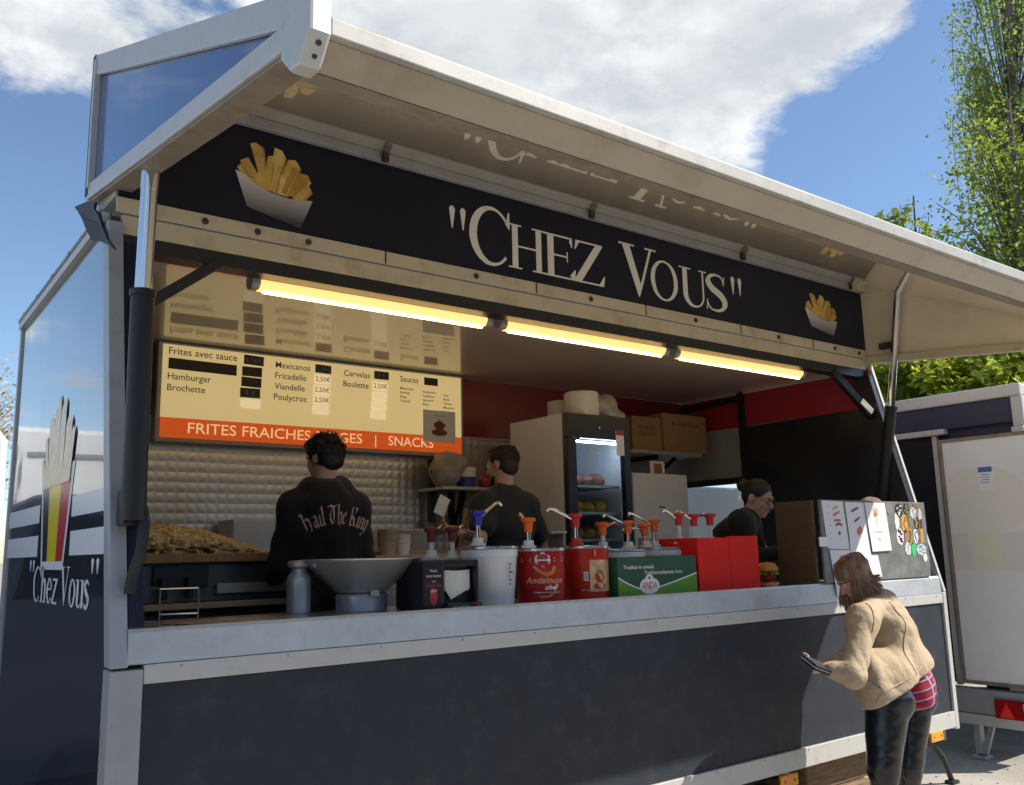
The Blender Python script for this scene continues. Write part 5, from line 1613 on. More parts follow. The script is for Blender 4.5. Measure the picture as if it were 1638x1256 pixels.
for i, (a, c_) in enumerate(((.24, (.78, .70, .65)), (0, (.80, .77, .60)), (-.24, (.76, .72, .68)))):
    zc__ = (7.09, 0.114, 1.521)[2]
    MB().flat([(yc + a + .11, zc__ - .16), (yc + a - .11, zc__ - .16), (yc + a * 1.2 - .13, zc__ + .14), (yc + a * 1.2 + .13, zc__ + .14)], nfn(.0008 + .0004 * i)).build('faded_print', mat('faded_c%d' % i, c_, .4), dr)
nt0, nt1 = (7.085, 0.097, 2.237), (7.085, -0.029, 2.027)
no = MB().box(NX - .066, NX - .0615, nt1[1], nt0[1], nt1[2], nt0[2]).build('notice', 'sheet', dr)
MB().box(NX - .0672, NX - .0662, nt1[1] + .004, nt0[1] - .004, nt0[2] - .05, nt0[2] - .006).build('notice_heading', mat('blue_notice', (.08, .16, .4), .5), no)
b = MB()
for k in range(4):
    z_ = nt0[2] - .075 - .022 * k
    b.flat([(nt0[1] - .02, z_), (nt1[1] + .03, z_), (nt1[1] + .03, z_ + .006), (nt0[1] - .02, z_ + .006)], lambda u, v: (NX - .0668, u, v))
b.build('notice_lines', 'greyink', no)
MB().box(NX - .12, NX + .02, -.17, yl, (7.1, 0.512, 0.159)[2], dbl[2] - .03).build('rear_sill', 'alupost', NT, bevel=.008)
MB().box(NX - .14, NX + .02, -.17, yl, (7.1, 0.521, 0.08)[2] - .01, (7.1, 0.512, 0.159)[2] - .004).build('bumper', 'alu', NT, bevel=.006)
lt0, lt1 = (7.02, 0.135, 0.303), (7.02, 0.152, 0.146)
ta = MB().box(NX - .155, NX - .125, -.155, lt0[1], lt1[2], lt0[2]).build('tail_lamp', 'lampred', NT, bevel=.01)
tz = (lt0[2] + lt1[2]) / 2
MB().add([(NX - .157, lt0[1] - .04, tz - .065), (NX - .157, lt0[1] - .16, tz - .065), (NX - .157, lt0[1] - .10, tz + .06), (NX - .162, lt0[1] - .10, tz - .02)], [(0, 1, 3), (1, 2, 3), (2, 0, 3)]).build('triangle_reflector', mat('bright_red_reflector', (.85, .03, .02), .2), ta)
MB().box(NX - .1575, NX - .1555, -.15, -.10, tz - .0, tz + .06).build('indicator', mat('pale_lens', (.5, .4, .35), .2), ta)
lg_ = MB().bar((NX - .02, .35, .12), (NX - .12, .30, ZG + .03), .08, .05, (0, 1, 0)).bar((NX - .0, .22, .12), (NX - .12, .27, ZG + .03), .03, .05, (0, 1, 0))
lg_.obox((NX - .13, .29, ZG + .015), (.14, .12, .026))
lg_.build('prop_stand', 'alupost', NT, bevel=.004)
MB().tube([(NX - .05, .72, .45), (NX - .05, .60, .45)], .11, 20).build('rubber_bumper', 'rubber', NT, smooth=True)
MB().lathe((NX + 2.3, yr + .2, ZG + .33), [(.2, -.09), (.32, -.09), (.33, 0), (.32, .09), (.2, .09)], 28, Matrix.Rotation(R(90), 3, 'X')).build('wheel', 'rubber', NT, smooth=True)
MB().box(NX + .3, NX + 4.2, .2, .4, .1, .4).build('chassis_beam', 'black', NT)

# white box lorry seen through the back hatch
BL = thing('box_lorry', 'white box lorry glimpsed through the back hatch', 'lorry', (9.2, 5.2, ZG))
MT['whitepaint'] = mat('white_vehicle_paint', (0.72, 0.73, 0.74), 0.3, coat=.6, var=.03)
MB().box(8.2, 13.5, 4.6, 7.0, .7, 2.42).build('box_body', 'whitepaint', BL, bevel=.03)
MB().box(8.17, 8.199, 4.75, 6.9, .8, 2.36).build('rear_door', 'whitepaint', BL, bevel=.01)
MB().box(8.1, 8.19, 4.6, 7.0, .5, .68).build('bumper', 'black', BL, bevel=.02)
MB().box(13.6, 15.2, 4.7, 6.9, .4, 2.2).build('cab', 'whitepaint', BL, bevel=.15)
MB().box(8.5, 15.0, 5.0, 6.6, .3, .69).build('chassis', 'black', BL)
for x in (9.3, 14.4):
    for y in (4.75, 6.85):
        MB().lathe((x, y, ZG + .4), [(.2, -.12), (.38, -.12), (.4, 0), (.38, .12), (.2, .12)], 24, Matrix.Rotation(R(90), 3, 'X')).build('wheel', 'rubber', BL, smooth=True)

# white van parked beyond the left end; the glossy end wall mirrors it
VY = 6.6
VN = thing('panel_van', 'white high roofed panel van parked behind the left end of the trailer', 'van', (-2.2, VY + .95, ZG))
vx = (0.524, 6.6, 2.847)[0]
vz = (0.482, 6.6, 2.972)[2]
prof = [(vx, .15), (vx, vz - .15), (vx - .12, vz), (vx - 3.6, vz), (vx - 4.2, vz - .5), (vx - 4.7, 1.35), (vx - 5.6, 1.05), (vx - 5.7, .15)]
MB().py(prof, VY, VY + 1.95).build('body', 'whitepaint', VN, bevel=.05)
MB().py([(vx - 3.5, vz - .45), (vx - 4.15, vz - .6), (vx - 4.55, 1.5), (vx - 3.5, 1.5)], VY - .006, VY + .01).build('side_window', mat('dark_van_glass', (.01, .012, .015), .05), VN)
for z0, z1, m in ((.15, .42, 'rubber'), (1.28, 1.33, 'greybox'), (.92, .99, 'rubber')):
    MB().box(vx - 5.5, vx - .02, VY - .025, VY - .001, z0, z1).build('rub_strip', m, VN, bevel=.004)
for x in (vx - 1.15, vx - 2.25, vx - 3.4):
    MB().box(x - .008, x + .008, VY - .003, VY + .003, .45, vz - .2).build('panel_gap', 'rubber', VN)
MB().box(vx - 2.3, vx - 1.2, VY - .02, VY - .001, vz - .30, vz - .26).build('door_track', 'greybox', VN)
for x in (vx - 1.0, vx - 4.7):
    w = MB().lathe((x, VY + .12, ZG + .34), [(.2, -.1), (.32, -.1), (.34, 0), (.32, .1), (.2, .1)], 28, Matrix.Rotation(R(90), 3, 'X')).build('wheel', 'rubber', VN, smooth=True)
    MB().lathe((x, VY + .03, ZG + .34), [(.2, -.02), (.18, 0), (.05, .02), (0, .02)], 20, Matrix.Rotation(R(90), 3, 'X')).build('rim', 'alupost', w, smooth=True)
# dark blue car in front of it
CY = 3.3
cxr = (0.093, 3.3, 1.766)[0]
BC = thing('parked_car', 'dark blue people carrier parked beside the left rear corner of the trailer', 'car', (cxr - 2, CY + .8, ZG))
MT['bluepaint'] = mat('dark_blue_car_paint', (0.07, 0.08, 0.105), 0.5, coat=.2)
carp = [(cxr, .1), (cxr + .02, .95), (cxr - .08, 1.4), (cxr - .22, 2.0), (cxr - .4, 2.07), (cxr - 2.9, 2.05), (cxr - 3.6, 1.2), (cxr - 4.6, 1.0), (cxr - 4.7, .1)]
MB().py(carp, CY, CY + 1.45).build('body', 'bluepaint', BC, bevel=.06)
MB().py([(cxr - .25, 1.35), (cxr - .38, 1.92), (cxr - 2.8, 1.9), (cxr - 3.3, 1.3)], CY - .004, CY + .02).build('side_window', MT['wallblack'], BC)
for x in (cxr - .75, cxr - 3.2):
    MB().lathe((x, CY + .1, ZG + .31), [(.18, -.1), (.29, -.1), (.31, 0), (.29, .1), (.18, .1)], 24, Matrix.Rotation(R(90), 3, 'X')).build('wheel', 'rubber', BC, smooth=True)

# ------------------------------------------------------------------ trees
def leaf_mat(name, c, tr, var):
    m = bpy.data.materials.new(name)
    m.use_nodes = True
    t = m.node_tree
    b = t.nodes['Principled BSDF']
    o = t.nodes['Material Output']
    b.inputs['Roughness'].default_value = .5
    b.inputs['Specular IOR Level'].default_value = .3
    tl = t.nodes.new('ShaderNodeBsdfTranslucent')
    mx_ = t.nodes.new('ShaderNodeMixShader')
    mx_.inputs[0].default_value = tr
    gi = t.nodes.new('ShaderNodeNewGeometry')
    f = mapr(t, gi.outputs['Random Per Island'], 0, 1, 1 - var, 1 + var, False)
    for base, tgt in ((c, b.inputs['Base Color']), ((c[0] * 1.5, c[1] * 1.35, c[2] * .8), tl.inputs['Color'])):
        sc_n = vmth(t, 'SCALE', tuple(base))
        t.links.new(f, sc_n.inputs['Scale'])
        t.links.new(sc_n.outputs[0], tgt)
    t.links.new(b.outputs[0], mx_.inputs[1])
    t.links.new(tl.outputs[0], mx_.inputs[2])
    t.links.new(mx_.outputs[0], o.inputs[0])
    return m


MT['birchleaf'] = leaf_mat('birch_leaf', (.24, .33, .10), .55, .5)
MT['limeleaf'] = leaf_mat('young_lime_leaf', (.20, .28, .06), .5, .45)
MT['hedgeleaf'] = leaf_mat('hedge_leaf', (.30, .37, .06), .5, .6)
MT['darkleaf'] = leaf_mat('unseen_treeline_leaf', (.05, .075, .02), .3, .4)
MT['paleblossom'] = leaf_mat('pale_blossom', (.42, .38, .3), .3, .3)
MT['bark'] = mat('grey_brown_bark', (.12, .1, .075), .85, var=.4, vscale=8, bump=.3, bscale=12)
MT['birchbark'] = mat('pale_birch_bark', (.4, .38, .34), .8, var=.4, vscale=6, stretch=(1, 1, 4), dirt=(.03, .03, .03), dirt_amt=.9, dscale=5)


def leaf_cloud(pts, size, hang=0.0, r=None):
    """one small pointed quad per point"""
    r = r or rng
    n = len(pts)
    pts = np.asarray(pts)
    a = r.uniform(0, 2 * math.pi, n)
    el = r.uniform(-.9, .5, n) - hang
    d = np.stack([np.cos(a) * np.cos(el), np.sin(a) * np.cos(el), np.sin(el)], 1)
    u = np.cross(d, r.normal(size=(n, 3)))
    u /= np.linalg.norm(u, axis=1)[:, None] + 1e-9
    s = size * r.uniform(.6, 1.35, n)[:, None]
    q = np.stack([pts, pts + d * s * .5 + u * s * .34, pts + d * s, pts + d * s * .5 - u * s * .34], 1).reshape(-1, 3)
    return q


def leaf_obj(name, q, m, parent=None, kind=None):
    off = np.array(WL.get(parent.name, (0, 0, 0))) if parent else np.zeros(3)
    me = bpy.data.meshes.new(name)
    n = len(q) // 4
    me.vertices.add(len(q))
    me.vertices.foreach_set('co', (q - off).astype(np.float32).ravel())
    me.loops.add(len(q))
    me.loops.foreach_set('vertex_index', np.arange(len(q), dtype=np.int32))
    me.polygons.add(n)
    me.polygons.foreach_set('loop_start', np.arange(0, len(q), 4, dtype=np.int32))
    me.update(calc_edges=True)
    me.materials.append(MT[m])
    o = bpy.data.objects.new(name, me)
    COL.objects.link(o)
    if parent:
        o.parent = parent
    if kind:
        o['kind'] = kind
    return o


def tree(name, lab, base, h, r0, crown_c, crown_r, nl, nleaf, lsize, leafm, barkm, droop=0.0, clump=.45, seed=1, hang=0.0):
    g_ = np.random.default_rng(seed)
    o = thing(name, lab, 'tree', base, None)
    base = Vector(base)
    tw = MB()
    top = base + Vector((g_.normal(0, .15), g_.normal(0, .15), h))
    P = [base.lerp(top, t) + Vector((.12 * math.sin(5 * t + seed), .1 * math.cos(4 * t), 0)) for t in np.linspace(0, 1, 9)]
    tw.tube(P, [r0 * (1 - .86 * t) for t in np.linspace(0, 1, 9)], 10)
    pts = []
    cc_, cr = np.array(crown_c), np.array(crown_r)
    for i in range(nl):
        v = g_.normal(size=3)
        v /= np.linalg.norm(v)
        e = cc_ + v * cr * g_.uniform(.35, 1.0) ** .6
        t = min(max((e[2] - base.z) / h * .75 + g_.uniform(-.12, .05), .12), .96)
        st = base.lerp(top, t)
        e_ = Vector(e)
        mid = st.lerp(e_, .55) + Vector((0, 0, .12 * (e_ - st).length))
        path = [st, mid, e_]
        if droop:
            path += [e_ + Vector((g_.normal(0, .08), g_.normal(0, .08), -droop * g_.uniform(.4, 1)))]
        path = [Vector(p) for p in spline([tuple(p) for p in path], 4)]
        rr = r0 * (.10 if droop else .2) * (1 - t * .5)
        tw.tube(path, [max(rr * (1 - k / len(path)), .006) for k in range(len(path))], 5, False)
        m = nleaf // nl
        for k in range(m):
            s = g_.uniform(.35, 1)
            p = path[min(int(s * (len(path) - 1)), len(path) - 1)]
            pts.append((p.x + g_.normal(0, clump), p.y + g_.normal(0, clump), p.z + g_.normal(0, clump * (.6 if not droop else .9))))
    tw.build('trunk', barkm, o, smooth=True)
    leaf_obj('crown', leaf_cloud(pts, lsize, hang, g_), leafm, o)
    return o


tp = (14.397, 2.704, 5.29)
tree('birch_tree', 'tall birch with drooping fine foliage at the right edge', (tp[0] + .1, tp[1], ZG), 14.5, .17, (tp[0] + 1.05, tp[1] - .35, 9.6), (1.35, 1.35, 4.9), 190, 36000, .066, 'birchleaf', 'bark', 2.1, .12, 3, .7)
tp = (12.259, 1.703, 6.326)
tree('lime_tree', 'bright green leafy tree lower than the birch, just left of it', (tp[0], tp[1], ZG), 8.0, .14, (tp[0] + .15, tp[1], 5.7), (1.25, 1.25, 2.5), 130, 17000, .068, 'limeleaf', 'bark', 0, .24, 8)
tp = (12.514, 3.467, 6.541)
tree('young_tree', 'slim young tree whose leafy tips show above the canopy edge', (tp[0], tp[1], ZG), 7.3, .08, (tp[0], tp[1], 5.9), (.6, .6, 1.5), 46, 2600, .13, 'birchleaf', 'bark', 0, .12, 14)
ha_, hb_ = (10.274, 3.486, 3.955), (9.76, 0.21, 3.347)
hq = []
g2 = np.random.default_rng(5)
n_h = 80000
tt_ = g2.uniform(0, 1, n_h)
run = tt_ * 7
w_ = g2.uniform(-.7, .9, n_h)
tops = 3.95 + .22 * np.sin(run * 2.1) + .15 * np.sin(run * 5.3 + 1)
zs_ = ZG + (tops - ZG) * g2.uniform(0.25, 1, n_h) ** .6 + g2.normal(0, .08, n_h)
w_ = w_ + .38 * np.sin(run * 4 + zs_ * 5) + .25 * np.sin(zs_ * 9 - run * 7)
hd_d = np.array(hb_) - np.array(ha_)
hd_n = np.array([-hd_d[1], hd_d[0]]) / np.hypot(hd_d[0], hd_d[1])
xs = ha_[0] + hd_d[0] * tt_ + hd_n[0] * w_
ys = ha_[1] + hd_d[1] * tt_ + hd_n[1] * w_
hd_ = leaf_obj('hedge', leaf_cloud(np.stack([xs, ys, zs_], 1), .088, 0, g2), 'hedgeleaf')
tag(hd_, 'tall sunlit yellow green hedge behind the neighbouring trailer', 'hedge')
tp = (2.921, 26, 7.03)
tree('blossom_tree', 'pale budding tree far behind the white van at the left edge', (tp[0] - .8, 26, ZG), 7.2, .16, (tp[0] - 1.1, 26, 5.6), (2.2, 2.0, 2.6), 120, 5200, .11, 'paleblossom', 'bark', 0, .25, 23)

g3_ = np.random.default_rng(11)
nb_ = 9000
bx_ = g3_.uniform(-16, 34, nb_)
bt = 4.2 + 1.0 * np.sin(bx_ * .7) + .7 * np.sin(bx_ * 1.9 + 2)
bz = ZG + (bt - ZG) * g3_.uniform(0, 1, nb_) ** .7
by = -13.5 + g3_.uniform(-1.5, 1.5, nb_) + .8 * np.sin(bx_ * 1.3 + bz)
leaf_obj('unseen_treeline', leaf_cloud(np.stack([bx_, by, bz], 1), .75, 0, g3_), 'darkleaf', kind='stuff')  # unseen leaf bank behind the camera, added to darken the front panel

# ------------------------------------------------------------------ people
MT['skin'] = mat('fair_skin', (0.50, 0.30, 0.22), 0.5, var=.08, vscale=20, subs=.12)
MT['hair_dark'] = mat('near_black_hair', (0.008, 0.006, 0.006), 0.5, var=.5, vscale=40, bump=.8, bscale=120, stretch=(1, 1, .15))
MT['hair_short'] = mat('short_brown_hair', (0.032, 0.022, 0.016), 0.6, var=.5, vscale=60, bump=.6, bscale=200)
MT['hair_long'] = mat('long_brown_hair', (0.23, 0.14, 0.08), 0.4, var=.6, vscale=26, bump=1.0, bscale=60, stretch=(1.0, 1.0, .12))
MT['hoodie'] = mat('black_cotton', (0.006, 0.006, 0.008), 0.9, bump=.15, bscale=220, sheen=.1)
MT['tee'] = mat('charcoal_cotton', (0.022, 0.022, 0.026), 0.9, bump=.15, bscale=200, sheen=.1)
MT['jeans'] = mat('dark_cloth', (0.02, 0.022, 0.03), 0.85)
MT['jacket'] = mat('sand_coloured_jacket', (0.42, 0.325, 0.21), 0.8, var=.1, vscale=16, bump=.7, bscale=26)
MT['leggings'] = mat('black_coated_trousers', (0.009, 0.009, 0.011), 0.27, spec=.6)
MT['shoe'] = mat('black_shoe', (0.02, 0.02, 0.02), .5)
MT['eye'] = mat('eye_white', (.6, .58, .55), .2)
MT['lipm'] = mat('lips', (.32, .09, .07), .45)
MT['tattoo'] = mat('tattoo_ink', (.05, .05, .06), .6)


def plaid():
    m = mat('red_plaid_flannel', (.42, .02, .05), .85)
    t = m.node_tree
    b = t.nodes['Principled BSDF']
    c = t.nodes.new('ShaderNodeTexCoord')
    mp = t.nodes.new('ShaderNodeMapping')
    mp.inputs['Rotation'].default_value = (0, R(14), R(37))
    t.links.new(c.outputs['Object'], mp.inputs[0])
    s_ = nd(t, 'ShaderNodeSeparateXYZ')
    t.links.new(mp.outputs[0], s_.inputs[0])
    def band(x, k, w):
        return mth(t, 'LESS_THAN', mth(t, 'ABSOLUTE', mth(t, 'SUBTRACT', mth(t, 'FRACT', mth(t, 'MULTIPLY', x, k)), .5)), w)
    col = None
    base = nd(t, 'ShaderNodeMix', data_type='RGBA')
    base.inputs[6].default_value = (.36, .014, .035, 1)
    base.inputs[7].default_value = (.12, .012, .05, 1)
    t.links.new(mth(t, 'MULTIPLY', mth(t, 'ADD', band(s_.outputs[1], 17, .2), band(s_.outputs[2], 17, .2)), .4), base.inputs[0])
    l = nd(t, 'ShaderNodeMix', data_type='RGBA')
    t.links.new(mth(t, 'MULTIPLY', mth(t, 'MAXIMUM', band(s_.outputs[1], 19, .075), band(s_.outputs[2], 19, .075)), .75), l.inputs[0])
    t.links.new(base.outputs[2], l.inputs[6])
    l.inputs[7].default_value = (.40, .44, .72, 1)
    t.links.new(l.outputs[2], b.inputs['Base Color'])
    return m


MT['plaid'] = plaid()


def frame(f, u=(0, 0, 1)):
    f = Vector(f).normalized()
    r_ = f.cross(Vector(u)).normalized()
    return Matrix((r_, f, r_.cross(f))).transposed()      # columns: right, forward, up


def hand(F, wr, fwd, pn, s, curl=.5, left=True):
    """palm, four unequal bent fingers, thumb leaving the side of the palm; pn = direction the palm faces"""
    fwd, pn = Vector(fwd).normalized(), Vector(pn).normalized()
    side = fwd.cross(pn).normalized() * (1 if left else -1)      # towards the thumb
    wr = Vector(wr)
    pc = wr + fwd * .045 * s
    Rm = Matrix((side, fwd, pn)).transposed()
    F.ell(pc, (.036 * s, .05 * s, .016 * s), Rm, .012)
    for i, (o, l) in enumerate(((.027, .068), (.009, .078), (-.009, .072), (-.026, .056))):
        a = pc + side * o * s + fwd * .04 * s
        c1, c2 = curl * .9, curl * 2.0
        d1 = (fwd * math.cos(c1) + pn * math.sin(c1))
        d2 = (fwd * math.cos(c2) + pn * math.sin(c2))
        b_ = a + d1 * l * .5 * s
        c_ = b_ + d2 * l * .5 * s
        F.cap(a, b_, .0095 * s, .009 * s, .006)
        F.cap(b_, c_, .009 * s, .0075 * s, .004)
    a = wr + side * .028 * s + fwd * .02 * s
    b_ = a + (side * .6 + fwd * .7 + pn * .3).normalized() * .035 * s
    c_ = b_ + (side * .15 + fwd * .8 + pn * .6).normalized() * .03 * s
    F.cap(a, b_, .012 * s, .0105 * s, .01)
    F.cap(b_, c_, .0105 * s, .008 * s, .004)


def body(J, s, h, o, m='skin'):
    P = [Vector(J[k]) for k in J if k not in ('hd', 'tr', 'pr', 'hand')]
    lo = np.min([tuple(p) for p in P], 0) - .24 * s
    hi = np.max([tuple(p) for p in P], 0) + .24 * s
    F = Field(lo, hi, h)
    V = {k: Vector(J[k]) for k in J if k not in ('hd', 'tr', 'pr', 'hand')}
    mid = (V['pelvis'] + V['chest']) / 2
    F.ell(V['pelvis'], (.15 * s, .105 * s, .12 * s), J['pr'], .05)
    F.ell(mid, (.125 * s, .09 * s, .15 * s), J['tr'], .06)
    F.ell(V['chest'], (.155 * s, .105 * s, .165 * s), J['tr'], .05)
    H = J['hd']
    hc = V['head']
    hp_ = lambda x, y, z: hc + H @ Vector((x * s, y * s, z * s))
    F.cap(V['chest'] + (V['neck'] - V['chest']) * .6, V['neck'], .07 * s, .056 * s, .04)
    F.cap(V['neck'], hp_(0, -.015, -.05), .055 * s, .05 * s, .03)
    for sd in 'LR':
        F.cap(V['neck'] + (V['sh' + sd] - V['neck']) * .25 - Vector((0, 0, .015 * s)), V['sh' + sd], .05 * s, .052 * s, .04)
        F.cap(V['sh' + sd], V['el' + sd], .05 * s, .038 * s, .03)
        F.cap(V['el' + sd], V['ha' + sd], .039 * s, .026 * s, .02)
        F.cap(V['hip' + sd], V['kn' + sd], .085 * s, .056 * s, .04)
        F.cap(V['kn' + sd], V['an' + sd], .056 * s, .036 * s, .03)
        F.cap(V['an' + sd], V['toe' + sd], .036 * s, .028 * s, .02)
        fd_ = (V['ha' + sd] - V['el' + sd]).normalized()
        pn, curl = J['hand'][sd]
        hand(F, V['ha' + sd], fd_, pn, s, curl, sd == 'L')
    # head
    F.ell(hp_(0, -.012, .03), (.074 * s, .093 * s, .088 * s), H, .02)
    F.ell(hp_(0, .03, -.032), (.059 * s, .066 * s, .083 * s), H, .025)
    F.ell(hp_(0, .05, -.09), (.036 * s, .036 * s, .026 * s), H, .02)
    F.ell(hp_(0, .082, .028), (.045 * s, .016 * s, .012 * s), H, .012)
    for sx in (-1, 1):
        F.ell(hp_(.034 * sx, .066, -.022), (.022 * s, .02 * s, .018 * s), H, .015)
        F.dig(hp_(.031 * sx, .098, .008), (.017 * s, .014 * s, .010 * s), H, .008)
        F.ell(hp_(.075 * sx, -.012, -.006), (.010 * s, .022 * s, .031 * s), H, .006)
    F.cap(hp_(0, .09, .012), hp_(0, .112, -.026), .008 * s, .012 * s, .008)
    F.ell(hp_(0, .100, -.03), (.017 * s, .011 * s, .009 * s), H, .006)
    F.ell(hp_(0, .091, -.058), (.022 * s, .010 * s, .006 * s), H, .004)
    F.ell(hp_(0, .089, -.068), (.019 * s, .010 * s, .006 * s), H, .004)
    F.build('body', m, o)
    for sx in (-1, 1):
        MB().lathe(hp_(.031 * sx, .080, .008), [(.0, -.0125 * s)] + [(.0125 * s * math.cos(a), .0125 * s * math.sin(a)) for a in np.linspace(-1.4, 1.4, 9)] + [(0, .0125 * s)], 12).build('eye', 'eye', o, smooth=True)
        e = MB().lathe(hp_(.031 * sx, .0905, .008), [(.006 * s, 0), (.004 * s, .0022 * s), (0, .003 * s)], 10, H @ Matrix.Rotation(R(-90), 3, 'X'))
        e.build('iris', 'hair_dark', o)
        b_ = MB().tube([hp_(.014 * sx, .096, .026), hp_(.03 * sx, .094, .031), hp_(.05 * sx, .083, .027)], [.003 * s, .0036 * s, .002 * s], 6)
        b_.build('eyebrow', 'hair_dark', o)
    return hp_, V


def coat(J, s, h, off, sleeve, hem, name, m, o, folds_=.006, seed=1, hemn=None, neck=None, extra=None, freq=20.0, low=0.0):
    V = {k: Vector(J[k]) for k in J if k not in ('hd', 'tr', 'pr', 'hand')}
    ks = ('pelvis', 'chest', 'neck', 'shL', 'elL', 'haL', 'shR', 'elR', 'haR')
    F = Field(np.min([tuple(V[k]) for k in ks], 0) - .27 * s, np.max([tuple(V[k]) for k in ks], 0) + .22 * s, h)
    mid = (V['pelvis'] + V['chest']) / 2
    F.ell(V['pelvis'], (.15 * s + off, .105 * s + off, .14 * s + off + low), J['pr'], .06)
    F.ell(mid, (.135 * s + off, .095 * s + off, .17 * s), J['tr'], .07)
    F.ell(V['chest'], (.165 * s + off, .108 * s + off, .165 * s + off * .4), J['tr'], .06)
    F.cap(V['chest'] + (V['neck'] - V['chest']) * .55, V['neck'] - (V['neck'] - V['chest']).normalized() * .02, .075 * s + off * .5, .062 * s + off * .4, .04)
    if extra:
        extra(F, V)
    G = Field(F.lo, F.lo + (F.n - 1) * h, h)
    G.n = F.n
    G.F = np.full(F.n, 0.06, np.float32)
    for sd in 'LR':
        F.cap(V['neck'] + (V['sh' + sd] - V['neck']) * .3 - Vector((0, 0, .015 * s)), V['sh' + sd], .05 * s + off * .6, .055 * s + off * .7, .06)
        a, b_, c_ = V['sh' + sd], V['el' + sd], V['ha' + sd]
        if sleeve < 1:
            F.cap(a, a.lerp(b_, sleeve), .056 * s + off * .7, .052 * s + off, .05)
        else:
            G.cap(a, b_, .053 * s + off * .6, .043 * s + off * .55, .04)
            G.cap(b_, b_.lerp(c_, sleeve - 1), .043 * s + off * .55, .032 * s + off * .45, .03)
    F.folds(folds_, seed, freq)
    if hem is not None:
        F.cut(hem, hemn or (0, 0, 1))
    if sleeve >= 1:
        G.folds(folds_, seed + 1, freq * 1.5)
        k_ = .075
        hh_ = np.clip(0.5 + 0.5 * (F.F - G.F) / k_, 0, 1)
        F.F = (F.F * (1 - hh_) + G.F * hh_ - k_ * hh_ * (1 - hh_)).astype(np.float32)
    return F.build(name, m, o)


def legs(J, s, h, off, name, m, o, top, folds_=.005, seed=5, freq=22.0, fat=0.0, fdirs=None):
    V = {k: Vector(J[k]) for k in J if k not in ('hd', 'tr', 'pr', 'hand')}
    ks = ('pelvis', 'hipL', 'hipR', 'knL', 'knR', 'anL', 'anR')
    F = Field(np.min([tuple(V[k]) for k in ks], 0) - .24 * s, np.max([tuple(V[k]) for k in ks], 0) + .24 * s, h)
    F.ell(V['pelvis'], (.152 * s + off, .11 * s + off, .125 * s + off), J['pr'], .04)
    PR = J['pr']
    for sd, sx in (('L', -1), ('R', 1)):
        F.ell(V['hip' + sd] + PR @ Vector((0, -.035 * s, -.01)), (.08 * s + off, .085 * s + off, .10 * s), PR, .035)
        F.cap(V['hip' + sd] + PR @ Vector((0, fat * .6, 0)), V['kn' + sd], .088 * s + off + fat, .058 * s + off + fat * .7, .025)
        F.cap(V['kn' + sd], V['an' + sd], .058 * s + off, .04 * s + off, .025)
    F.folds(folds_, seed, freq, fdirs)
    if top is not None:
        F.cut(*top)
    return F.build(name, m, o)


def shoes(J, s, o):
    for sd in 'LR':
        a, b_ = Vector(J['an' + sd]), Vector(J['toe' + sd])
        F = Field(np.minimum(a, b_) - .1 * s, np.maximum(a, b_) + .1 * s, .01)
        F.cap(a, a + (a - b_).normalized() * .0 + Vector((0, 0, .0)), .05 * s, .05 * s).cap(a.lerp(b_, .2), b_, .046 * s, .038 * s, .03)
        F.build('shoe', 'shoe', o)


def stand(x, y, z0, yaw, s, lean=0.0, hyaw=0.0, hpitch=0.0, elL=(-.215, .03, 1.10), haL=(-.2, .27, 1.03), elR=(.215, .03, 1.10), haR=(.2, .27, 1.03)):
    """joints of a standing figure; local +Y is the way the body faces"""
    B = Matrix.Rotation(yaw, 3, 'Z')
    bend = Matrix.Rotation(-lean, 3, 'X')
    O = Vector((x, y, z0))
    def W_(p, up_=True):
        p = Vector(p)
        if up_:
            p = bend @ (p - Vector((0, 0, .95))) + Vector((0, 0, .95))
        return O + B @ (p * s)
    J = {'pelvis': W_((0, 0, .95), False), 'chest': W_((0, 0, 1.27)), 'neck': W_((0, -.005, 1.47)), 'head': W_((0, .025, 1.635))}
    for sd, sx in (('L', -1), ('R', 1)):
        J['sh' + sd] = W_((.153 * sx, -.005, 1.378))
        J['el' + sd] = W_(elL if sd == 'L' else elR)
        J['ha' + sd] = W_(haL if sd == 'L' else haR)
        J['hip' + sd] = W_((.085 * sx, 0, .91), False)
        J['kn' + sd] = W_((.095 * sx, .02, .5), False)
        J['an' + sd] = W_((.1 * sx, -.02, .07), False)
        J['toe' + sd] = W_((.11 * sx, .14, .04), False)
    J['tr'] = B @ bend
    J['pr'] = B
    J['hd'] = B @ bend @ Matrix.Rotation(hyaw, 3, 'Z') @ Matrix.Rotation(hpitch, 3, 'X')
    J['hand'] = {'L': (B @ Vector((.6, 0, -.8)), .6), 'R': (B @ Vector((-.6, 0, -.8)), .6)}
    return J


def crop_hair(hp_, H, s, n, ln, m, o, seed, zmin=-.05, droop=.5, top=True):
    g_ = np.random.default_rng(seed)
    b = MB()
    k = 0
    while k < n:
        v = g_.normal(size=3)
        v /= np.linalg.norm(v)
        p = np.array((0, -.016, .036)) + v * np.array((.079, .098, .085))
        if p[2] < zmin or (p[1] > .02 and p[2] < .075) or p[1] > .075:
            continue
        if not top and v[2] > .75:
            continue
        d = v + np.array((g_.normal(0, .25), -.35 + g_.normal(0, .25), -droop * (1 if p[2] < .07 else .1)))
        d /= np.linalg.norm(d)
        q = p + v * .004 + d * ln * g_.uniform(.6, 1.2)
        b.tube([hp_(*p), hp_(*q)], [.0022 * s, .0008 * s], 3, False)
        k += 1
    b.build('hair_strands', m, o, kind='stuff')


FL = .35
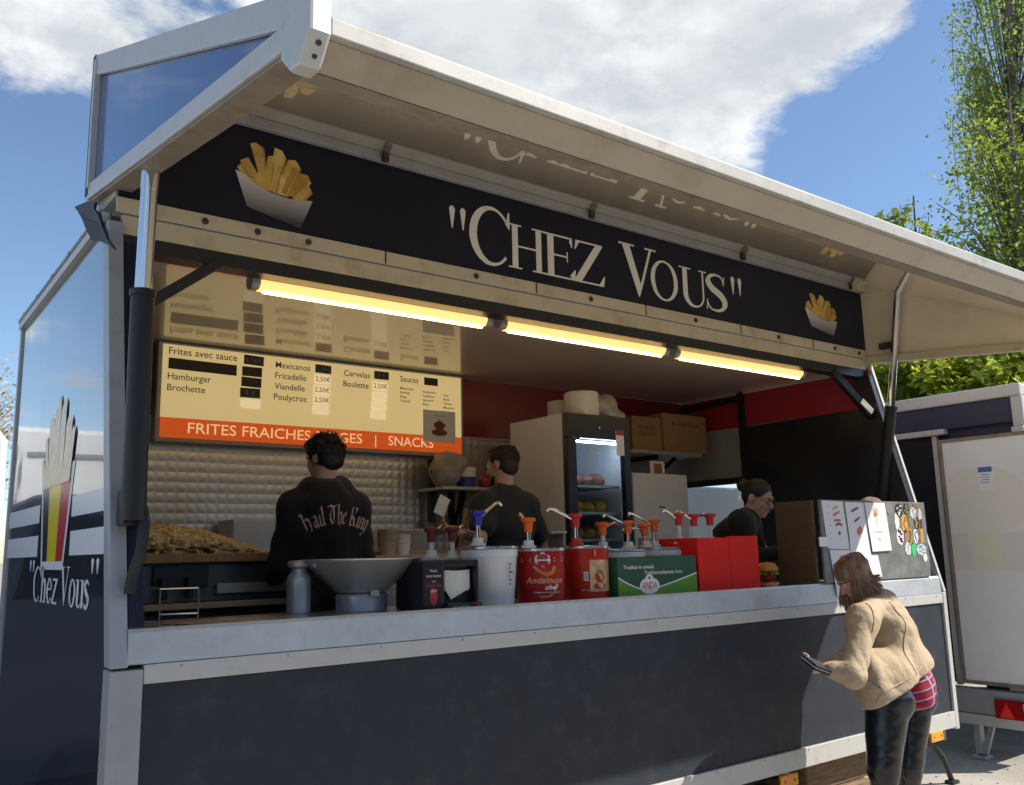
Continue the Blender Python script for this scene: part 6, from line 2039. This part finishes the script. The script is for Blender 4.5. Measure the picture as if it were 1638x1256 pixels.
# --- cook in the black hoodie, seen from behind
x, y = (1.381, 1.1, 2.166)[0], 1.1
g1 = thing('person', 'person in a black hoodie with gothic lettering, back turned, by the frites', 'person', (x, y, FL))
S1 = 1.105
J = stand(x, y, FL, R(-14), S1, lean=.03, hyaw=R(32), hpitch=R(-12))
hp_, V = body(J, S1, .0085, g1)
F = Field(np.array(V['head']) - .2, np.array(V['head']) + .22, .007)
H = J['hd']
F.ell(hp_(0, -.016, .042), (.083 * S1, .101 * S1, .088 * S1), H).ell(hp_(0, -.06, -.02), (.068 * S1, .048 * S1, .06 * S1), H, .03).ell(hp_(0, .05, .09), (.06 * S1, .05 * S1, .035 * S1), H, .02)
F.folds(.005, 2, 60)
n_ = H @ Vector((0, -.80, .6))
F.cut(hp_(0, .035, .012), n_)
F.build('hair', 'hair_dark', g1)
crop_hair(hp_, H, S1, 1300, .026, 'hair_dark', g1, 3)
B1 = Matrix.Rotation(R(-14), 3, 'Z')
def hood(F, V):
    c = V['neck']
    for k in range(-4, 5):
        a = k / 4 * 1.9
        p = c + B1 @ Vector((.095 * math.sin(a), -.085 * math.cos(a) + .01, .02 - .02 * math.cos(a)))
        F.ell(p, (.05, .045, .042), None, .03)
    F.ell(c + B1 @ Vector((0, -.12, -.08)), (.12, .05, .10), B1, .04)
hoo = coat(J, S1, .0105, .022, 1.92, (x, y, FL + .84 * S1), 'hoodie', 'hoodie', g1, .008, 4, extra=hood, freq=17)
legs(J, S1, .016, .012, 'trousers', 'jeans', g1, None)
shoes(J, S1, g1)
# gothic lettering laid on the cloth of the back
def nib(P, w=.15, a=R(42)):
    dx, dy = math.cos(a) * w / 2, math.sin(a) * w / 2
    return [[(p[0] - dx, p[1] - dy), (p[0] + dx, p[1] + dy), (q[0] + dx, q[1] + dy), (q[0] - dx, q[1] - dy)] for p, q in zip(P[:-1], P[1:])]
GL = {'H': (.8, [[(.0, .8), (.15, .95), (.28, .85), (.22, .5), (.22, .1), (.1, -.05)], [(.22, .5), (.45, .62), (.6, .5), (.6, .15), (.5, -.12)]]),
      'a': (.45, [[(.08, .55), (.25, .62), (.33, .5), (.33, .08), (.42, .0)], [(.33, .35), (.12, .28), (.08, .1), (.2, .0), (.33, .1)]]),
      'i': (.25, [[(.05, .52), (.12, .6), (.12, .08), (.22, .0)], [(.1, .8), (.16, .86)]]),
      'l': (.25, [[(.05, .9), (.12, 1.0), (.12, .08), (.22, .0)]]),
      'T': (.7, [[(.0, .9), (.2, .98), (.42, .88), (.66, .98)], [(.36, .88), (.18, .6), (.12, .3), (.28, .02), (.5, .12)], [(.42, .85), (.42, .2)]]),
      'h': (.45, [[(.03, .92), (.1, 1.0), (.1, .06), (.17, 0)], [(.1, .5), (.28, .62), (.36, .5), (.36, .1), (.28, -.12)]]),
      'e': (.38, [[(.1, .32), (.3, .45), (.25, .6), (.1, .5), (.08, .12), (.2, .0), (.33, .1)]]),
      'K': (.72, [[(.02, .85), (.16, .96), (.2, .5), (.16, .06), (.3, .0)], [(.2, .5), (.45, .7), (.52, .92), (.38, .98)], [(.26, .52), (.45, .35), (.52, .06), (.66, .02)]]),
      'n': (.45, [[(.03, .53), (.1, .6), (.1, .06), (.17, 0)], [(.1, .5), (.28, .62), (.35, .5), (.35, .08), (.43, .0)]]),
      'g': (.45, [[(.33, .55), (.14, .6), (.08, .4), (.1, .12), (.22, .02), (.34, .12)], [(.34, .6), (.34, -.1), (.2, -.28), (.06, -.2)]]), ' ': (.28, [])}
me_ = hoo.data
bt_ = BVHTree.FromPolygons([hoo.matrix_world @ v.co + Vector(WL[hoo.name]) for v in me_.vertices], [tuple(p.vertices) for p in me_.polygons])
fwd1 = B1 @ Vector((0, 1, 0))
rgt1 = B1 @ Vector((1, 0, 0))
word = 'Hail The King'
tw_ = sum(GL[c][0] for c in word)
gx_ = 0.0
MT['pinkprint'] = mat('pale_pink_print', (.62, .38, .30), .7)
CH = .105
gc = Vector((x, y, 0)) + rgt1 * .045 + Vector((0, 0, (1.399, 0.95, 1.773)[2]))
Rarc = .36
wd_ = .36
for c in word:
    w_, st = GL[c]
    gb = MB()
    for li, P in enumerate(st):
        Q = []
        for p, q in zip(P[:-1], P[1:]):
            Q += [(p[0] + (q[0] - p[0]) * k / 3, p[1] + (q[1] - p[1]) * k / 3) for k in range(3)]
        Q.append(P[-1])
        for i, quad in enumerate(nib(Q)):
            vs = []
            for u, v in quad:
                t = ((gx_ + u) / tw_ - .5) * wd_ / Rarc
                r_ = Rarc + v * CH
                uu, vv = r_ * math.sin(t), r_ * math.cos(t) - Rarc
                src = gc + rgt1 * uu + Vector((0, 0, vv)) - fwd1 * .8
                hit = bt_.ray_cast(src, fwd1)
                if hit[0] is None:
                    break
                vs.append(hit[0] - fwd1 * (.004 + .0003 * (i % 3) + .0007 * li))
            if len(vs) == 4:
                gb.add(vs, [(0, 1, 2, 3)])
    gx_ += w_
    if gb.v:
        gb.build('gothic_letter', 'pinkprint', hoo)

# --- older cook in the charcoal T-shirt
x, y = (2.832, 1.3, 2.208)[0], 1.3
g2_ = thing('person', 'person in a charcoal T-shirt with thinning hair and a tattooed forearm, back turned', 'person', (x, y, FL))
S2 = 1.13
yw = R(-6)
J = stand(x, y, FL, yw, S2, lean=.02, hyaw=R(24), hpitch=R(-10))
J['elL'] = Vector((2.524, 1.18, 1.677))
J['haL'] = Vector((2.43, 1.28, 1.729))
J['elR'] = Vector((3.244, 1.42, 1.604))
J['haR'] = J['elR'] + Vector((-.1, .25, -.02))
J['hand']['L'] = (Vector((.3, .4, .6)), .9)
hp_, V = body(J, S2, .0085, g2_)
H = J['hd']
F = Field(np.array(V['head']) - .2, np.array(V['head']) + .22, .007)
F.ell(hp_(0, -.016, .036), (.078 * S2, .098 * S2, .084 * S2), H).ell(hp_(0, -.055, -.025), (.066 * S2, .046 * S2, .058 * S2), H, .03)
F.folds(.002, 2, 90)
F.cut(hp_(0, .03, .01), H @ Vector((0, -.85, .5)))
F.dig(hp_(0, -.01, .155), (.05 * S2, .062 * S2, .04 * S2), H)
F.build('hair', 'hair_short', g2_)
crop_hair(hp_, H, S2, 800, .012, 'hair_short', g2_, 4, top=False)
MB().tube([hp_(.06, .04, -.07), hp_(.03, .075, -.1), hp_(-.03, .075, -.1), hp_(-.06, .04, -.07)], [.012, .022, .022, .012], 8).build('beard', 'hair_short', g2_, smooth=True)
coat(J, S2, .0115, .024, .62, (x, y, FL + .82 * S2), 't_shirt', 'tee', g2_, .006, 9, freq=18)
legs(J, S2, .016, .012, 'trousers', 'jeans', g2_, None)
shoes(J, S2, g2_)
tt = MB()
a, b_ = V['elL'], V['haL']
for k in range(5):
    p = a.lerp(b_, .25 + .1 * k)
    cdir = (Vector((-0.9159, -3.6907, 1.6)) - p).normalized()
    ax = (b_ - a).normalized()
    n__ = (cdir - ax * cdir.dot(ax)).normalized()
    sd = ax.cross(n__)
    rr = (.039 + (.026 - .039) * (.25 + .1 * k)) * S2 + .0015
    for j in range(-2, 3):
        if (j + k) % 2 == 0:
            q = [p + ax * .015 * u + (n__ * math.cos(.35 * j + .16 * v) + sd * math.sin(.35 * j + .16 * v)) * rr for u, v in ((-1, -1), (1, -.7), (1.2, 1), (-.8, .8))]
            tt.add(q, [(0, 1, 2, 3)])
tt.build('tattoo', 'tattoo', g2_)
# spatula and tongs he holds
hz_ = V['haL'] + (V['haL'] - V['elL']).normalized() * .07
sp = thing('spatula', 'cream bladed spatula held up by the cook in the T-shirt', 'spatula', tuple(hz_))
MB().bar(hz_ + Vector((.02, -.02, -.08)), hz_ + Vector((-.03, .0, .09)), .014, .014).build('handle', 'black', sp)
Rm = Matrix.Rotation(R(25), 3, 'Y')
MB().obox(hz_ + Vector((-.06, .0, .15)), (.085, .008, .13), Rm).build('blade', 'paper', sp, bevel=.003)
tg = thing('bread_tongs', 'wooden tongs upright beside the hand of the cook in the T-shirt', 'tongs', tuple(hz_ + Vector((.18, .12, 0))))
MB().bar(hz_ + Vector((.12, .12, -.12)), hz_ + Vector((.17, .12, .10)), .02, .02).build('arm', 'black', tg)
MB().bar(hz_ + Vector((.17, .14, -.12)), hz_ + Vector((.24, .14, .14)), .045, .012).build('arm', 'woodedge', tg)

# --- worker with a hair bun and glasses at the till end
hcg = Vector((4.707, 0.62, 1.954))
g3 = thing('person', 'person with dark hair in a bun and glasses, leaning over the counter', 'person', (hcg.x - .1, hcg.y + .35, FL))
S3 = 1.13
fb = Vector((.5, -.86, 0)).normalized()
tr_ = frame(fb, (0, 0, 1)) @ Matrix.Rotation(R(-34), 3, 'X')
hf = Vector((.14, -.86, -.36)).normalized()
Hd = frame(hf)
neck = hcg - Hd @ Vector((0, .05 * S3, .0)) - Vector((0, 0, .135 * S3)) - fb * .03
chest = neck - tr_ @ Vector((0, .02, .20 * S3))
pel = chest - tr_ @ Vector((0, .02, .32 * S3))
J = {'head': hcg, 'neck': neck, 'chest': chest, 'pelvis': pel, 'hd': Hd, 'tr': tr_, 'pr': frame(fb)}
for sd, sx in (('L', -1), ('R', 1)):
    J['sh' + sd] = neck + tr_ @ Vector((.18 * sx * S3, .0, -.055 * S3))
    J['el' + sd] = J['sh' + sd] + Vector((0, 0, -.25)) + fb * .06 + tr_ @ Vector((.06 * sx, 0, 0))
    J['ha' + sd] = J['el' + sd] + fb * .24 + tr_ @ Vector((-.12 * sx, 0, 0)) + Vector((0, 0, .02))
    J['hip' + sd] = pel + J['pr'] @ Vector((.085 * sx * S3, 0, -.04))
    k0 = J['hip' + sd]
    J['an' + sd] = Vector((k0.x, k0.y, FL + .08))
    J['kn' + sd] = (k0 + J['an' + sd]) / 2 + fb * .04
    J['toe' + sd] = J['an' + sd] + fb * .15 + Vector((0, 0, -.035))
J['hand'] = {'L': (Vector((0, 0, -1)), .5), 'R': (Vector((0, 0, -1)), .5)}
hp_, V = body(J, S3, .008, g3)
F = Field(np.array(hcg) - .28, np.array(hcg) + .25, .007)
F.ell(hp_(0, -.018, .04), (.079 * S3, .097 * S3, .086 * S3), Hd).ell(hp_(0, -.07, .0), (.06 * S3, .045 * S3, .06 * S3), Hd, .03)
F.cut(hp_(0, .05, .03), Hd @ Vector((0, -.86, .5)))
F.ell(hp_(0, -.135, .045), (.043 * S3, .04 * S3, .043 * S3), Hd, .012)
F.folds(.0025, 6, 80)
F.build('hair', 'hair_dark', g3)
coat(J, S3, .0115, .024, 1.85, None, 'sweater', 'hoodie', g3, .005, 12, freq=18)
legs(J, S3, .016, .012, 'trousers', 'jeans', g3, None)
shoes(J, S3, g3)
gl = MB()
for sx in (-1, 1):
    c = [hp_(.031 * sx + .026 * math.cos(a), .104 - .006 * abs(math.cos(a)), .006 + .02 * math.sin(a)) for a in np.linspace(0, 2 * math.pi, 17)]
    gl.tube(c, .0026, 6, False)
    gl.tube([hp_(.056 * sx, .097, .01), hp_(.078 * sx, .05, .012), hp_(.079 * sx, -.02, .012)], .0026, 6)
gl.tube([hp_(-.006, .104, .008), hp_(.006, .104, .008)], .0024, 6)
gl.build('glasses', 'black', g3)
MB().flat(ellipse(0, 0, .021, .0045, 12), lambda u, v: tuple(hp_(u, .1025, -.0585 + v))).build('lips', 'lipm', g3)

# --- customer in the sand coloured jacket
gp = Vector((4.453, -0.54, 0.716))
fwW = Vector((-.66, .75, 0)).normalized()
rgW = fwW.cross(Vector((0, 0, 1))).normalized()
g4 = thing('person', 'person in a sand coloured jacket and black trousers bending to read the price lists', 'person', (gp.x, gp.y, ZG))
S4 = 1.06
neck = Vector((4.403, -0.47, 1.26))
hcW = Vector((4.273, -0.4, 1.391))
chest = Vector((4.412, -0.5, 1.022))
up_t = (neck - chest).normalized()
trW = frame(fwW - up_t * fwW.dot(up_t), up_t)
tp_ = (chest - gp).normalized()
prW = frame(fwW - tp_ * fwW.dot(tp_) * .5, (0, 0, 1))
hfW = Vector((-.70, .58, -.72)).normalized()
HdW = frame(hfW)
J = {'head': hcW, 'neck': neck, 'chest': chest, 'pelvis': gp, 'hd': HdW, 'tr': trW, 'pr': prW}
J['shL'] = Vector((3.946, -0.64, 1.163))
J['elL'] = Vector((3.717, -0.7, 0.876))
J['haL'] = Vector((3.665, -0.6, 0.906))
J['shR'] = neck + rgW * .17 - up_t * .06
J['elR'] = J['shR'] + Vector((-.05, .02, -.24))
J['haR'] = Vector((3.928, -0.42, 0.887))
for sd, sx in (('L', -1), ('R', 1)):
    pass
J['hipL'] = Vector((4.184, -0.62, 0.689))
J['hipR'] = Vector((4.734, -0.46, 0.633))
J['knL'] = Vector((4.054, -0.62, 0.319))
J['knR'] = Vector((4.575, -0.46, 0.219))
J['anL'] = Vector((J['knL'].x + .02, J['knL'].y + .0, ZG + .08))
J['anR'] = Vector((J['knR'].x + .06, J['knR'].y + .0, ZG + .08))
for sd in 'LR':
    J['toe' + sd] = J['an' + sd] + fwW * .15 + Vector((0, 0, -.035))
J['hand'] = {'L': (Vector((.1, .5, .7)), .75), 'R': (Vector((.0, -.4, .8)), .8)}
hp_, V = body(J, S4, .0075, g4)
F = Field(np.array(hcW) - .34, np.array(hcW) + .32, .007)
F.ell(hp_(0, -.018, .04), (.084 * S4, .102 * S4, .09 * S4), HdW)
bk_ = -hfW
for i in range(15):
    a = -1.6 + 3.2 * i / 14
    st = hp_(.078 * math.sin(a), -.02 - .078 * math.cos(a), .03)
    out = HdW @ Vector((math.sin(a), -math.cos(a), 0))
    e0 = st + Vector((0, 0, -.10)) + out * .010
    e1 = e0 + Vector((0, 0, -.055)) + out * .012 + bk_ * .02 * max(0, math.cos(a))
    F.cap(st, e0, .022, .020, .02).cap(e0, e1, .020, .008, .02)
F.folds(.004, 8, 75)
F.build('hair', 'hair_long', g4)
hr = MB()
gh = np.random.default_rng(4)
for i in range(900):
    a = gh.uniform(-1.95, 1.95)
    sg = 1 if a > 0 else -1
    p0 = hp_(.012 * sg, .03 - .05 * gh.random() + .02 * math.cos(a), .126)
    p1 = hp_(.090 * math.sin(a), -.018 - .108 * math.cos(a), .045 + gh.uniform(-.015, .015))
    out = HdW @ Vector((math.sin(a), -math.cos(a), 0))
    p2 = p1 + Vector((0, 0, -.11)) + out * (.016 + gh.normal(0, .007))
    ln_ = gh.uniform(.05, .17) if abs(a) < 1.7 else gh.uniform(.03, .11)
    p3 = p2 + Vector((0, 0, -ln_)) + out * (.02 + gh.normal(0, .016)) + bk_ * .035 * max(0, math.cos(a))
    pm = (Vector(p0) + Vector(p1)) / 2 + out * .03 + Vector((0, 0, .022))
    hr.tube(spline([tuple(p0), tuple(pm), tuple(p1), tuple(p2), tuple(p3)], 3), .0028, 4, False)
hr.build('hair_strands', 'hair_long', g4, kind='stuff')
# plaid shirt tail, jacket, trousers
back = -fwW
F = Field(np.array(gp) - .36, np.array(gp) + .36, .0095)
F.ell(gp + Vector((0, 0, .03)) + back * .035, (.175 * S4, .15 * S4, .15 * S4), prW, .03).ell(gp + back * .06 - Vector((0, 0, .06)), (.15 * S4, .11 * S4, .09 * S4), prW, .04)
F.folds(.006, 3, 26).cut(gp + Vector((0, 0, -.075)), (-.25, -.1, 1)).cut(gp + fwW * .02, tuple(back + Vector((0, 0, .2))))
F.build('plaid_shirt', 'plaid', g4)
hemB, hemF = Vector((4.615, -0.66, 0.874)), Vector((3.966, -0.6, 0.642))
hn = (hemF - hemB).cross(rgW).normalized()
if hn.z < 0:
    hn = -hn
def jx(F, V):
    F.ell(V['chest'] + back * .03 + up_t * .05, (.18 * S4, .12 * S4, .17 * S4), trW, .06)
    F.ell((4.441, -0.5, 0.944), (.20, .165, .22), trW, .07)
    F.ell((4.482, -0.54, 0.802), (.205, .18, .17), trW, .06)
    F.ell((4.098, -0.58, 0.772), (.17, .095, .21), trW, .07)
    F.ell((4.204, -0.62, 0.765), (.15, .16, .20), trW, .08)
    F.ell((4.429, -0.6, 0.813), (.16, .15, .16), trW, .08)
    for k in range(-3, 4):
        a = k / 3 * 1.6
        p = V['neck'] + trW @ Vector((.075 * math.sin(a), -.07 * math.cos(a), -.0))
        F.ell(p, (.03, .03, .035), None, .03)
jk = coat(J, S4, .0075, .026, 1.93, hemB, 'jacket', 'jacket', g4, .0042, 17, hemn=hn, extra=jx, freq=34, low=.02)
legs(J, S4, .0085, .012, 'trousers', 'leggings', g4, (gp + Vector((0, 0, .13)), (0, 0, -1)), 0.0024, 7, 40, .022, [(0, 0, 1), (.3, .2, 1), (-.3, .2, 1), (0, .4, 1), (.2, -.3, 1)])
shoes(J, S4, g4)
MB().flat(ellipse(0, 0, .019, .005, 12), lambda u, v: tuple(hp_(u, .1025, -.0625 + v))).build('lips', 'lipm', g4)
bj = BVHTree.FromPolygons([v.co + Vector(WL[jk.name]) for v in jk.data.vertices], [tuple(p.vertices) for p in jk.data.polygons])
def seam(P, name, r_, m='jacket'):
    q = []
    for p in spline(P, 6):
        h_ = bj.find_nearest(Vector(p))
        q.append(h_[0] + h_[1] * r_ * .4)
    MB().tube(q, r_, 6).build(name, m, g4, smooth=True)
seam([(3.825, -0.76, 0.925), (3.854, -0.76, 0.868), (3.891, -0.76, 0.791)], 'pocket_zip', .0045, 'ink')
seam([(4.324, -0.6, 1.256), (4.334, -0.66, 1.11), (4.259, -0.72, 0.975), (4.238, -0.74, 0.829)], 'back_seam', .004)
seam([(3.878, -0.7, 0.682), (3.955, -0.75, 0.763), (4.163, -0.75, 0.82), (4.508, -0.7, 0.894)], 'hem_seam', .0045)
seam([(3.963, -0.66, 1.268), (3.923, -0.72, 1.192), (3.883, -0.74, 1.109)], 'shoulder_seam', .004)
# wallet in her hands
wl = thing('wallet', 'open dark wallet with a pale card in the hands of the bending person', 'wallet', (3.579, -0.56, 0.93))
wp = Vector((3.579, -0.56, 0.93))
d_ = (Vector((3.515, -0.55, 0.955)) - Vector((3.67, -0.56, 0.902))).normalized()
Rw = frame(d_, (0.2, -.45, .85))
MB().obox(wp + Rw @ Vector((0, 0, .014)), (.12, .155, .016), Rw).build('cover', mat('dark_wallet', (.018, .02, .03), .35), wl, bevel=.005)
MB().obox(wp + Rw @ Vector((0, -.005, -.004)), (.115, .15, .014), Rw).build('cover', 'disp', wl, bevel=.005)
MB().obox(wp + Rw @ Vector((.0, .004, .005)), (.112, .15, .003), Rw).build('card', 'sheet', wl)
